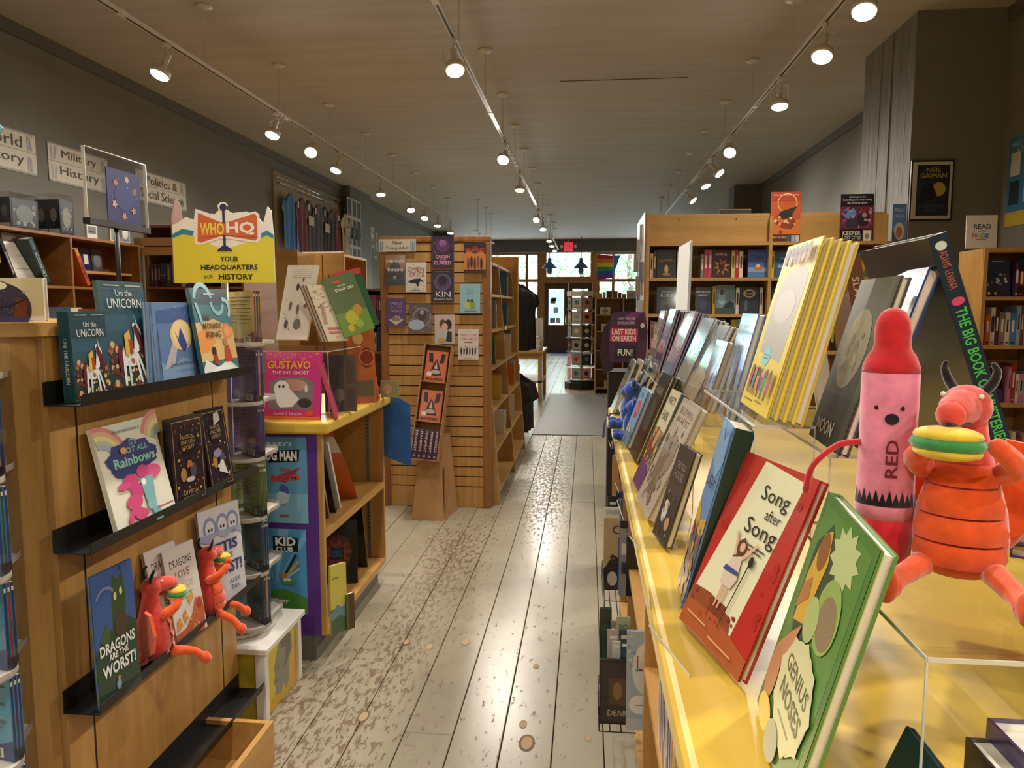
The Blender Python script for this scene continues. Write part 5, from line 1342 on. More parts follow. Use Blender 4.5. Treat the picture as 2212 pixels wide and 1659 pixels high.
# ---------------- clear risers and books on the yellow top
ri = thing('acrylic_riser', 'clear acrylic riser carrying books on the purple case', 'riser', (-1.45, 3.2, PZ))
RZ = 1.272
for (x0, y0, z0_, x1, y1, z1_) in ((-1.80, 2.96, RZ - .004, -1.06, 3.42, RZ), (-1.80, 2.96, PZ, -1.796, 3.42, RZ - .0045), (-1.064, 2.96, PZ, -1.06, 3.42, RZ - .0045), (-1.43, 2.96, PZ, -1.426, 3.42, RZ - .0045), (-1.80, 2.955, RZ, -1.06, 2.959, RZ + .02)):
    MB().box(x0, y0, z0_, x1, y1, z1_).build('acrylic_panel', 'acrylic', ri)
ed = MB(); ed.box(-1.80, 2.9585, RZ - .004, -1.06, 2.9605, RZ); ed.box(-1.0605, 2.96, RZ - .004, -1.0585, 3.42, RZ); ed.box(-1.0625, 2.9588, PZ, -1.06, 2.9605, RZ); ed.build('polished_edge', 'edge', ri)
GU = 'books on the purple case'
PEN = [('r', 0, 0, 1, 1, '#cfc8b8')] + [('r', .2, .93 - .025 * k, .85, .937 - .025 * k, '#a9a292') for k in range(5)] + [('e', .45, .70, .05, .05, '#3a3a3c'), ('e', .72, .66, .10, .05, '#a8692c'), ('e', .6, .8, .03, .03, '#5a5048'), ('e', .3, .45, .04, .06, '#5c5852'), ('e', .55, .4, .05, .07, '#6a665e'), ('e', .25, .2, .06, .06, '#55524c'), ('e', .6, .2, .12, .07, '#6f6a62'), ('e', .8, .45, .05, .03, '#8a5a48'), ('dots', 20, .1, .05, .9, .6, ['#77726a', '#5d5a55', '#8f7a60'], .022, 7)]
O = at_y(596, 733, 3.02); Tn = at_y(622, 574, 3.13)
Vv = (Tn - O).normalized()
book('tall cream book scattered with small animals, back of the riser', O, Xp, Vv, Xp.cross(Vv), .135, .335, .016, '#cbc3b2', PEN, spine='L', group=GU)
def lean3(label, foot, head, Y, t, d, col, items, group=GU, cover=None):
    """spine towards the viewer in plane Y, leaning sideways; cover on the right flank"""
    a = at_y(foot[0], foot[1], Y); b = at_y(head[0], head[1], Y)
    V = (b - a); h = V.length; V.normalize(); R = V.cross(Vector((0, 1, 0)));
    if R.x < 0: R = -R
    return spine_book(label, a, R, V, -Yp, t, h, d, col, items, group=group), (a, R, V, h)
def cov(label, bl, br, tl, tr, Y0, dY, t, col, items, group=GU, mat='gloss'):
    """cover turned away from the viewer: near edge in plane Y0, far edge dY behind"""
    A = at_y(bl[0], bl[1], Y0); T_ = at_y(tl[0], tl[1], Y0); B = at_y(br[0], br[1], Y0 + dY)
    V = (T_ - A); h = V.length; V.normalize(); R = (B - A); R = R - V * R.dot(V); w = R.length; R.normalize()
    Nn = R.cross(V)
    return book(label, A, R, V, Nn, w, h, t, col, items, group=group, mat=mat)
PAT = [('r', 0, 0, 1, 1, '#c9bda2'), ('dots', 70, .03, .45, .97, .98, ['#7d7a5a', '#a59a78', '#8a6a5a', '#5a5f48'], .03, 3), ('p', [(.1, .3), (.3, .66), (.45, .62), (.3, .3)], '#a98a78'), ('r', .2, .2, .8, .24, '#b06a6a'), ('r', .2, .13, .75, .17, '#b06a6a'), ('e', .55, .07, .08, .03, '#c9908a')]
for k in range(3):
    cov(['maroon-spined patterned book, foremost of three leaning on the riser', 'middle of three maroon-spined patterned books', 'hindmost of three maroon-spined patterned books'][k], (700 - 7.5 * k, 738 + 1 * k), (731 - 7.5 * k, 735 + k), (662 - 7 * k, 613 + 1 * k), (690, 613), 3.0 + .004 * k, .13, .010, '#6a1f30', PAT if k == 0 else None, spine_col='#5c1a2c') if False else book(['maroon-spined patterned book, foremost of three leaning on the riser', 'middle of three maroon-spined patterned books', 'hindmost of three maroon-spined patterned books'][k],
        at_y(709 - 6.5 * k, 737, 3.0), Vector((.62, .785, 0)), (at_y(661, 613, 3.0) - at_y(709, 737, 3.0)).normalized(), Vector((.62, .785, 0)).cross((at_y(661, 613, 3.0) - at_y(709, 737, 3.0)).normalized()), .10, .25, .011, '#cbbfa6' if k == 0 else '#b9ae98', PAT if k == 0 else None, spine_col='#6a1f30', group=GU)
MER = [('r', 0, 0, 1, 1, '#5c6e46'), ('p', [(0, 0), (1, 0), (1, .35), (.6, .45), (.3, .38), (0, .4)], '#6f8f3c'), ('e', .45, .28, .2, .12, '#b9b23c'), ('e', .7, .38, .14, .09, '#c28a3c'), ('e', .3, .12, .1, .06, '#d0a83a'), ('e', .6, .15, .12, .07, '#8fae46'), ('t', 'HARRY', .42, .90, .05, '#d0673a', {'bold': .03}), ('t', 'and the', .5, .83, .035, '#e8e4d2'), ('t', 'STRAY CAT', .55, .76, .05, '#e8e4d2', {'w': .6, 'bold': .03})]
for k in range(2):
    u_ = Vector((.75, .66, 0)); b_ = at_y(742, 737, 3.04); t_ = at_y(690 + 6 * k, 607, 3.04); v_ = (t_ - b_).normalized()
    v_ = (v_ - u_ * 0).normalized()
    u2 = (u_ - v_ * u_.dot(v_)).normalized()
    book(['mossy green picture book with orange lettering on the riser', 'dark green book just behind the mossy green one'][k], b_ + Vector((0, .02 + .06 * k, .012 + .02 * k)), u2, v_, u2.cross(v_), .15, .265, .014, ['#57683f', '#2f5a3e'][k], MER if k == 0 else [('r', 0, .9, 1, 1, '#b9433a')], group=GU)
cover_lean('orange book standing behind the green one at the riser end', 3.34, PZ, .13, .36, .012, .12, '#b8642a', [('e', .7, .6, .22, .14, '#8a2c1c'), ('e', .4, .85, .2, .08, '#d9b06a'), ('arc', .7, .6, .28, .03, 0, 6, '#d9a04a'), ('r', .1, .1, .9, .3, '#6a5a3a')], -1.10, group=GU, yawd=.5)
GS = [('r', 0, 0, 1, 1, '#c2337a'), ('r', .0, .0, 1, .04, '#d8702c'), ('dots', 24, .03, .88, .97, .98, ['#d8703c'], .02, 3), ('p', [(.08, .14), (.86, .14), (.86, .56), (.7, .62), (.3, .62), (.08, .55)], '#7a736e'), ('e', .5, .5, .26, .09, '#b98a78'), ('e', .30, .45, .14, .12, '#e2e0dc'), ('p', [(.16, .45), (.44, .45), (.62, .30), (.5, .18), (.28, .17), (.22, .24)], '#e2e0dc'), ('e', .26, .48, .02, .025, '#2a2426'), ('e', .33, .48, .02, .025, '#2a2426'), ('e', .72, .24, .12, .07, '#3a3336'), ('e', .74, .45, .03, .06, '#c9c4bc'),
      ('t', 'GUSTAVO', .42, .80, .12, '#e0a52c', {'w': .78, 'bold': .03}), ('t', 'THE SHY GHOST', .45, .685, .05, '#eadfd2', {'w': .66}), ('t', 'FLAVIA Z. DRAGO', .42, .075, .04, '#eadfd2', {'w': .5}), ('e', .82, .09, .07, .045, '#d8502c')]
b_ = at_y(691, 898, 2.87); t_ = at_y(694, 750, 2.93)
book('hot pink ghost picture book facing the aisle', (b_.x - .235, 2.87, PZ + .001), Xp, Vector((0, .16, .987)), Vector((0, -.987, .16)), .235, .275, .012, '#c2337a', GS, group=GU)
for k in range(2):
    a_ = at_y(730 - 4 * k, 893, 2.90)
    u_ = Vector((-.30, .954, 0)); v_ = (at_y(692, 768, 2.9) - at_y(730, 893, 2.9)).normalized(); u2 = (u_ - v_ * u_.dot(v_)).normalized()
    book(['thin pink-edged book leaning beside the ghost book, outer', 'thin pink-edged book leaning beside the ghost book, inner'][k], Vector((a_.x, 2.90, PZ + .002)), u2, v_, u2.cross(v_), .2, .24, .007, '#c24a6a', None, spine_col='#c8506e', group=GU)
ez = thing('book_easel', 'clear acrylic easel on the yellow counter', 'easel', (-1.12, 3.1, PZ))
MB().obox((-1.17, 3.02, PZ + .001), (.12, .02, 0), (.0, .09, .17), (.0, .003, -.0016)).build('back_plate', 'acrylic', ez)
MB().obox((-1.17, 3.0, PZ + .0005), (.12, .02, 0), (.0, .03, .0), (.0, 0, .003)).build('lip', 'acrylic', ez)
DKB = [('r', 0, 0, 1, 1, '#3a332f'), ('r', .6, 0, 1, 1, '#5a4a3c'), ('r', .66, .08, .92, .42, '#4a3c30'), ('r', .66, .5, .92, .92, '#4a3c30'), ('e', .45, .3, .16, .12, '#6a6058'), ('r', .1, .04, .4, .10, '#b9b2a4')]
cover_lean('dark shrink-wrapped book with a door picture on the yellow counter', 3.06, PZ, .135, .245, .014, .1, '#38312d', DKB, -1.115, group=GU, yawd=.35).data.materials[0] = M['wrap']
for k in range(3):
    a_ = at_y(806 + 6 * k, 860, 3.48)
    u_ = Vector((-.22, .975, 0)); v_ = (at_y(790, 772, 3.48) - at_y(806, 860, 3.48)).normalized(); u2 = (u_ - v_ * u_.dot(v_)).normalized()
    book('%s of three slim red books leaning at the counter corner' % ordinal(k), Vector((a_.x, 3.48, PZ + .003)), u2, v_, u2.cross(v_), .13, .19, .009, '#a8301f', None, spine_col='#b03524', group=GU, spine_items=[('r', .3, .2, .7, .6, '#d8a04a')])
cover_lean('small green card behind the slim red books', 3.62, PZ, .09, .085, .02, .05, '#8a9a6a', [('e', .4, .5, .25, .3, '#b9a47a')], -1.03, group=GU)
# ================================================================ slatwall end case (new young adult)
SY = 5.22
WX0, WX1, WZ = -1.465, -.69, 1.955
sw = thing('slatwall_case', 'tall oak slatwall end of a bookcase hung with young adult books', 'display case', (-1.08, SY + .1, 0))
fr = .045
MB().bbox(WX0 - .01, SY, 0, WX0 + fr, SY + .09, WZ - fr, .005, 2).build('side_frame', 'oakdark', sw)
MB().bbox(WX1 - fr, SY, 0, WX1 + .01, SY + .09, WZ - fr, .005, 2).build('side_frame', 'oakdark', sw)
MB().bbox(WX0 - .01, SY, WZ - fr, WX1 + .01, SY + .09, WZ, .012, 3).build('top_frame', 'oakdark', sw)
MB().box(WX0 + fr, SY + .024, 0, WX1 - fr, SY + .08, WZ - fr).build('slat_backing', plain('slat_groove', '#3a2412', .8), sw)
z = 0.0; ns = 0
slat_h = .0735; first = .2
zz = 0.0
edges = [0.0, .155] ; k = .155
while k < WZ - fr - .01:
    k = min(k + slat_h, WZ - fr); edges.append(k)
for a, b in zip(edges, edges[1:]):
    MB().box(WX0 + fr + .0005, SY + .010, a + .004, WX1 - fr - .0005, SY + .0235, b - .004).build('slat', 'slat', sw)
# hung books
def hung(label, px0, px1, py0, py1, col, items, t=.02, mat='gloss', wrap=False):
    Y = SY - .012
    a = at_y(px0, py1, Y); b = at_y(px1, py0, Y)
    o = book(label, (a.x, Y, a.z), Xp, Vector((0, .04, 1)), Vector((0, -1, .04)), b.x - a.x, b.z - a.z, t * .45, col, items, hard=False, group='books hung on the slatwall', mat='wrap' if wrap else mat)
    hk = MB(); hk.box(a.x + .02, Y - .014, a.z - .002, b.x - .02, SY + .009, a.z - .0005); hk.box(a.x + .02, Y - .016, a.z - .002, b.x - .02, Y - .0145, a.z + .012)
    hk.build('clear_holder', 'acrylic', o)
hung('dark shrink-wrapped book with an orange sunset under the slatwall sign', 832, 874, 551, 615, '#3a2a24', [('p', [(0, .55), (1, .5), (1, 1), (0, 1)], '#8a5a34'), ('e', .5, .62, .26, .14, '#1e1918'), ('r', 0, 0, 1, .25, '#3a4048'), ('t', "EVERYONE'S", .5, .80, .09, '#e4ddcf', {'w': .86, 'bold': .02}), ('t', 'THINKING', .5, .5, .09, '#e4ddcf', {'w': .8, 'bold': .02}), ('t', 'IT', .5, .24, .09, '#e4ddcf', {'bold': .02})], wrap=True)
hung('white book with red title and a black raven', 876, 920, 566, 631, '#d8d4cb', [('dots', 30, .03, .05, .97, .97, ['#6a6864', '#8f8c86'], .02, 4), ('t', 'OMEN', .5, .76, .15, '#a5322e', {'w': .8}), ('t', 'OF ICE', .55, .59, .15, '#a5322e', {'w': .7}), ('p', [(.1, .36), (.4, .44), (.7, .46), (.92, .34), (.7, .36), (.6, .16), (.5, .3), (.3, .3)], '#1c1b1d'), ('r', .3, .06, .7, .08, '#8a8781')])
hung('purple-black book with pink title at the slatwall top', 932, 980, 509, 578, '#2c1d30', [('e', .5, .68, .32, .2, '#54305e'), ('e', .5, .78, .16, .1, '#8f5a9c'), ('dots', 20, .05, .35, .95, .95, ['#5a2f66', '#7a3a78', '#3a2440'], .04, 8), ('t', 'GARDEN', .5, .34, .1, '#e39ac0', {'w': .62, 'bold': .02}), ('t', 'OF THE', .5, .245, .05, '#e39ac0', {'w': .3}), ('t', 'CURSED', .5, .15, .13, '#e39ac0', {'w': .78, 'bold': .03})])
hung('dark violet book with a short white title and ornate shape', 932, 980, 583, 652, '#2a2238', [('e', .5, .62, .4, .28, '#4d3d62'), ('e', .5, .66, .2, .15, '#211a2c'), ('arc', .5, .62, .36, .04, 0, 6.28, '#6a5a84'), ('t', 'KIN', .52, .24, .17, '#ece7dc', {'w': .66}), ('t', 'Rooted in Hope', .52, .08, .06, '#ece7dc', {'w': .8, 'shear': .3}), ('r', .2, .94, .8, .955, '#8a7fa0')])
hung('black and orange book with a crowd on the slatwall', 1002, 1049, 523, 589, '#26201e', [('p', [(0, .1), (1, .1), (1, .6), (.8, .72), (.5, .62), (.2, .74), (0, .6)], '#c07a34'), ('t', 'THE', .5, .85, .07, '#a63a2e'), ('t', 'REAPING', .5, .74, .13, '#b8402e', {'w': .86, 'bold': .02})] + [('e', .2 + .15 * k, .3 + .05 * (k % 2), .06, .2, ['#7c2f3a', '#3a2420', '#5a3526', '#8a3a3f', '#30201e'][k]) for k in range(5)])
hung('plain purple book with a little tray of objects', 835, 876, 644, 706, '#584577', [('t', 'SPELLS', .5, .82, .09, '#b9a8cc', {'w': .62}), ('t', 'of LOST', .5, .69, .09, '#b9a8cc', {'w': .6}), ('t', 'THINGS', .5, .56, .09, '#b9a8cc', {'w': .6}), ('p', [(.12, .24), (.5, .06), (.88, .24), (.5, .40)], '#cfc4b2'), ('e', .5, .28, .26, .08, '#8a8278'), ('e', .66, .33, .06, .06, '#c78a9a')])
hung('grey ornate book with a pale blue oval in a clear holder', 885, 933, 657, 719, '#6a6064', [('arc', .55, .55, .42, .06, 0, 6.28, '#9a9094'), ('e', .55, .62, .2, .2, '#4a4348'), ('e', .55, .72, .1, .08, '#b5a59a'), ('dots', 24, .05, .05, .95, .95, ['#85797c', '#4f474c', '#a79b98'], .04, 5), ('e', .3, .28, .36, .18, '#a9c4e0')], wrap=True)
hung('pale pink book with an embracing pair on the slatwall', 939, 982, 679, 743, '#cdbab6', [('p', [(.05, 0), (.95, 0), (.9, .4), (.6, .5), (.3, .45), (.05, .3)], '#b9c3c8'), ('e', .4, .68, .17, .15, '#6a4a38'), ('e', .68, .66, .17, .17, '#2c2426'), ('e', .5, .58, .16, .12, '#d8b8a4'), ('p', [(.55, .1), (.85, .06), (.85, .4), (.65, .45)], '#2f3038'), ('e', .35, .12, .2, .08, '#c9a85a')])
hung('light blue book with two small seated figures', 993, 1037, 613, 677, '#8cbccb', [('t', 'YOUR', .5, .78, .06, '#3a8a76'), ('t', 'HEART', .5, .69, .06, '#b8605a'), ('e', .4, .3, .16, .15, '#c9bf56'), ('e', .62, .29, .15, .15, '#7ea05a'), ('e', .42, .43, .07, .06, '#6a4634'), ('e', .6, .43, .07, .06, '#3a2c26'), ('r', .2, .07, .8, .09, '#3a6a86')])
hung('white book with pink title and a row of black figures', 990, 1033, 711, 777, '#ddd3cd', [('t', 'EVERY STAR', .5, .80, .085, '#c0666a', {'w': .84}), ('t', 'THAT FALLS', .5, .68, .085, '#c0666a', {'w': .84}), ('r', .3, .56, .7, .58, '#5a5654')] + [('e', .15 + .14 * k, .28, .035, .12, '#23211f') for k in range(6)] + [('dots', 20, .05, .3, .95, .44, ['#3a3836'], .02, 2), ('r', .3, .05, .7, .06, '#a08a84')])
a = at_y(818, 544, SY - .01); b = at_y(898, 515, SY - .01)
o = tag(MB().box(a.x, SY - .008, a.z, b.x, SY - .004, b.z, '#d4cfc2').build('shelf_sign', 'matte', None, (a.x, SY, a.z)), 'small white sign reading New Young Adult on the slatwall', 'sign')
print_mesh('lettering', o, (a.x, SY - .0083, a.z), Xp, Zp, -Yp, b.x - a.x, b.z - a.z, [('t', 'New', .5, .7, .27, '#4f4a44'), ('t', 'Young Adult', .5, .27, .3, '#4f4a44', {'w': .62}), ('r', 0, .97, 1, 1, '#9a968e')] + [('p', [(x, .08), (x + .025, .08), (x + .025 + s_, .8), (x + s_, .8)], '#7f95b0') for x, s_ in ((.04, .0), (.08, .02), (.86, .0), (.9, .0), (.94, .02))], 'matte')
MB().box(a.x + .03, SY - .004, a.z + .05, b.x - .03, SY + .0005, a.z + .06).build('clip', 'white', o)

# ---------------- slanted bookcase running behind the slatwall
BY0, BY1 = 5.32, 7.55
bs = thing('bookcase', 'slanted pale oak bookcase facing the aisle behind the slatwall', 'bookcase', (-.85, 6.4, 0))
def fxz(z): return -.62 - .155 * z / 1.95 if z > .0 else -.62    # front edge leans back upward
ztop = 1.83
def slab(y0, y1, name, mat='ply'):
    m_ = MB(); m_.prism([(-1.10, 0), (fxz(.0), 0), (fxz(ztop), ztop), (-1.10, ztop)], (0, y0, 0), Xp, Zp, (0, y1 - y0, 0)); m_.build(name, mat, bs)
shz = [.10, .40, .70, 1.0, 1.28, 1.56, 1.82]
divy = [BY0, 6.42, BY1 - .025]
for k, y in enumerate(divy): slab(y, y + .025, 'upright')
for k, z in enumerate(shz):
    for y0, y1 in zip(divy, divy[1:]):
        m_ = MB(); m_.prism([(-1.095, z - .022), (fxz(z) - .004, z - .022), (fxz(z) - .004, z), (-1.095, z)], (0, y0 + .0255, 0), Xp, Zp, (0, y1 - y0 - .026, 0)); m_.build('shelf', 'ply', bs)
MB().box(-1.105, BY0, 0, -1.10, BY1, ztop).build('back_panel', 'ply', bs)
rr = random.Random(31)
for k, z in enumerate(shz[:-1]):
    for j, y0 in enumerate((divy[0], divy[1])):
        nb = rr.choice([2, 3, 4, 5]) if (k, j) != (0, 0) else 0
        y = y0 + .55 + .12 * ((k * 2 + j) % 3)
        if k == 0: nb = 0
        for q in range(nb):
            nm, c = rr.choice(PAL); t = rr.uniform(.018, .035); h = rr.uniform(.19, .235)
            spine_book('%s book, %s in the %s bay of the slanted case, %s shelf up' % (nm, ordinal(q), ['nearer', 'farther'][j], ordinal(k)), (fxz(z + h) - .012, y, z), Yp, Zp, Xp, t, h, .15, c, [('r', .3, .3, .7, .75, '#d6ccb8' if sum(lin(c)) < .9 else '#3a342e')], group='books in the slanted bookcase')
            y += t + .002
for k, (zz, yy) in enumerate(((1.28, 5.5), (1.28, 6.6))):
    o = tag(MB().box(fxz(zz) - .003, yy, zz - .03, fxz(zz) + .0, yy + .06, zz + .012, '#e6e2d6').build('price_card', 'matte', None, (fxz(zz), yy, zz)), ['white price card on the nearer bay of the slanted case', 'white price card on the farther bay of the slanted case'][k], 'card')
    MB().box(fxz(zz) - .0005, yy + .01, zz - .015, fxz(zz) + .0004, yy + .05, zz - .01, '#55504a').build('price', 'matte', o)
ep = thing('bookcase_end', 'tall plain oak end panel beyond the slanted bookcase', 'panel', (-.9, 7.7, 0))
MB().bbox(-1.5, 7.58, 0, -.70, 7.64, 1.97, .012, 2).build('board', 'oak', ep); MB().bbox(-1.5, 7.64, 0, -1.44, 7.9, 1.9, .01, 1).build('side_board', 'oak', ep)

# ---------------- cardboard floor display with MANIFEST books
mf = thing('cardboard_display', 'brown cardboard floor display of orange and purple books', 'display stand', (-1.06, 4.98, 0))
def quad_prism(mb, bot, top): 
    mb.add(bot + top, [(3, 2, 1, 0), (4, 5, 6, 7), (0, 1, 5, 4), (1, 2, 6, 5), (2, 3, 7, 6), (3, 0, 4, 7)])
mb = MB(); quad_prism(mb, [(-1.185, 4.88, 0), (-.965, 4.86, 0), (-.915, 5.17, 0), (-1.17, 5.19, 0)], [(-1.14, 4.985, .56), (-.985, 4.975, .56), (-.965, 5.16, .56), (-1.13, 5.17, .56)])
mb.build('pedestal', 'card', mf)
# slanted tray box: axis V up-and-back
A0 = Vector((-1.185, 4.845, .435)); Vd = Vector((.075, .20, .80)).normalized(); Rd = Vector((1, .02, 0)); Rd = (Rd - Vd * Rd.dot(Vd)).normalized(); Nd = Rd.cross(Vd)
bw, bh, bd = .19, .80, .11
def tb(x0, y0, x1, y1, d0, d1, name, mat='card', col=None):
    MB().obox(A0 + Rd * x0 + Vd * y0 - Nd * d1, Rd * (x1 - x0), Vd * (y1 - y0), Nd * (d1 - d0), col).build(name, mat, mf)
tb(0, 0, bw, bh, bd - .004, bd, 'tray_back'); tb(0, 0, .005, bh, 0, bd - .0041, 'tray_side'); tb(bw - .005, 0, bw, bh, 0, bd - .0041, 'tray_side')
for y in (0, .26, .535, bh - .005): tb(.0051, y, bw - .0051, y + .005, .004, bd - .0041, 'tray_shelf')
MB().prism([(0, 0), (.20, 0), (.13, .30), (.02, .36)], (-.962, 4.90, .02), Vector((.05, 1, 0)).normalized(), Zp, (.004, 0, 0)).build('side_flap', 'card', mf)
MN = [('r', 0, 0, 1, 1, '#c8623a'), ('r', .06, .04, .94, .96, '#cf6d44'), ('p', [(.1, .92), (.3, .92), (.36, .6), (.16, .62)], '#2c2430'), ('p', [(.7, .92), (.9, .92), (.84, .62), (.64, .6)], '#2c2430'), ('p', [(.2, .2), (.8, .2), (.62, .58), (.5, .74), (.38, .58)], '#2c2430'), ('e', .5, .32, .22, .07, '#b9a58c'), ('p', [(.42, .42), (.58, .42), (.5, .66)], '#d8b090'), ('e', .22, .24, .12, .08, '#ded8cc'), ('t', 'MANIFEST', .5, .085, .085, '#3a1a2c', {'w': .84, 'bold': .03})]
GM = 'matching books in the cardboard display'
for k, y in enumerate((.5405, .2655)):
    book(['orange book shown cover-out in the upper cardboard tray', 'orange book shown cover-out in the middle cardboard tray'][k], A0 + Rd * .02 + Vd * y - Nd * .018, Rd, Vd, Nd, .15, .215, .045, '#c8623a', MN, group=GM)
for k in range(5):
    spine_book('dark purple spine, %s of five in the bottom cardboard tray' % ordinal(k), A0 + Rd * (.0075 + k * .0352) + Vd * .0058 - Nd * .008, Rd, Vd, Nd, .033, .205, .09, '#3a2040', [('t', 'MANIFEST', .5, .58, .5, '#e2d9d2', {'rot': -math.pi / 2, 'w': .68, 'fit': 1}), ('r', .3, .06, .7, .13, '#9a7fa0')], group=GM)
# ================================================================ far part of the shop
for k, (y0, y1, lab) in enumerate([(8.38, 10.35, 'nearer grey rubber mat across the aisle'), (10.36, 12.45, 'farther grey rubber mat across the aisle')]):
    tag(MB().bbox(-.62, y0, .0005, .30, y1, .008, .003, 1).build('floor_mat', 'mat', None, (-.2, y0, 0)), lab, 'mat', 'rubber mats on the aisle floor')
tag(MB().bbox(-1.1, 22.6, .0005, -.2, 23.7, .01, .003, 1).build('door_mat', plain('blue_grey_mat', '#3c4a66', .9), None, (-.6, 23, 0)), 'dark blue door mat inside the double doors', 'mat')
# garment rack and shirts
gr = thing('garment_rack', 'chrome garment rack of black shirts behind the oak panel', 'rack', (-.95, 8.2, 0))
for z in (1.82, .80): MB().tube([(-.86, 7.95, z), (-.86, 8.6, z)], .012).build('rail', 'chrome', gr, smooth=True)
for y in (7.97, 8.58):
    MB().tube([(-.86, y, 0.03), (-.86, y, 1.82)], .014).build('post', 'chrome', gr, smooth=True)
    MB().tube([(-1.1, y, .02), (-.66, y, .02)], .014).build('foot', 'chrome', gr, smooth=True)
for k in range(4):
    shirt('%s black shirt on the upper rail of the garment rack' % ordinal(k), (-.80 + .02 * k, 8.08 + .13 * k, 1.72), Xp, -Yp, .40, .74, ['#141415', '#1b1b1d', '#232326', '#161618'][k], 'shirts on the garment rack', wav=.015, price=False)
for k in range(3):
    shirt('%s black shirt on the lower rail of the garment rack' % ordinal(k), (-.80 + .02 * k, 8.1 + .15 * k, .71), Xp, -Yp, .40, .64, ['#151414', '#1a1a1c', '#2a1518'][k], 'shirts on the garment rack', sleeve=.42, wav=.015, price=False)
# pale table with white boxes
tb_ = thing('display_table', 'pale wood table with a lower shelf beyond the garment rack', 'table', (-1.1, 11.9, 0))
MB().bbox(-1.65, 11.3, .75, -.66, 12.6, .79, .006, 1).build('tabletop', 'ply', tb_)
for x in (-1.6, -.74):
    for y in (11.34, 12.48): MB().box(x, y, 0, x + .06, y + .06, .75).build('leg', 'ply', tb_)
MB().box(-1.6, 11.34, .30, -.68, 12.54, .325).build('lower_shelf', 'ply', tb_)
MB().box(-1.54, 11.35, .66, -.74, 11.37, .75).build('apron', 'ply', tb_)
for k in range(5):
    tag(MB().bbox(-1.0 + .012 * (k % 2), 11.4, .79 + k * .045, -.72 + .012 * (k % 2), 11.7, .833 + k * .045, .004, 1, '#d4cfc4' if k % 2 else '#c9c4ba').build('book_box', 'matte', None, (-.86, 11.55, .79 + k * .045)), '%s white box up in the stack on the pale table' % ordinal(k), 'box', 'white boxes on the pale table')
frame_card('upright white notice standing behind the box stack', (-.93, 11.78, .79), Xp, -Yp, .24, .50, '#d9d6ce', [('r', .1, .2, .9, .8, '#cfccc4')], .01)
# card spinner
cs = thing('card_spinner', 'tall octagonal card spinner in the aisle before the doors', 'display rack', (-.09, 13.4, 0))
cc = Vector((-.09, 13.4, 0))
MB().lathe([(.30, 0), (.30, .12), (.26, .14)], cc, seg=8).build('base', 'black', cs)
MB().tube([cc + Zp * .13, cc + Zp * 1.70], .03).build('pole', 'chrome', cs)
MB().lathe([(.27, 1.66), (.27, 1.74)], cc, seg=8).build('top_ring', 'whitecard', cs)
rr = random.Random(8)
for t in range(6):
    z = .16 + t * .25
    MB().lathe([(.255, z), (.275, z + .004), (.275, z + .02), (.255, z + .02)], cc, seg=8).build('tier_rim', 'chrome', cs)
for t in range(6):
    z = .182 + t * .25
    for f in range(8):
        a = math.pi / 8 + f * math.pi / 4
        Nf = Vector((math.cos(a), math.sin(a), 0)); Rf = Vector((-Nf.y, Nf.x, 0))
        if Nf.y > .3: continue
        c = cc + Nf * .236 + Zp * z - Rf * .085
        nm, col = rr.choice([('white', '#cfcac0'), ('kraft', '#b08a58'), ('sage', '#98a894'), ('rose', '#c99aa0'), ('navy', '#323c58'), ('cream', '#cfc4a4'), ('grey', '#9a9690'), ('black', '#2c2a2a')])
        o = tag(MB().obox(c, Rf * .17, Zp * .20, Nf * .004, col).build('greeting_card', 'print', None, c), '%s card on the %s tier, %s face of the tall card spinner' % (nm, ordinal(t), ordinal(f)), 'card', 'cards on the octagonal spinner')
        print_mesh('print', o, c + Nf * .004, Rf, Zp, Nf, .17, .20, [('e', .5, .55, .25, .2, rr.choice(PAL)[1]), ('r', .2, .12, .8, .16, '#6a6660')], 'print')
# shelf unit with small gifts beside the spinner
su = case_open_y('gift_shelf', 'narrow honey-wood gift shelf by the card spinner', .14, .62, 12.6, 13.1, 1.62, [.1, .42, .74, 1.06, 1.34], mat='ply')
for k, (z, c, nm) in enumerate([(1.34, '#d9d5cb', 'white'), (1.06, '#c9c0aa', 'cream'), (.74, '#7fb0a8', 'mint'), (.42, '#d2cfc6', 'pale grey'), (.1, '#a89878', 'tan')]):
    frame_card('%s gift box on the narrow honey-wood shelf' % nm, (.22 + .02 * k, 12.63, z), Xp, -Yp, .17, .12, c, [('e', .5, .5, .3, .3, '#8a8278')], .08, 'gift_box', 'box', 'boxes on the gift shelf')
ds = case_open_y('bookcase', 'dark low bookcase with small goods on top before the shop window', .16, 1.5, 14.2, 14.6, 1.62, [.2, .6, 1.0, 1.3], mat='doorwood')
rr = random.Random(12); x = .2
for k in range(11):
    w = rr.uniform(.05, .13); nm, c = rr.choice(PAL)
    frame_card('%s small item, %s along the dark bookcase top' % (nm, ordinal(k)), (x, 14.25, 1.62), Xp, -Yp, w, rr.uniform(.09, .17), c, None, .08, 'boxed_item', 'box', 'items on the dark bookcase'); x += w + .012
frame_card('white card reading NEW on the dark bookcase', (.74, 14.215, 1.62), Xp, -Yp, .28, .15, '#d6d2c8', [('t', 'NEW', .5, .5, .4, '#77736c')], .006, 'sign_card', 'sign')
frame_card('black card lettered Personal Care on the dark bookcase front', (.52, 14.19, 1.12), Xp, -Yp, .26, .22, '#26221f', [('t', 'PERSONAL', .5, .65, .16, '#9a948a', {'w': .8}), ('t', 'CARE', .5, .35, .16, '#9a948a', {'w': .5})], .008, 'sign_card', 'sign')
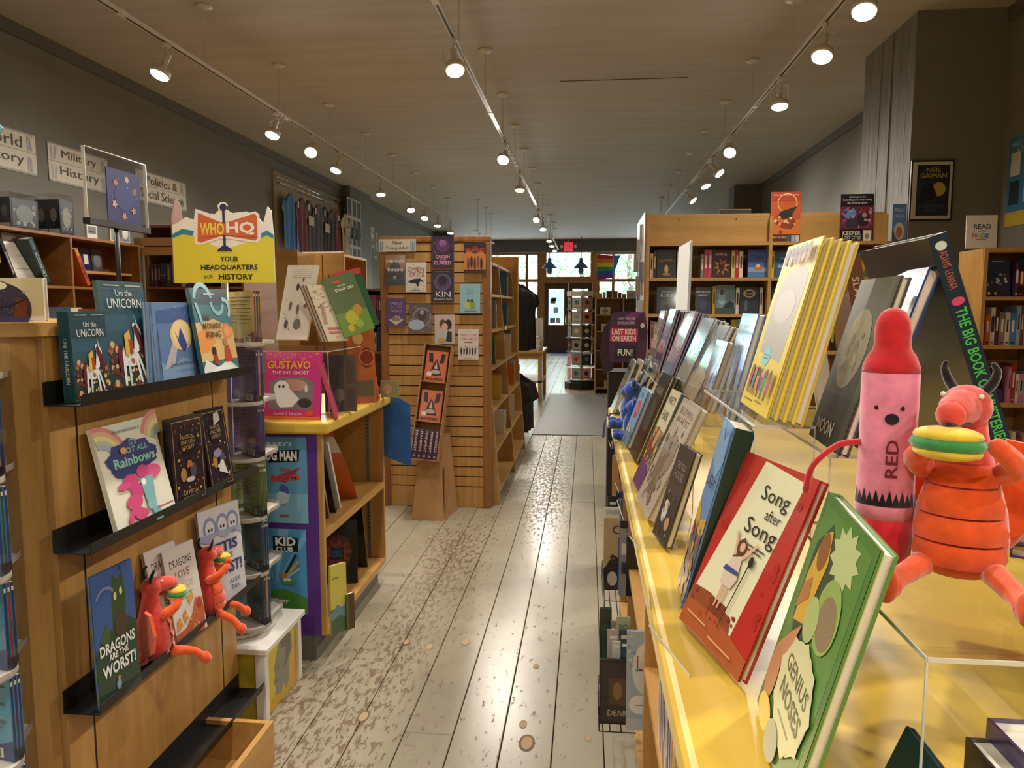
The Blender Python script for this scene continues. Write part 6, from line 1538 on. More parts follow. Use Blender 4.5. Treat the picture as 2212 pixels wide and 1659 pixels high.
# pendants by the transom, flag, exit sign
for k, px in enumerate((1187, 1255)):
    c = at_y(px, 583, 22.8)
    pl = thing('pendant_lamp', ['blue-grey pendant lamp seen against the transom, on the shirt side', 'blue-grey pendant lamp seen against the transom, on the flag side'][k], 'lamp', (c.x, c.y, CH), 'pendant lamps by the doors')
    MB().tube([(c.x, c.y, CH), (c.x, c.y, c.z + .32)], .012).build('stem', plain('pendant_blue_%d' % k, '#3f5a78', .5), pl)
    MB().lathe([(.02, .36), (.05, .35), (.06, .24), (.09, .2), (.22, .08), (.23, .05), (.1, .04)], c, seg=24).build('shade', plain('pendant_shade_%d' % k, '#48658a', .45), pl, smooth=True)
    MB().ball(c + Zp * -.02, .09, .09, .12).build('globe', plain('pendant_globe_%d' % k, '#5a80ad', .3), pl, smooth=True)
fl = thing('rainbow_flag', 'rainbow striped pride flag hanging in the shop window', 'flag', (.6, 23.78, 2.3))
f0 = at_y(1290, 604, 23.8); f1 = at_y(1325, 549, 23.8)
stripe = ['#c9303a', '#e07a2c', '#e6d03c', '#3f9a4a', '#2f5fb0', '#7a3a96']
for k, c in enumerate(stripe):
    m_ = MB(); n = 12; vs = []
    zt_ = f1.z - (f1.z - f0.z) * k / 6; zb_ = f1.z - (f1.z - f0.z) * (k + 1) / 6
    for z in (zt_, zb_):
        for i in range(n + 1):
            u = i / n; vs.append((f0.x + (f1.x - f0.x) * u * (.97 + .03 * (z - f0.z)), 23.8 + .03 * math.sin(u * 9 + z * 2), z - .10 * u * (1 - (z - f0.z) / (f1.z - f0.z)) * -1 - .05 * u))
    m_.add(vs, [(i, n + 1 + i, n + 2 + i, i + 1) for i in range(n)], c); m_.build('stripe', 'cloth', fl, smooth=True)
MB().tube([(f0.x - .05, 23.8, f1.z + .01), (f1.x + .35, 23.8, f1.z - .03)], .008).build('rod', 'chrome', fl)
m_ = MB(); m_.add([(f1.x + .01, 23.8, f1.z - .05), (f1.x + .22, 23.8, f1.z - .04), (f1.x + .08, 23.81, f0.z + .35), (f1.x + .01, 23.8, f0.z + .05)], [(0, 3, 2, 1)], '#5a86c0'); m_.build('blue_fold', 'cloth', fl)
e0 = at_y(1218, 541, 23.6); e1 = at_y(1238, 523, 23.6)
ex = thing('exit_sign', 'small lit red EXIT sign above the double doors', 'sign', ((e0.x + e1.x) / 2, 23.65, e1.z))
MB().bbox(e0.x, 23.6, e0.z, e1.x, 23.7, e1.z, .01, 1).build('housing', plain('exit_housing', '#b8434c', .5, emit=('#d8303c', .55)), ex)
print_mesh('lettering', ex, (e0.x, 23.599, e0.z), Xp, Zp, -Yp, e1.x - e0.x, e1.z - e0.z, [('t', 'EXIT', .5, .5, .5, '#f0c9c9', {'w': .8})])
MB().tube([((e0.x + e1.x) / 2, 23.65, e1.z - .005), ((e0.x + e1.x) / 2, 23.65, CH)], .012).build('stem', 'white', ex)
for sx in (-1, 1): MB().ball(((e0.x + e1.x) / 2 + sx * .22, 23.65, (e0.z + e1.z) / 2), .05, .05, .06).build('emergency_head', 'white', ex)
MB().box(e0.x - .02, 23.64, (e0.z + e1.z) / 2 - .008, e1.x + .02, 23.66, (e0.z + e1.z) / 2 + .008).build('bracket', 'white', ex)
# dim shelves seen between the slatwall and the ply bookcases
mg = case_open_y('bookcase', 'dim bookcase of games seen past the green book', -2.18, -1.58, 6.5, 6.9, 1.62, [.1, .42, .74, 1.06, 1.34], mat='browncase')
shelf_row('the upper dim games shelf', (-2.15, 6.54, 1.34), Xp, -Yp, .53, .25, 41, 'books in the dim games bookcase', {4: ''})
shelf_row('the middle dim games shelf', (-2.15, 6.54, 1.06), Xp, -Yp, .53, .25, 42, 'books in the dim games bookcase', {2: '', 5: ''})
for k, (px0, px1, py0, py1, c) in enumerate([(748, 783, 617, 662, '#1b191a'), (790, 815, 645, 690, '#c9c5bd'), (790, 812, 606, 640, '#8a8780'), (812, 822, 573, 603, '#a9a49a')]):
    a = at_y(px0, py1, 6.42); b = at_y(px1, py0, 6.42)
    if k == 0:
        o = tag(MB().box(a.x, 6.42, a.z, b.x, 6.5, b.z, c).build('card_rack', 'paint', None, (a.x, 6.42, a.z)), 'small black rack of pale cards before the games shelf', 'rack')
        for i in range(2):
            for j in range(2): MB().box(a.x + .02 + i * .07, 6.412, a.z + .02 + j * .09, a.x + .055 + i * .07, 6.4195, a.z + .075 + j * .09, '#d8d4ca').build('card', 'matte', o)
# ================================================================ bookcase with posters on top, facing the viewer
FX0, FX1, FYF, FYB, FZ = .40, 1.975, 5.2, 5.5, 2.085
FS = [.12, .40, .66, .91, 1.158, 1.408, 1.655, 1.893]
fc = case_open_y('bookcase', 'pale oak middle-grade bookcase facing the aisle with posters on top', FX0, FX1, FYF, FYB, FZ, FS, mat='ply', divs=[1.215], top_y=FYF + .03)
MB().box(FX0 + .0225, FYF + .03, 1.894, 1.2145, FYF + .045, FZ - .0225).build('sign_board', 'ply', fc)
MB().box(1.2375, FYF + .03, 1.894, FX1 - .0225, FYF + .045, FZ - .0225).build('sign_board', 'ply', fc)
for x in (.62, 1.0):
    MB().lathe([(.004, 0), (.004, .003)], (x, FYF + .03, 2.05), (0, -1, 0), 8).build('screw', 'black', fc)
MB().box(FX0 - .012, FYF - .004, 0, FX0 - .0005, FYB + .5, FZ + .02).build('end_board', 'oakdark', fc)
GF = 'books in the middle-grade bookcase'
def row(desc, z, specs, x0):
    x = x0
    for i, sp_ in enumerate(specs):
        if sp_[0] == 's':
            _, w, h, nm, c = sp_[:5]
            spine_book('%s spine, %s along %s' % (nm, ordinal(i), desc), (x, FYF + .05, z), Xp, Zp, -Yp, w, h, .15, c, [('r', .3, .35, .7, .8, '#e2d8c6' if sum(lin(c)) < .9 else '#3a302a')], group=GF); x += w + .002
        elif sp_[0] == 'gap': x += sp_[1]
        else:
            _, w, h, nm, c, art = sp_
            book('%s cover-out book, %s along %s' % (nm, ordinal(i), desc), (x, FYF + .035, z + .003), Xp, Vector((0, .1, .995)), Vector((0, -.995, .1)), w, h, .02, c, art, group=GF); x += w + .008
DEEP = [('r', 0, 0, 1, 1, '#2b2a26'), ('e', .5, .8, .35, .16, '#33413a'), ('t', 'DEEPHAVEN', .5, .62, .11, '#b98a4a', {'w': .86}), ('e', .5, .3, .1, .16, '#c2a05a'), ('e', .5, .12, .22, .05, '#8a7038')]
AMARI = [('r', 0, 0, 1, 1, '#3a2018'), ('p', star(.5, .4, .5, .2, 8, .2, .7), '#b06a2c'), ('e', .5, .42, .18, .2, '#2a1a18'), ('e', .5, .55, .1, .09, '#7a4a34'), ('t', 'AMARI', .5, .85, .11, '#d2a45a', {'w': .7})]
ODDER = [('r', 0, 0, 1, 1, '#4a5fa0'), ('r', 0, 0, 1, .36, '#7f9cc4'), ('r', 0, 0, 1, .2, '#4f78a8'), ('t', 'Odder', .5, .74, .16, '#26304e', {'w': .66, 'shear': .2}), ('e', .5, .34, .22, .1, '#a8744a'), ('e', .5, .42, .1, .07, '#d8b48c')]
RUBY = [('r', 0, 0, 1, 1, '#28323c'), ('e', .5, .3, .34, .26, '#3d4a34'), ('t', 'SINCERELY', .5, .82, .06, '#c4ccc8', {'w': .5}), ('t', 'RUBY', .5, .68, .12, '#d0d6d0', {'w': .6}), ('e', .5, .26, .14, .12, '#241d1a')]
LAND = [('r', 0, 0, 1, 1, '#6a7d88'), ('e', .3, .55, .2, .24, '#8fb0b4'), ('e', .3, .75, .12, .1, '#4a3a30'), ('p', [(.35, .2), (.95, .2), (.95, .36), (.75, .46), (.5, .34)], '#2a2c2e'), ('r', 0, 0, 1, .2, '#3a4640')]
NIGHT = [('r', 0, 0, 1, 1, '#31363f'), ('e', .5, .76, .32, .16, '#b9a878'), ('e', .5, .76, .22, .11, '#31363f'), ('t', 'MOON', .5, .76, .06, '#d6c890'), ('p', [(.2, .1), (.4, .1), (.38, .5), (.28, .5)], '#565c66')]
MID = [('r', 0, 0, 1, 1, '#20242e'), ('t', 'MIDNIGHT', .5, .82, .08, '#d8d8d4', {'w': .84, 'bold': .02}), ('t', 'MAGIC', .5, .70, .08, '#d8d8d4', {'w': .6, 'bold': .02}), ('e', .5, .35, .25, .2, '#2f3d5c')]
row('the oak case upper shelf', 1.655, [('s', .022, .17, 'cream', '#cfc2a2'), ('s', .02, .185, 'red and blue', '#6a3a4a'), ('f', .13, .19, 'black and gold', '#2b2a26', DEEP), ('s', .02, .18, 'ivory', '#d2cab4'), ('s', .02, .18, 'cream-white', '#dbd4c4'), ('s', .025, .17, 'tan', '#b59a6e'), ('gap', .09), ('s', .02, .16, 'grey', '#83827e'), ('s', .026, .19, 'hot pink', '#b4405a'), ('s', .026, .19, 'rose pink', '#c0566a'), ('f', .12, .185, 'brown and gold', '#3a2018', AMARI), ('s', .022, .185, 'pale yellow', '#d2c488'), ('s', .026, .187, 'scarlet', '#b2382c'), ('s', .024, .18, 'white-dotted', '#d9d4cc'), ('gap', .03), ('f', .135, .185, 'blue otter', '#4a5fa0', ODDER)], FX0 + .03)
row('the oak case second shelf', 1.408, [('gap', .05), ('f', .14, .185, 'dark slate', '#28323c', RUBY), ('s', .02, .17, 'slate', '#4a525c'), ('s', .02, .18, 'umber', '#5a4434'), ('gap', .07), ('f', .11, .18, 'navy white-titled', '#20242e', MID), ('s', .022, .19, 'mustard', '#cba83a'), ('f', .125, .195, 'grey-blue landscape', '#6a7d88', LAND), ('s', .024, .18, 'white', '#d8d4ca'), ('f', .125, .18, 'charcoal moon', '#31363f', NIGHT), ('s', .022, .18, 'pinkish white', '#d4c4bc')], FX0 + .03)
row('the right-bay upper oak shelf', 1.655, [('s', .02, .18, 'bright yellow', '#d8bc3a'), ('f', .13, .18, 'blue planet', '#3d628c', [('t', 'MAKE A', .5, .7, .07, '#c4d4e0'), ('t', 'PLANET', .55, .4, .12, '#d8e4e8', {'w': .7})]), ('s', .03, .19, 'teal', '#2a6f72'), ('gap', .2), ('f', .12, .18, 'purple', '#3a2a5a', [('e', .5, .5, .3, .2, '#5a4a80')]), ('f', .12, .18, 'green and orange', '#4f6a3f', [('t', 'SISTERS', .5, .82, .09, '#e2e0d0', {'w': .8}), ('e', .5, .4, .3, .25, '#c98a4a')])], 1.245)
row('the right-bay second oak shelf', 1.408, [('f', .13, .18, 'dark green', '#2f4a44', [('e', .5, .5, .3, .25, '#6a8a70')]), ('s', .025, .19, 'crimson', '#8a2530'), ('s', .02, .18, 'sand', '#c2b08a'), ('s', .03, .185, 'midnight blue', '#1f2c4a'), ('s', .025, .18, 'olive', '#6a6a3a')], 1.245)
rr = random.Random(77)
for k, z in enumerate((.91, 1.158)):
    x = 1.46
    for i in range(8):
        nm, c = rr.choice([('red', '#a5302a'), ('yellow', '#c9a43a'), ('blue', '#2f4a86'), ('orange', '#b8602a'), ('black', '#201d1d')]); w = rr.uniform(.02, .032)
        spine_book('%s series spine, %s along the %s right-bay shelf' % (nm, ordinal(i), ['fourth', 'third'][k]), (x, FYF + .05, z), Xp, Zp, -Yp, w, .18 + .01 * (i % 2), .14, c, [('r', .2, .3, .8, .8, '#d9c04a' if nm != 'yellow' else '#8a2a22')], group=GF); x += w + .002
for k, z in enumerate((1.158,)):
    shelf_row('the oak left bay, third shelf', (FX0 + .03, FYF + .04, z), Xp, -Yp, .76, .23, 92, GF, {3: '', 7: ''})
def standee(label, px0, px1, py0, py1, Y, col, items, lean=.12, shear_px=0):
    a = at_y(px0, py1, Y); b = at_y(px1, py0, Y)
    return frame_card(label, (a.x, Y, a.z), Xp, -Yp, b.x - a.x, (b.z - a.z) / math.cos(lean), col, items, .004, 'standee_card', 'sign', 'cards on the oak bookcase top', lean)
standee('orange fantasy poster card with a dark winged shape on the bookcase', 1664, 1732, 413, 524, FYF + .004, '#b8552c', [('r', 0, .0, 1, .45, '#c9702f'), ('r', 0, .82, 1, 1, '#a8402a'), ('r', .08, .93, .92, .945, '#e2c8a0'), ('arc', .55, .78, .34, .03, 0, 6.28, '#d9c06a'), ('p', [(.2, .5), (.35, .62), (.6, .66), (.9, .72), (.75, .6), (.7, .48), (.5, .4), (.35, .5)], '#2f2a26'), ('p', [(.3, .3), (.7, .26), (.85, .45), (.6, .5), (.4, .42)], '#8a3a20'), ('dots', 12, .1, .2, .9, .5, ['#d9a86a', '#e2c79a', '#8a3f24'], .06, 3), ('r', 0, 0, 1, .16, '#5a2a1a'), ('t', 'READ THE SERIES', .3, .1, .035, '#e8d8c0', {'w': .45}), ('r', .54, .02, .66, .14, '#3f5f4a'), ('r', .7, .02, .82, .14, '#8fa9c4'), ('r', .85, .02, .97, .14, '#c9c0b4')], .05)
standee('dark red fantasy poster card with a hooded figure on the bookcase', 1813, 1890, 418, 528, FYF + .016, '#3a1a26', [('r', 0, .75, 1, 1, '#1d1620'), ('t', 'Catch up on the', .5, .94, .04, '#eae4e0', {'w': .5, 'bold': .02}), ('t', "bestselling series that's taking", .5, .88, .04, '#eae4e0', {'w': .86, 'bold': .02}), ('t', 'the world by storm!', .5, .82, .04, '#eae4e0', {'w': .6, 'bold': .02}), ('r', 0, .3, 1, .75, '#6a2a3c'), ('e', .28, .62, .2, .11, '#5a8ac4'), ('dots', 30, .05, .34, .95, .74, ['#a8485a', '#c98a8a', '#4a2a4a', '#8a3a4a'], .05, 5), ('e', .7, .5, .2, .14, '#2c2438'), ('e', .72, .58, .07, .05, '#b98a72'), ('e', .35, .42, .2, .1, '#3a3048'), ('r', 0, 0, 1, .3, '#1a1218'), ('t', 'KEEPER', .36, .22, .08, '#e6dcc8', {'w': .54}), ('t', 'LOST CITIES', .36, .13, .06, '#e6dcc8', {'w': .56}), ('r', .1, .05, .6, .06, '#a89a90'), ('r', .7, .03, .95, .28, '#d8d0c2'), ('e', .82, .16, .06, .06, '#8a7a66')], .03)
case_open_y('bookcase', 'slim oak shelf end between the oak bookcase and the pillar', 1.985, 2.29, FYF + .06, FYB, 1.894, [.5, 1.0, 1.5], mat='ply')
standee('light blue cookery card leaning at the end of the oak bookcase', 1926, 1961, 440, 527, FYF + .12, '#5a86bc', [('t', 'PIZZA', .5, .86, .08, '#dfe8ee', {'w': .6}), ('t', 'WALLS', .5, .7, .08, '#dfe8ee', {'w': .6}), ('e', .5, .32, .36, .22, '#d9c8a0'), ('e', .5, .3, .22, .14, '#a8744a')], .05)
frame_card('white paper edge lying on the oak bookcase top', (1.50, FYF + .2, FZ + .001), Xp, -Yp, .18, .02, '#d4d0c6', None, .05, 'paper', 'paper')
lt = thing('laptop', 'dark closed screen standing on the oak bookcase top', 'screen', (1.05, FYF + .25, FZ)); MB().box(.92, FYF + .24, FZ, 1.14, FYF + .25, FZ + .055, '#3c3a36').build('screen', 'paint', lt); MB().box(.92, FYF + .239, FZ + .05, 1.14, FYF + .252, FZ + .056, '#8a867c').build('rim', 'paint', lt)
for k in range(7):
    y = 5.26 + k * .085; z = 1.36 + (k * 3 % 7) * .09
    o = tag(MB().box(FX0 - .05 + .01 * (k % 3), y, z, FX0 - .0135, y + .004, z + .14, ['#d8d8d4', '#8f9cb8', '#c9d0d8', '#b4a890', '#dfe2e6', '#7f8fae', '#c4c0b4'][k]).build('hanging_pack', 'gloss', None, (FX0 - .04, y, z)), '%s pack hanging on the end of the oak bookcase' % ['white', 'lavender', 'ice-blue', 'sand', 'bright white', 'steel-blue', 'putty'][k], 'packet', 'packs on the oak bookcase end')
    MB().tube([(FX0 - .035, y + .002, z + .137), (FX0 - .0118, y + .002, z + .142)], .002, 5).build('peg', 'chrome', o)
# ================================================================ corner bookcases by the pillar
CY = 4.62
cz = [.10, .48, .886, 1.23, 1.515]
case_open_y('bookcase', 'honey oak corner bookcase under the Read With Pride sign', 2.30, 2.70, CY, CY + .3, 1.795, cz, mat='oak')
for k, z in enumerate(cz[1:]):
    shelf_row('the %s corner case shelf up' % ordinal(k), (2.34, CY + .04, z), Xp, -Yp, .32, .27, 120 + k, 'books in the corner bookcase', {0: ''} if k != 2 else {})
case_open_x('bookcase', 'honey oak bookcase along the pillar-side wall cut by the frame', RX - .005, 2.72, 2.7, CY + .28, 1.795, cz, mat='oak', divs=[3.6])
a = at_y(2085, 545, CY + .02); b = at_y(2157, 464, CY + .02)
frame_card('white Read With Pride card standing on the corner bookcase', (a.x, CY + .02, 1.796), Xp, -Yp, b.x - a.x, b.z - 1.796, '#dcd6cb', [('t', 'READ', .52, .66, .15, '#3b4262', {'w': .56, 'bold': .02}), ('t', 'WITH', .52, .52, .06, '#5a5660', {'w': .26}), ('t', 'P', .24, .38, .14, '#b0483f', {'bold': .02}), ('t', 'R', .36, .38, .14, '#b8744a', {'bold': .02}), ('t', 'I', .46, .38, .14, '#c9a84a', {'bold': .02}), ('t', 'D', .57, .38, .14, '#5f9a6a', {'bold': .02}), ('t', 'E', .69, .38, .14, '#4a6aa0', {'bold': .02}), ('r', .32, .25, .66, .275, '#b0483f')], .006, 'sign_card', 'sign', lean=.04)
# posters on the pillar and wall
pf = thing('framed_poster', 'black-framed night poster with a golden moon on the pillar', 'poster', (2.6, 5.9, 1.5))
a = at_y(1963, 477, 5.88); b = at_y(2063, 345, 5.88)
PW, PH = b.x - a.x, b.z - a.z
MB().box(a.x, 5.88, a.z, b.x, 5.899, b.z, '#1a1917').build('frame', 'paint', pf)
MB().box(a.x + .012, 5.8785, a.z + .012, b.x - .012, 5.8799, b.z - .012, '#c9c4b6').build('mount', 'matte', pf)
print_mesh('poster_print', pf, (a.x, 5.8784, a.z), Xp, Zp, -Yp, PW, PH, [('r', .14, .08, .90, .92, '#20242c'), ('r', .14, .3, .6, .66, '#27304a'), ('e', .66, .52, .16, .115, '#c2a44a'), ('p', [(.2, .3), (.5, .34), (.62, .42), (.5, .62), (.32, .6), (.24, .5)], '#181a20'), ('t', 'NEIL', .52, .84, .07, '#b9a04a', {'w': .34, 'bold': .02}), ('t', 'GAIMAN', .52, .745, .08, '#b9a04a', {'w': .62, 'bold': .02}), ('t', 'the GRAVEYARD', .5, .24, .05, '#4f6288', {'w': .6}), ('t', 'BOOK', .5, .17, .05, '#4f6288', {'w': .24})], 'gloss')
a = at_x(2170, 492, RX); b = at_x(2170, 305, RX)
po = tag(MB().box(RX - .003, a.y - .6, a.z, RX - .0005, a.y, b.z, '#3f7ea8').build('poster', 'print', None, (RX, a.y, a.z)), 'blue and yellow book-list poster on the wall at the picture edge', 'poster')
print_mesh('print', po, (RX - .0032, a.y, a.z), -Yp, Zp, -Xp, .6, b.z - a.z, [('r', 0, 0, 1, .16, '#cdb23c'), ('t', 'MAKE THE WORLD', .42, .91, .05, '#d8e0dc', {'w': .7}), ('t', 'A CLASSROOM', .42, .84, .05, '#d8e0dc', {'w': .5})] + [('r', .06 + .3 * i, .24 + .32 * j, .26 + .3 * i, .50 + .32 * j, ['#2c3a4c', '#c9b9b0', '#4a2f5a', '#d8d4c8', '#6a8a4a', '#b0603c'][i + 3 * j]) for i in range(3) for j in range(2)])
# floor standee with the purple header at the counter end
ls = thing('floor_standee', 'purple and black floor standee with a pink title block', 'display stand', (.27, 3.95, 0))
mb = MB(); mb.box(.115, 3.86, 0, .42, 4.1, 1.12, '#1a1719'); mb.build('base_box', 'matte', ls)
print_mesh('base_print', ls, (.115, 3.859, 0), Xp, Zp, -Yp, .305, 1.12, [('r', 0, 0, 1, .55, '#241a26'), ('t', 'PIN', .2, .52, .03, '#7a5a8a'), ('e', .2, .40, .12, .035, '#c9c6c4'), ('e', .2, .40, .06, .018, '#2a262a'), ('r', .1, .8, .6, .88, '#a83a3a'), ('r', 0, .74, 1, .75, '#d9d4cc')], 'matte')
a = at_y(1318, 783, 3.85); b = at_y(1396, 672, 3.85)
hw2, hh2 = b.x - a.x, b.z - a.z
MB().prism([(0, 0), (hw2, 0), (hw2 + .01, hh2 * .6), (hw2 - .005, hh2 * .97), (hw2 * .5, hh2), (.01, hh2 * .97), (-.012, hh2 * .6)], (a.x, 3.85, a.z), Xp, Zp, (0, .004, 0), '#4a2150').build('header_board', 'print', ls)
MB().prism([(0, 0), (.05, .02), (.05, .30), (.0, .24), (-.02, .12)], (a.x - .035, 3.856, a.z - .06), Xp, Zp, (0, .004, 0), '#35152c').build('side_board', 'print', ls)
print_mesh('header_print', ls, (a.x, 3.8497, a.z), Xp, Zp, -Yp, hw2, hh2, [('p', [(.55, .75), (.9, .98), (.62, .98), (.4, .9)], '#7a3a7a'), ('t', '#1 NEW YORK TIMES', .45, .85, .05, '#e0d4e0', {'w': .5}), ('t', 'BESTSELLING SERIES', .45, .77, .05, '#e0d4e0', {'w': .5}), ('p', [(-.02, .42), (.76, .40), (.78, .66), (-.0, .68)], '#c23a5c'), ('t', 'LAST KIDS', .38, .60, .11, '#f0e4e4', {'w': .68, 'bold': .03}), ('t', 'ON EARTH', .38, .47, .11, '#f0e4e4', {'w': .68, 'bold': .03}), ('r', .12, .10, .74, .32, '#1d1620'), ('t', 'FUN!', .42, .20, .14, '#f0ece8', {'w': .42, 'bold': .03}), ('e', .9, .62, .1, .16, '#2a1c30'), ('e', .9, .72, .06, .05, '#d8d4d0')])
# ================================================================ yellow display counter
KX0, KX1, KY0, KY1, KZ = .10, 1.15, -.8, 3.40, 1.0
kc = thing('display_counter', 'long yellow-topped oak display counter along the aisle', 'counter', (.62, 1.3, 0))
MB().bbox(KX0, KY0, KZ - .045, KX1, KY1, KZ, .014, 3).build('counter_top', 'yellow', kc)
MB().box(.50, KY0 + .03, 0, .52, KY1 - .03, KZ - .046).build('back_panel', 'oak_y', kc)
for y in (KY0 + .03, .35, 1.15, 1.95, 2.75, KY1 - .05): MB().box(.165, y, 0, .4995, y + .022, KZ - .046).build('upright', 'oak', kc)
ys_ = [KY0 + .03, .35, 1.15, 1.95, 2.75, KY1 - .05]
for z in (.10, .48):
    for a, b in zip(ys_, ys_[1:]): MB().box(.165, a + .0225, z - .022, .4995, b - .0005, z).build('shelf', 'oak_y', kc)
MB().box(.21, KY0 + .05, 0, .23, KY1 - .06, .077).build('toe_kick', 'kick', kc)
# -------- book pockets hanging on the aisle side
GC = 'books in the pockets on the counter side'
def pocket_book(label, px0, px1, py0, py1, Y, col, items, t=.012, lean=.06):
    a = at_y(px0, py1, Y); b = at_y(px1, py0, Y)
    return book(label, (a.x, Y, a.z), Xp, Vector((0, math.sin(lean), math.cos(lean))), Vector((0, -math.cos(lean), math.sin(lean))), b.x - a.x, b.z - a.z, t, col, items, group=GC)
def wire_pocket(label, x0, x1, y0, y1, z, h):
    r = thing('wire_pocket', label, 'rack', ((x0 + x1) / 2, (y0 + y1) / 2, z), 'wire pockets on the counter side')
    for zz in (z, z + h): MB().tube([(x1, y0, zz), (x0, y0, zz), (x0, y1, zz), (x1, y1, zz)], .0018, 6).build('wire', 'black', r)
    for (x, y) in ((x0, y0), (x0, y1), (x0, (y0 + y1) / 2)): MB().tube([(x, y, z), (x, y, z + h)], .0018, 6).build('wire', 'black', r)
    for q in (.3, .6): MB().tube([(x0 + (x1 - x0) * q, y0, z), (x0 + (x1 - x0) * q, y1, z)], .0018, 6).build('wire', 'black', r)
pocket_book('dark brown ornate framed book in the lower pocket', 1294, 1359, 1431, 1563, 2.2, '#2a201c', [('r', .06, .04, .94, .96, '#3a2c26'), ('r', .32, .32, .92, .72, '#5a4026'), ('e', .62, .52, .16, .14, '#8a6a44'), ('t', 'DEAR', .62, .18, .09, '#b9a894', {'w': .66})])
pocket_book('pale blue book with a large white disc in the lower pocket', 1352, 1445, 1372, 1576, 2.02, '#9fb4bf', [('e', .55, .62, .42, .28, '#dcdad2'), ('t', 'LO', .45, .68, .16, '#a04038', {'w': .4}), ('t', 'U', .6, .5, .14, '#a04038'), ('e', .36, .26, .3, .10, '#e2e0da'), ('r', .2, .25, .5, .26, '#8a8a86'), ('r', .0, .0, 1, .12, '#b9bdbd'), ('dots', 8, .05, .3, .3, .95, ['#7fa0a0', '#c4ccc4'], .05, 3)])
pocket_book('tall dark green book behind the brown one', 1294, 1322, 1318, 1477, 2.32, '#24382a', [('r', .2, .2, .8, .8, '#2f4636')])
for k, (x0, x1, y0, c, nm) in enumerate([(1318, 1332, 1345, '#8a8278', 'taupe'), (1330, 1362, 1336, '#a9b48e', 'sage'), (1311, 1340, 1364, '#b9a49c', 'dusty pink'), (1336, 1362, 1362, '#4a4a5a', 'slate'), (1322, 1344, 1388, '#c9cfc2', 'pale green'), (1340, 1360, 1384, '#2a4056', 'dark blue')]):
    pocket_book('%s small book, %s of those peeping over the dark brown one' % (nm, ordinal(k)), x0, x1, y0, 1440, 2.30 - .015 * k, c, [('t', 'YO', .5, .8, .1, '#3a4a5a')] if k == 1 else [('r', .2, .75, .8, .85, '#e2ddd0')], t=.008)
wire_pocket('lower wire pocket on the counter side', at_y(1296, 1500, 2.1).x, .163, 2.17, 2.36, at_y(1300, 1566, 2.2).z - .003, .08)
pocket_book('beige book with a dark robed shape in the upper pocket', 1303, 1337, 1122, 1274, 2.95, '#b09a72', [('p', [(0, 0), (1, 0), (1, .45), (.6, .5), (.2, .34), (0, .3)], '#2f2422'), ('e', .6, .16, .34, .1, '#b9b4ae'), ('t', 'C', .85, .84, .12, '#2a2622'), ('dots', 10, .4, .3, .95, .5, ['#8a3a2a', '#a8603a'], .06, 3)])
pocket_book('grey book with framed pictures in the upper pocket', 1338, 1372, 1128, 1288, 2.78, '#8a8a8c', [('r', .1, .55, .9, .7, '#d0cdc6'), ('r', .1, .3, .9, .45, '#3a3438'), ('t', 'S', .6, .84, .1, '#2c2a2c'), ('r', 0, .9, 1, 1, '#1d1b1d')])
pocket_book('white book with a black bar in the upper pocket', 1306, 1342, 1098, 1160, 3.02, '#d4d2ca', [('t', 'KWANZAA', .5, .85, .14, '#5f8a86', {'w': .8}), ('r', .15, .5, .8, .62, '#23201f')])
pocket_book('slim black book behind the white one', 1312, 1336, 1074, 1160, 3.07, '#1b191b', [('r', .2, .8, .8, .86, '#c9c4ba')])
pocket_book('slim navy book beside the black one', 1330, 1346, 1063, 1160, 3.10, '#1f3566', [('r', .2, .8, .8, .86, '#8fa4d0')])
pocket_book('black slim volume deep in the upper pocket', 1352, 1384, 1165, 1288, 2.70, '#171617', [('r', .1, .1, .9, .12, '#2a2829')])
pocket_book('sky-blue slim spine between the upper pocket books', 1336, 1342, 1085, 1285, 2.80, '#3f7fb0', None, t=.01)
wire_pocket('upper wire pocket on the counter side', at_y(1304, 1200, 2.9).x, .163, 2.68, 3.12, at_y(1310, 1278, 2.95).z - .01, .08)
for k in range(9):
    nm, c = PAL[(k * 5 + 3) % len(PAL)]
    spine_book('%s spine, %s on the shelf below the yellow counter' % (nm, ordinal(k)), (.17, 1.62 - .034 * k, .48), -Yp, Zp, -Xp, .028, .2 + .012 * (k % 3), .16, c, [('r', .3, .3, .7, .7, '#d8d0be')], group='books under the yellow counter')
pocket_book('honey-coloured folder at the far end of the counter side', 1322, 1342, 985, 1070, 3.25, '#b98f4c', [('t', 'I', .85, .5, .2, '#3a2f24')])

# -------- clear easels and leaning books on the counter
GT = 'picture books leaning along the yellow counter'
def easel(i, A, R, V, N, w, h, z, label):
    r = thing('book_easel', label, 'easel', A, 'clear easels on the yellow counter')
    Nh = Vector((N.x, N.y, 0)).normalized()
    MB().obox(Vector((A.x, A.y, z + .0005)) + Nh * -.10, R * w * .8, Nh * .145, Zp * .0028).build('foot_plate', 'acrylic', r)
    MB().obox(Vector((A.x, A.y, z + .0034)) + Nh * .006, R * w * .8, Nh * .0025, Zp * .016).build('lip', 'acrylic', r)
    MB().obox(Vector((A.x, A.y, z + .0005)) + Nh * .0451, R * w * .8, Nh * .0008, Zp * .0028).build('polished_edge', 'edge', r)
def L(label, bl, br, tl, z, t, col, items, ea=True, lab=None, **k):
    o, (A, R, V, N, w, h) = book3(label, bl, br, tl, z, t, col, items, group=GT, **k)
    if ea: easel(0, A, R, V, N, w, h, KZ, lab or ('clear easel under the ' + label)[:90])
    return o, (A, R, V, N, w, h)
zc = KZ + .005
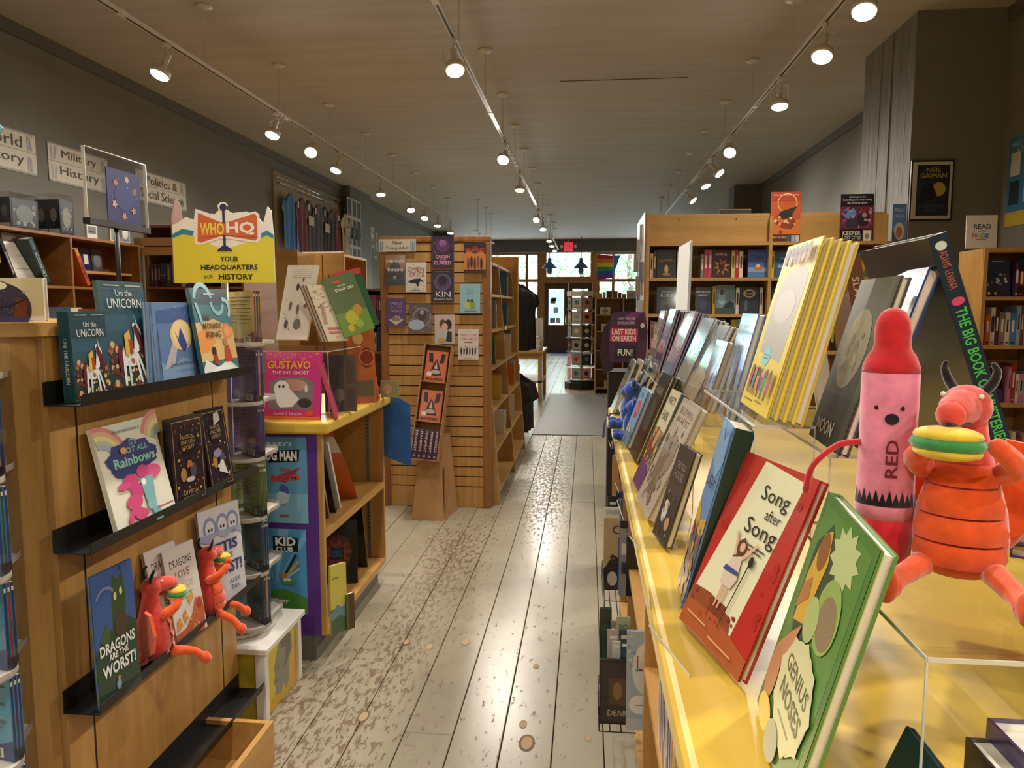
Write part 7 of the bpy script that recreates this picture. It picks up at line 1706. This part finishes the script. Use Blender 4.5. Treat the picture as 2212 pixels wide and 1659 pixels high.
GEN = [('r', 0, 0, 1, 1, '#4a7c3a'), ('r', .06, .04, .94, .96, '#55873f'), ('p', [(.1, .5), (.35, .3), (.55, .5), (.6, .8), (.3, .92), (.12, .8)], '#2d4a38'), ('p', star(.62, .86, .24, .17, 11, .1, .5), '#b9c78a'), ('p', [(.16, .46), (.34, .5), (.42, .78), (.34, .9), (.22, .86), (.14, .66)], '#d0a83c'), ('e', .29, .8, .09, .08, '#8a5a2a'), ('p', [(.12, .5), (.3, .6), (.26, .68), (.14, .62)], '#b0763c'), ('e', .66, .64, .19, .14, '#8fae5a'), ('e', .68, .62, .14, .1, '#8a7a5e'), ('e', .46, .56, .12, .09, '#a9be76'),
       ('p', [(.05, .3), (.22, .42), (.36, .5), (.3, .36), (.2, .22), (.08, .14)], '#c08a62'), ('e', .14, .2, .11, .12, '#b88158'), ('p', ell(.58, .28, .33, .2, 20), '#d2d2a2'), ('p', star(.58, .28, .36, .31, 9, .2, .6), '#d2d2a2'), ('t', 'GENIUS', .58, .35, .07, '#4a5a3a', {'w': .48, 'bold': .02}), ('t', 'NOSES', .6, .25, .075, '#4a5a3a', {'w': .46, 'bold': .02}), ('r', .44, .16, .72, .168, '#8a8c66'), ('e', .24, .06, .16, .06, '#d9bc3c'), ('e', .5, .05, .14, .07, '#9aa58a')]
L('green picture book with painted animals, nearest on the counter', (1636, 1520), (1696, 1780), (1790, 1069), zc, .014, '#4f8240', GEN, ea=False)
SNG = [('r', 0, 0, 1, 1, '#b02c22'), ('p', [(.32, .99), (.88, .96), (.72, .12), (.02, .16)], '#dcd9b4'), ('dots', 9, .05, .55, .14, .95, ['#a02419', '#a8281e'], .035, 4), ('dots', 8, .86, .25, .95, .9, ['#a02419', '#a8281e'], .035, 9), ('p', [(0, .0), (1, 0), (1, .1), (.5, .16), (0, .17)], '#a8552c'), ('p', [(0, .14), (.5, .16), (.7, .13), (.66, .2), (.3, .24), (.02, .22)], '#8a4a28'), ('r', .33, .16, .55, .235, '#7a3a20'), ('dots', 14, .05, .1, .7, .22, ['#b0402c', '#7a3018'], .02, 2),
       ('t', 'Song', .62, .83, .10, '#221d1c', {'w': .36}), ('t', 'after', .68, .745, .055, '#221d1c', {'w': .2}), ('t', 'Song', .60, .645, .11, '#221d1c', {'w': .42}), ('r', .45, .565, .75, .573, '#5a4a40'), ('r', .48, .545, .72, .553, '#5a4a40'),
       ('p', [(.40, .50), (.52, .50), (.56, .38), (.52, .32), (.36, .32), (.36, .38)], '#d2c0ae'), ('e', .47, .545, .05, .035, '#c99a7c'), ('p', [(.41, .56), (.47, .59), (.53, .55), (.52, .50), (.40, .47)], '#5a3422'), ('e', .48, .54, .035, .025, '#d2a788'), ('p', [(.34, .60), (.36, .61), (.44, .49), (.41, .48)], '#d2a788'), ('p', [(.66, .58), (.65, .60), (.52, .50), (.54, .48)], '#d2a788'), ('p', [(.36, .42), (.55, .42), (.55, .40), (.34, .39)], '#3a4a86'), ('p', [(.41, .32), (.44, .32), (.42, .2), (.40, .2)], '#d2a788'), ('p', [(.47, .32), (.50, .32), (.47, .2), (.45, .2)], '#d2a788'), ('p', [(.64, .50), (.655, .50), (.565, .12), (.555, .12)], '#2f2a2a'), ('e', .655, .50, .03, .03, '#262224'), ('r', .1, .08, .42, .09, '#d0a06a'), ('r', .5, .05, .85, .06, '#d0a06a')]
L('red and cream book with a singing girl on a clear easel', (1468, 1342), (1595, 1481), (1614, 981), zc, .012, '#a82a20', SNG, lab='large clear easel under the red and cream book', spine_col='#8a241c')
BD = [('r', 0, 0, 1, 1, '#5f8fc4'), ('r', 0, .0, 1, .4, '#2f3a44'), ('p', [(0, .4), (1, .36), (1, .5), (.5, .44), (0, .55)], '#c9a03c'), ('p', [(0, .8), (.3, .98), (.6, .9), (.9, .98), (1, .8), (.7, .7), (.3, .74)], '#7fa8cc'), ('t', 'LIGHT', .5, .66, .07, '#23304a', {'w': .7}), ('dots', 30, .05, .05, .95, .42, ['#b8482c', '#c9a03c', '#3a5a7a', '#5a3a5a'], .08, 6)]
L('dark green-spined blue picture book edge-on beside the red one', (1462, 1268), (1471, 1326), (1566, 910), zc, .030, '#5a88bc', BD, lab='clear easel under the dark green-spined book', back_col='#1c3028', spine='R', spine_col='#1d342c')
GRY = [('r', 0, 0, 1, 1, '#3d3a36'), ('t', 'THE OLD', .5, .8, .07, '#8f8a80', {'w': .6}), ('t', 'HOUSE', .5, .7, .08, '#8f8a80', {'w': .6}), ('e', .35, .3, .16, .12, '#c4c0b4'), ('dots', 16, .1, .05, .9, .5, ['#8a8378', '#5a554e', '#6a3a30'], .06, 3), ('e', .7, .2, .14, .07, '#b08a6a')]
L('small charcoal book with a pale round face on the counter', (1409, 1154), (1436, 1188), (1471, 962), zc, .014, '#3a3733', GRY, lab='clear easel under the small charcoal book')
WHT = [('r', 0, 0, 1, 1, '#b4ab9a'), ('r', .05, .78, .95, .97, '#c2baa8'), ('t', 'BECOMING', .5, .9, .06, '#5a5248', {'w': .7}), ('t', 'AN ARTIST', .5, .82, .06, '#5a5248', {'w': .7}), ('e', .5, .5, .36, .2, '#8f8676'), ('e', .4, .35, .2, .16, '#726a5e'), ('t', 'ON THE', .4, .2, .06, '#d8d2c4'), ('t', 'HORIZON', .5, .1, .07, '#d8d2c4', {'w': .7}), ('dots', 24, .06, .1, .94, .75, ['#a39a88', '#8a8274', '#6a6458'], .06, 6)]
L('beige wrapped book with a painted scene on the counter', (1375, 1078), (1398, 1132), (1478, 864), zc, .016, '#b0a796', WHT, lab='clear easel under the beige wrapped book', mat='wrap')
PTY = [('r', 0, 0, 1, 1, '#8a7a5a'), ('r', 0, .6, 1, 1, '#c2bc9c'), ('t', 'PARTY', .5, .9, .08, '#2c2a28', {'w': .7, 'bold': .02}), ('t', 'HAIR', .45, .74, .09, '#3a5a4a', {'w': .6, 'bold': .02}), ('e', .4, .42, .3, .2, '#5a3526'), ('e', .5, .5, .14, .1, '#b98a5a'), ('p', [(0, 0), (1, 0), (1, .2), (.4, .3), (0, .25)], '#5a2a66'), ('dots', 22, .05, .2, .95, .6, ['#c98a3a', '#3f6a7a', '#a8402c', '#d9b04a'], .07, 5)]
L('bright patchwork book with purple foot on the counter', (1367, 1041), (1380, 1067), (1453, 843), zc, .012, '#7a6a4e', PTY, lab='clear easel under the bright patchwork book', spine='R', spine_col='#23506a')
for k in range(4):
    L(['foremost', 'second', 'third', 'hindmost'][k] + ' of four glossy black books on the counter', (1359 + 7 * k, 976 - 6 * k), (1372 + 7 * k, 1001 - 6 * k), (1432 + 8.5 * k, 805 + 3 * k), zc, .009, '#1f1e1f', [('r', .1, .1, .9, .9, '#2a2928'), ('e', .5, .5, .3, .2, '#4a463e'), ('t', 'NIGHT', .5, .8, .08, '#9a948a', {'w': .6})] if k == 0 else None, ea=(k == 0), lab='clear easel under the four glossy black books', mat='wrap')
RFL = [('r', 0, 0, 1, 1, '#6f9cc4'), ('e', .5, .62, .28, .16, '#b0483a'), ('e', .5, .64, .14, .08, '#c9683c'), ('p', [(0, 0), (1, 0), (1, .25), (0, .35)], '#5a7a8a'), ('t', 'FLORA', .5, .88, .07, '#2f4a6a'), ('dots', 10, .1, .05, .9, .35, ['#8a5a3a', '#c9c0a8'], .07, 3)]
for k in range(2):
    L(['sky-blue book with a red flower on the counter', 'second sky-blue book behind the red flower one'][k], (1344 + 9 * k, 951 - 4 * k), (1353 + 9 * k, 971 - 4 * k), (1389 + 9 * k, 837 + 4 * k), zc, .016, '#4f86ba', RFL if k == 0 else None, ea=(k == 0), lab='clear easel under the sky-blue flower book')
for k in range(5):
    yy = 3.05 + .0; c = [('sage', '#8a9a86'), ('ivory', '#c4bda8'), ('turquoise', '#3f88ae'), ('ochre', '#a88a4a'), ('pearl', '#c9c6c0')][k]
    x = .112 + .030 * k
    tilt = .38
    V = Vector((math.sin(tilt), 0, math.cos(tilt))); R = Vector((0, -1, 0)); N = R.cross(V)
    book('%s thin book, %s of five at the far counter end' % (c[0], ordinal(k)), (x, 3.32, KZ + .012 + .0), R, V, N, .21, .235, .012, c[1], [('r', .1, .1, .9, .9, c[1]), ('e', .5, .45, .3, .2, '#7a7468'), ('r', .2, .8, .8, .86, '#4a463e')], group=GT, mat='wrap')
# blue soft toys among the books
def blue_toy(label, p, s):
    p = Vector(p)
    r = thing('soft_toy', label, 'soft toy', p, 'blue soft toys on the counter')
    b = MB(); b.ball(p + Vector((.0, 0, .05 * s)), .03 * s, .035 * s, .05 * s, col='#1f3f8a'); b.build('body', 'plush', r, smooth=True)
    b = MB(); b.ball(p + Vector((.008, 0, .115 * s)), .028 * s, .03 * s, .027 * s, col='#23479a'); b.ball(p + Vector((-.018 * s, -.0, .11 * s)), .012 * s, col='#2a58ae'); hd_ = b.build('head', 'plush', r, smooth=True)
    for sy in (-1, 1):
        b = MB(); b.ball(p + Vector((.01, sy * .026 * s, .135 * s)), .009 * s, .013 * s, .014 * s, col='#1b3576'); b.build('ear', 'plush', hd_, smooth=True)
        b = MB(); curve_tube(b, [p + Vector((-.012 * s, sy * .022 * s, .02 * s)), p + Vector((-.04 * s, sy * .03 * s, .012 * s)), p + Vector((-.052 * s, sy * .03 * s, .016 * s))], [.013 * s, .012 * s, .015 * s], '#24489c'); b.build('leg', 'plush', r, smooth=True)
        b = MB(); b.ball(p + Vector((-.066 * s, sy * .03 * s, .017 * s)), .003 * s, .011 * s, .013 * s, col='#cfc8bc'); b.build('sole', 'plush', r, smooth=True)
blue_toy('bright blue soft toy slumped among the far counter books', (.165, 2.78, KZ + .001), 1.25)
blue_toy('dark blue soft toy with pale soles at the counter edge', (.155, 2.55, KZ + .001), .95)
blue_toy('small blue soft toy perched on the far riser', (.33, 3.05, 1.2005), 1.0)
rb = tag(MB().tube([(.16, 3.0, 1.03), (.10, 3.02, 1.02), (.075, 3.0, .985), (.07, 2.97, .93)], .004, 6, '#2a3550').build('ribbon', 'cloth', None, (.1, 3, 1)), 'dark ribbon trailing over the far counter edge', 'ribbon')

# -------- risers
def riser(label, x0, x1, y0, y1, z):
    r = thing('acrylic_riser', label, 'riser', ((x0 + x1) / 2, (y0 + y1) / 2, KZ), 'clear risers on the yellow counter')
    MB().box(x0, y0, z - .004, x1, y1, z).build('top_plate', 'acrylic', r)
    for y in (y0, y1 - .004): MB().box(x0, y, KZ + .0005, x1, y + .004, z - .0045).build('side_plate', 'acrylic', r)
    e = MB(); e.box(x0 - .0012, y0, z - .004, x0 - .0001, y1, z); e.box(x0, y0 - .0012, z - .004, x1, y0 - .0001, z); e.box(x0 - .0012, y0 - .0012, KZ + .0005, x0 + .0005, y0 + .0005, z - .0045); e.box(x0, y1 + .0001, z - .004, x1, y1 + .0008, z)
    e.box(x1 - .0012, y0 - .0012, KZ + .0005, x1, y0 - .0001, z - .0045)
    e.build('polished_edge', 'edge', r)
    return r
riser('long clear riser behind the front row of books', .235, .62, 1.62, 3.30, 1.1975)
riser('tall clear riser under the yellow-covered books', .235, .316, 1.05, 1.50, 1.2875)
riser('clear riser under the charcoal moon book', .320, .60, .995, 1.50, 1.2575)
riser('clear riser under the soft toys', .275, .74, .60, .985, 1.171)
zr = 1.203
def R3(label, bl, br, tl, t, col, items, z=zr, n=1, names=None, dx=(8, 0), dt=(8, 2), **k):
    for q in range(n):
        book3(label if q == 0 else names[q - 1], (bl[0] + dx[0] * q, bl[1] + dx[1] * q), (br[0] + dx[0] * q, br[1] + dx[1] * q), (tl[0] + dt[0] * q, tl[1] + dt[1] * q), z, t, col if not isinstance(col, list) else col[q], items if q == 0 else None, group=GT, **k)
def up_book(label, x, y, w, h, t, tilt, col, items, z=zr, mat='wrap'):
    V = Vector((math.sin(tilt), 0, math.cos(tilt))); R = Vector((0, -1, 0)); N = R.cross(V)
    return book(label, (x, y, z + t * max(0, N.z)), R, V, N, w, h, t, col, items, group=GT, mat=mat)
ABS = lambda a, b, c, s_: [('r', .0, .0, 1, 1, a), ('p', [(0, 0), (1, 0), (1, .35), (.5, .45), (0, .3)], b), ('e', .5, .6, .25, .15, c), ('dots', 14, .05, .05, .95, .9, [b, c], .05, s_)]
sp_list = [  # far to near along the riser: (y, x, w, h, t, tilt, n, colours, art)
    (3.28, .262, .20, .24, .009, .24, 5, [('pewter', '#a8a298'), ('dove-grey', '#b9b4aa'), ('stone', '#8f8a80'), ('ash', '#c2bcb0'), ('smoke', '#77736c')], ABS('#a8a298', '#8a8478', '#c4bca8', 1)),
    (3.02, .262, .21, .25, .009, .28, 4, [('lavender', '#8c84a4'), ('violet-black', '#2c2438'), ('wine', '#7a3a4a'), ('ebony', '#201f24')], ABS('#8fa3bc', '#5a5474', '#b9a4b4', 2)),
    (2.70, .265, .24, .25, .008, .36, 7, [('lilac', '#a99ab8'), ('grape', '#54487a'), ('heather', '#8a80a0'), ('plum-grey', '#6a6080'), ('mauve', '#9a8fae'), ('iron', '#55525c'), ('fog', '#a8a4ac')], ABS('#b4a4b4', '#8a9ab4', '#d0c4c0', 3)),
    (2.36, .27, .22, .23, .012, .40, 3, [('blue-grey', '#8c9aa8'), ('steel', '#6a7078'), ('buff', '#b4a88c')], ABS('#7f8f9c', '#a49a84', '#c9c4b8', 4)),
    (2.15, .275, .22, .215, .012, .42, 3, [('silver-blue', '#93a4b0'), ('walnut', '#7a6244'), ('olive-drab', '#6a6848')], ABS('#5f6a74', '#b09a70', '#8a94a0', 5)),
]
for y, x, w, h, t, tl_, n, cs_, art in sp_list:
    for q in range(n):
        up_book('%s-covered book on the long riser, %s deep' % (cs_[q][0], ordinal(q)), x + (t + .0035) * q, y, w, h - .004 * q, t, tl_, cs_[q][1], art if q == 0 else None)
PNT = [('r', 0, 0, 1, 1, '#8fb8cc'), ('p', [(0, 0), (1, 0), (1, .4), (.6, .3), (.3, .62), (0, .7)], '#a87a52'), ('p', [(.4, .5), (.7, .95), (.9, .9), (.6, .4)], '#cfe0e6'), ('p', [(.0, .0), (.5, .0), (.4, .3), (0, .4)], '#7a5236'), ('dots', 14, .05, .05, .95, .6, ['#c49a6a', '#6a8a94', '#8a6242'], .07, 4)]
for k in range(2):
    book3(['painted landscape book with sky streaks on the long riser', 'second painted landscape book behind the first'][k], (1503 + 10 * k, 871 + 2 * k), (1521 + 10 * k, 893 + 2 * k), (1550 + 11 * k, 736 + 2 * k), zr, .014, '#a88a6a', PNT if k == 0 else None, group=GT, mat='wrap')
BER = [('r', 0, 0, 1, 1, '#7f9ecf'), ('r', 0, 0, 1, .35, '#8fa9c0'), ('dots', 40, .02, .05, .98, .5, ['#c9d4dc', '#6f8aa4', '#a9bccb'], .06, 8), ('p', [(.45, .04), (.8, .04), (.78, .3), (.62, .58), (.56, .3)], '#5a3320'), ('t', 'BEAR', .5, .86, .06, '#b9cae4', {'w': .5}), ('t', 'IN', .5, .76, .06, '#b9cae4'), ('t', 'SNOW', .5, .66, .06, '#b9cae4', {'w': .5})]
book3('pale blue snowy book with a brown shape on the riser', (1545, 889), (1570, 920), (1605, 680), zr, .014, '#7f9ecf', BER, group=GT, mat='wrap')
for k, (nm, c) in enumerate([('cornflower', '#5f7fc0'), ('light grey', '#a9a9a6'), ('moss', '#7a8060')]):
    book3('%s slim book tucked behind the snowy blue book' % nm, (1562 + 13 * k, 891 + 3 * k), (1587 + 13 * k, 922 + 3 * k), (1630 + 10 * k, 694 + 34 * (k > 0)), zr, .010, c, [('r', .1, .1, .9, .9, c)], group=GT, mat='wrap')
kids = ['#7a4a34', '#a8704a', '#4a2f26', '#c09070', '#6a3f2c']
YEL = [('r', 0, 0, 1, 1, '#dcc23c'), ('p', [(.14, .34), (.86, .30), (.92, .8), (.7, .86), (.3, .84), (.1, .7)], '#a9a49a'), ('e', .5, .62, .3, .1, '#b9b0a8'), ('e', .42, .32, .13, .06, '#7fc0c4'), ('r', .34, .325, .5, .332, '#4a7a80'), ('r', .34, .305, .5, .312, '#4a7a80'), ('r', .12, .04, .4, .05, '#8a7a3a'), ('r', .5, .05, .7, .06, '#8a7a3a')]
for i in range(6):
    x = .14 + .145 * i
    YEL += [('e', x, .21, .05, .045, kids[i % 5]), ('p', [(x - .04, .12), (x + .04, .12), (x + .05, .2), (x - .05, .2)], ['#a8402c', '#3f7a8a', '#d07a3a', '#5a4a8a', '#4a8a5a', '#b04a6a'][i]), ('r', x - .03, .08, x - .01, .12, '#3a2c28'), ('r', x + .01, .08, x + .03, .12, '#3a2c28')]
    YEL += [('e', x, .92 - .01 * (i % 2), .055, .05, kids[(i + 2) % 5]), ('e', x, .945, .06, .03, '#2c2220')]
for k in range(4):
    x0, y0 = 1600 + 17 * k, 872 + 5 * k
    book3(['yellow picture book ringed with children, foremost of four', 'second of four yellow books, edge only', 'third of four yellow books, edge only', 'hindmost of four yellow books, edge only'][k], (1600 + 18 * k, 872 + 3 * k), (1656 + 19 * k, 910 + 4 * k), (1704 + 17 * k, 538 + 3 * k), 1.29, .013, '#dcc23c', YEL if k == 0 else None, group=GT, spine_col='#d2b636', mat='print')
MOON = [('r', 0, 0, 1, 1, '#4f4c46'), ('r', 0, 0, 1, .3, '#3a3834'), ('e', .45, .58, .34, .24, '#a8a292'), ('dots', 18, .25, .42, .68, .76, ['#8f897a', '#b8b2a2', '#7a7568'], .05, 7), ('t', 'WHO', .38, .27, .035, '#5a4f86'), ('t', 'SPOKE TO', .38, .21, .035, '#5a4f86', {'w': .34}), ('t', 'MOON', .40, .10, .09, '#dcd8ce', {'w': .5, 'bold': .02})]
book3('tall charcoal book with a pale moon behind the pink toy', (1748, 943), (1812, 990), (1862, 610), 1.26, .012, '#4a4741', MOON, group=GT, mat='print')
book3('navy-edged book leaning behind the moon book', (1792, 934), (1850, 975), (1925, 596), 1.26, .016, '#24458c', None, group=GT)
# big black book leaning the other way, spine to the viewer
sA, sB = at_y(2150, 985, 1.0), at_y(2004, 514, 1.0)
V = (sB - sA); hb = V.length; V.normalize(); R = Vector((0, 1, 0)).cross(V); 
if R.x < 0: R = -R
spine_book('big black book with green spine lettering leaning behind the toys', sA, R, V, -Yp, .024, hb, .235, '#191d20', [('r', 0, 0, 1, 1, '#1b2a38'), ('t', 'ADAMS  LEVANIA', .5, .84, .42, '#c2694a', {'rot': -math.pi / 2, 'w': .17, 'fit': 1}), ('e', .5, .95, .3, .02, '#d8dcd8'), ('e', .5, .70, .35, .018, '#d0507a'), ('t', 'THE BIG BOOK OF MYSTERIES', .5, .36, .6, '#4fc25a', {'rot': -math.pi / 2, 'w': .62, 'fit': 1, 'bold': .02})], group=GT)
frame_card('sheet of white paper standing behind the yellow books', (.43, 1.42, 1.2585), Vector((.8, .6, 0)), Vector((.6, -.8, 0)), .05, .17, '#cfcdc8', None, .002, 'paper', 'paper', lean=.2)
sA, sB = at_y(1856, 770, 1.42), at_y(1822, 560, 1.42)
V = (sB - sA).normalized(); R = Vector((0, 1, 0)).cross(V); R = R if R.x > 0 else -R
spine_book('tall brown-spined book behind the yellow books', sA - V * .06, R, V, -Yp, .03, (sB - sA).length + .06, .12, '#6a4128', [('t', 'SLATER', .5, .7, .4, '#d8cdb8', {'rot': -math.pi / 2, 'w': .3, 'fit': 1})], group=GT)
# white sign panel above the far books
wp = thing('sign_holder', 'tall white sign panel in a silver frame above the counter books', 'sign', (.37, 2.75, 1.2))
a = at_y(1461, 672, 2.75); b = at_y(1493, 519, 2.75)
n0 = at_y(1459, 672, 2.95); n1 = at_y(1486, 674, 2.60); t0 = at_y(1466, 534, 2.95); t1 = at_y(1493, 519, 2.60)
m_ = MB(); q = [n0, n1, t1, t0]; nn = (n1 - n0).cross(t0 - n0).normalized()
m_.add(q + [p_ - nn * .006 for p_ in q], [(0, 1, 2, 3), (7, 6, 5, 4), (0, 4, 5, 1), (1, 5, 6, 2), (2, 6, 7, 3), (3, 7, 4, 0)], '#b9c0c6'); m_.build('frame', 'paint', wp)
cM = sum((Vector(p_) for p_ in q), Vector()) / 4
m_ = MB(); m_.add([cM + (Vector(p_) - cM) * .95 + nn * .0012 for p_ in q], [(0, 1, 2, 3)], '#dcdcd8'); m_.build('panel', 'matte', wp)
fm = (n0 + n1) / 2 - nn * .003
MB().tube([fm, Vector((fm.x, fm.y, 1.199))], .004).build('pole', 'chrome', wp); MB().lathe([(.05, 0), (.05, .004), (.006, .006)], (fm.x, fm.y, 1.1985), seg=16).build('base', 'black', wp)

# -------- soft toys on the near riser
def crayon_toy(label, base, s=1.0, yaw=0.0):
    base = Vector(base)
    r = thing('soft_toy', label, 'soft toy', base)
    Rm = Matrix.Rotation(yaw, 3, 'Z')
    def T(v): return base + Rm @ (Vector(v) * s)
    def fin(mb, n, mat='plush', sm=True, par=None):
        for i in range(len(mb.V)): mb.V[i] = T(mb.V[i])
        return mb.build(n, mat, par or r, smooth=sm)
    red, pink = '#c4222a', '#e88aa4'
    rad = .0325
    fin(MB().lathe([(0, 0), (.028, .001), (.032, .008), (rad, .03), (rad, .0585)], (0, 0, 0), seg=28, col=red, sy=.8), 'foot_band')
    fin(MB().lathe([(rad, .0583), (rad + .0008, .075), (rad - .001, .15), (rad, .2), (.0322, .236), (.031, .2395)], (0, 0, 0), seg=28, col=pink, sy=.8), 'body')
    fin(MB().lathe([(.0322, .237), (.0318, .244), (.0275, .256), (.0222, .264), (.0203, .270), (.0205, .285), (.019, .298), (.014, .309), (.0065, .314), (0, .315)], (0, 0, 0), seg=28, col=red, sy=.8), 'tip')
    # marks wrapped round the front
    def wrap(pts_list, col, name, lift=.0008):
        mb = MB()
        for pts, fs in pts_list:
            vs = []
            for x, z in pts:
                a = x / rad
                vs.append(((rad + lift + .0008) * math.sin(a), -(rad + lift + .0008) * .8 * math.cos(a), z))
            mb.add(vs, fs, col)
        fin(mb, name, 'plush', False)
    n = 12; zg = []
    for i in range(n):
        x0 = -.043 + .086 * i / n; x1 = -.043 + .086 * (i + 1) / n
        zg.append(([(x0, .076), (x1, .076), (x1, .081), ((x0 + x1) / 2, .097 - .004 * (i % 2)), (x0, .081)], [(0, 1, 2, 3, 4)]))
    wrap(zg, '#1c1a1d', 'zigzag_band')
    vs, fs, tw, tt = text_geo('RED', .01)
    k_ = .046 / tw; h_ = .013 / tt
    wrap([([(.004 + (-(y - tt / 2)) * h_, .135 + (x - tw / 2) * k_) for x, y in vs], fs)], '#7a2434', 'lettering')
    for x in (-.015, .013): wrap([(ell(x, .196, .0022, .0028, 10), [tuple(range(10))])], '#1c1a1d', 'eye')
    wrap([(ell(.002, .183, .0075, .0066, 16), [tuple(range(16))])], '#1d1c22', 'mouth')
    ar = MB(); curve_tube(ar, [(-.031, -.006, .150), (-.056, -.02, .146), (-.082, -.035, .122), (-.089, -.04, .092)], [.0042, .0038, .0036, .0045], '#b81f26', 10); fin(ar, 'arm')
    ar = MB(); curve_tube(ar, [(.031, -.004, .150), (.044, -.01, .135), (.046, -.012, .112)], [.0042, .0038, .004], '#b81f26', 10); fin(ar, 'arm')
b_ = at_y(1903, 1215, .83)
crayon_toy('tall pink crayon-shaped soft toy with a red tip on the clear riser', (b_.x, .83, 1.1715), .885, math.radians(-18))
soft_dragon('large red plush toy with an orange quilted belly in the foreground', (.391, .80, 1.172), math.radians(180 - 26), math.radians(-14), .9, 'sit')
# purple books lying at the frame edge and books at the lower right corner
def flat_book(label, x, y, z, w, d, t, yaw, col, items=None, group='books lying in the clear bins'):
    R = Vector((math.cos(yaw), math.sin(yaw), 0)); V = Vector((-math.sin(yaw), math.cos(yaw), 0))
    return book(label, (x, y, z + t), R, V, Zp, w, d, t, col, items, group=group)
flat_book('purple book lying on the clear riser behind the red toy', .475, .86, 1.1715, .19, .24, .016, -.5, '#4a3a6a', [('r', .08, .08, .92, .92, '#5a4a7c'), ('p', [(0, .75), (.3, 1), (0, 1)], '#dcd8e0')])
flat_book('second purple book in the stack behind the red toy', .478, .855, 1.188, .19, .24, .016, -.5, '#54427a', [('r', .08, .08, .92, .92, '#5f4f80'), ('p', [(0, .8), (.25, 1), (0, 1)], '#dcd8e0')])
for nm, c, px, py, z, t, w in (('black', '#17161a', 2086, 1592, 1.085, .034, .16), ('violet', '#3a2458', 2132, 1550, 1.10, .036, .17), ('dark teal', '#123a44', 1958, 1567, 1.07, .008, .15)):
    p = at_z(px, py, z); tl_ = .38 if nm == 'dark teal' else 0.0
    V = Vector((math.sin(tl_), 0, math.cos(tl_))); h = (z - KZ - .012) / V.z
    book('%s hardback with pale page edges at the lower corner' % nm, p - V * h, Vector((0, -1, 0)), V, Vector((0, -1, 0)).cross(V), w, h, t, c, None, group='books at the lower corner of the counter')
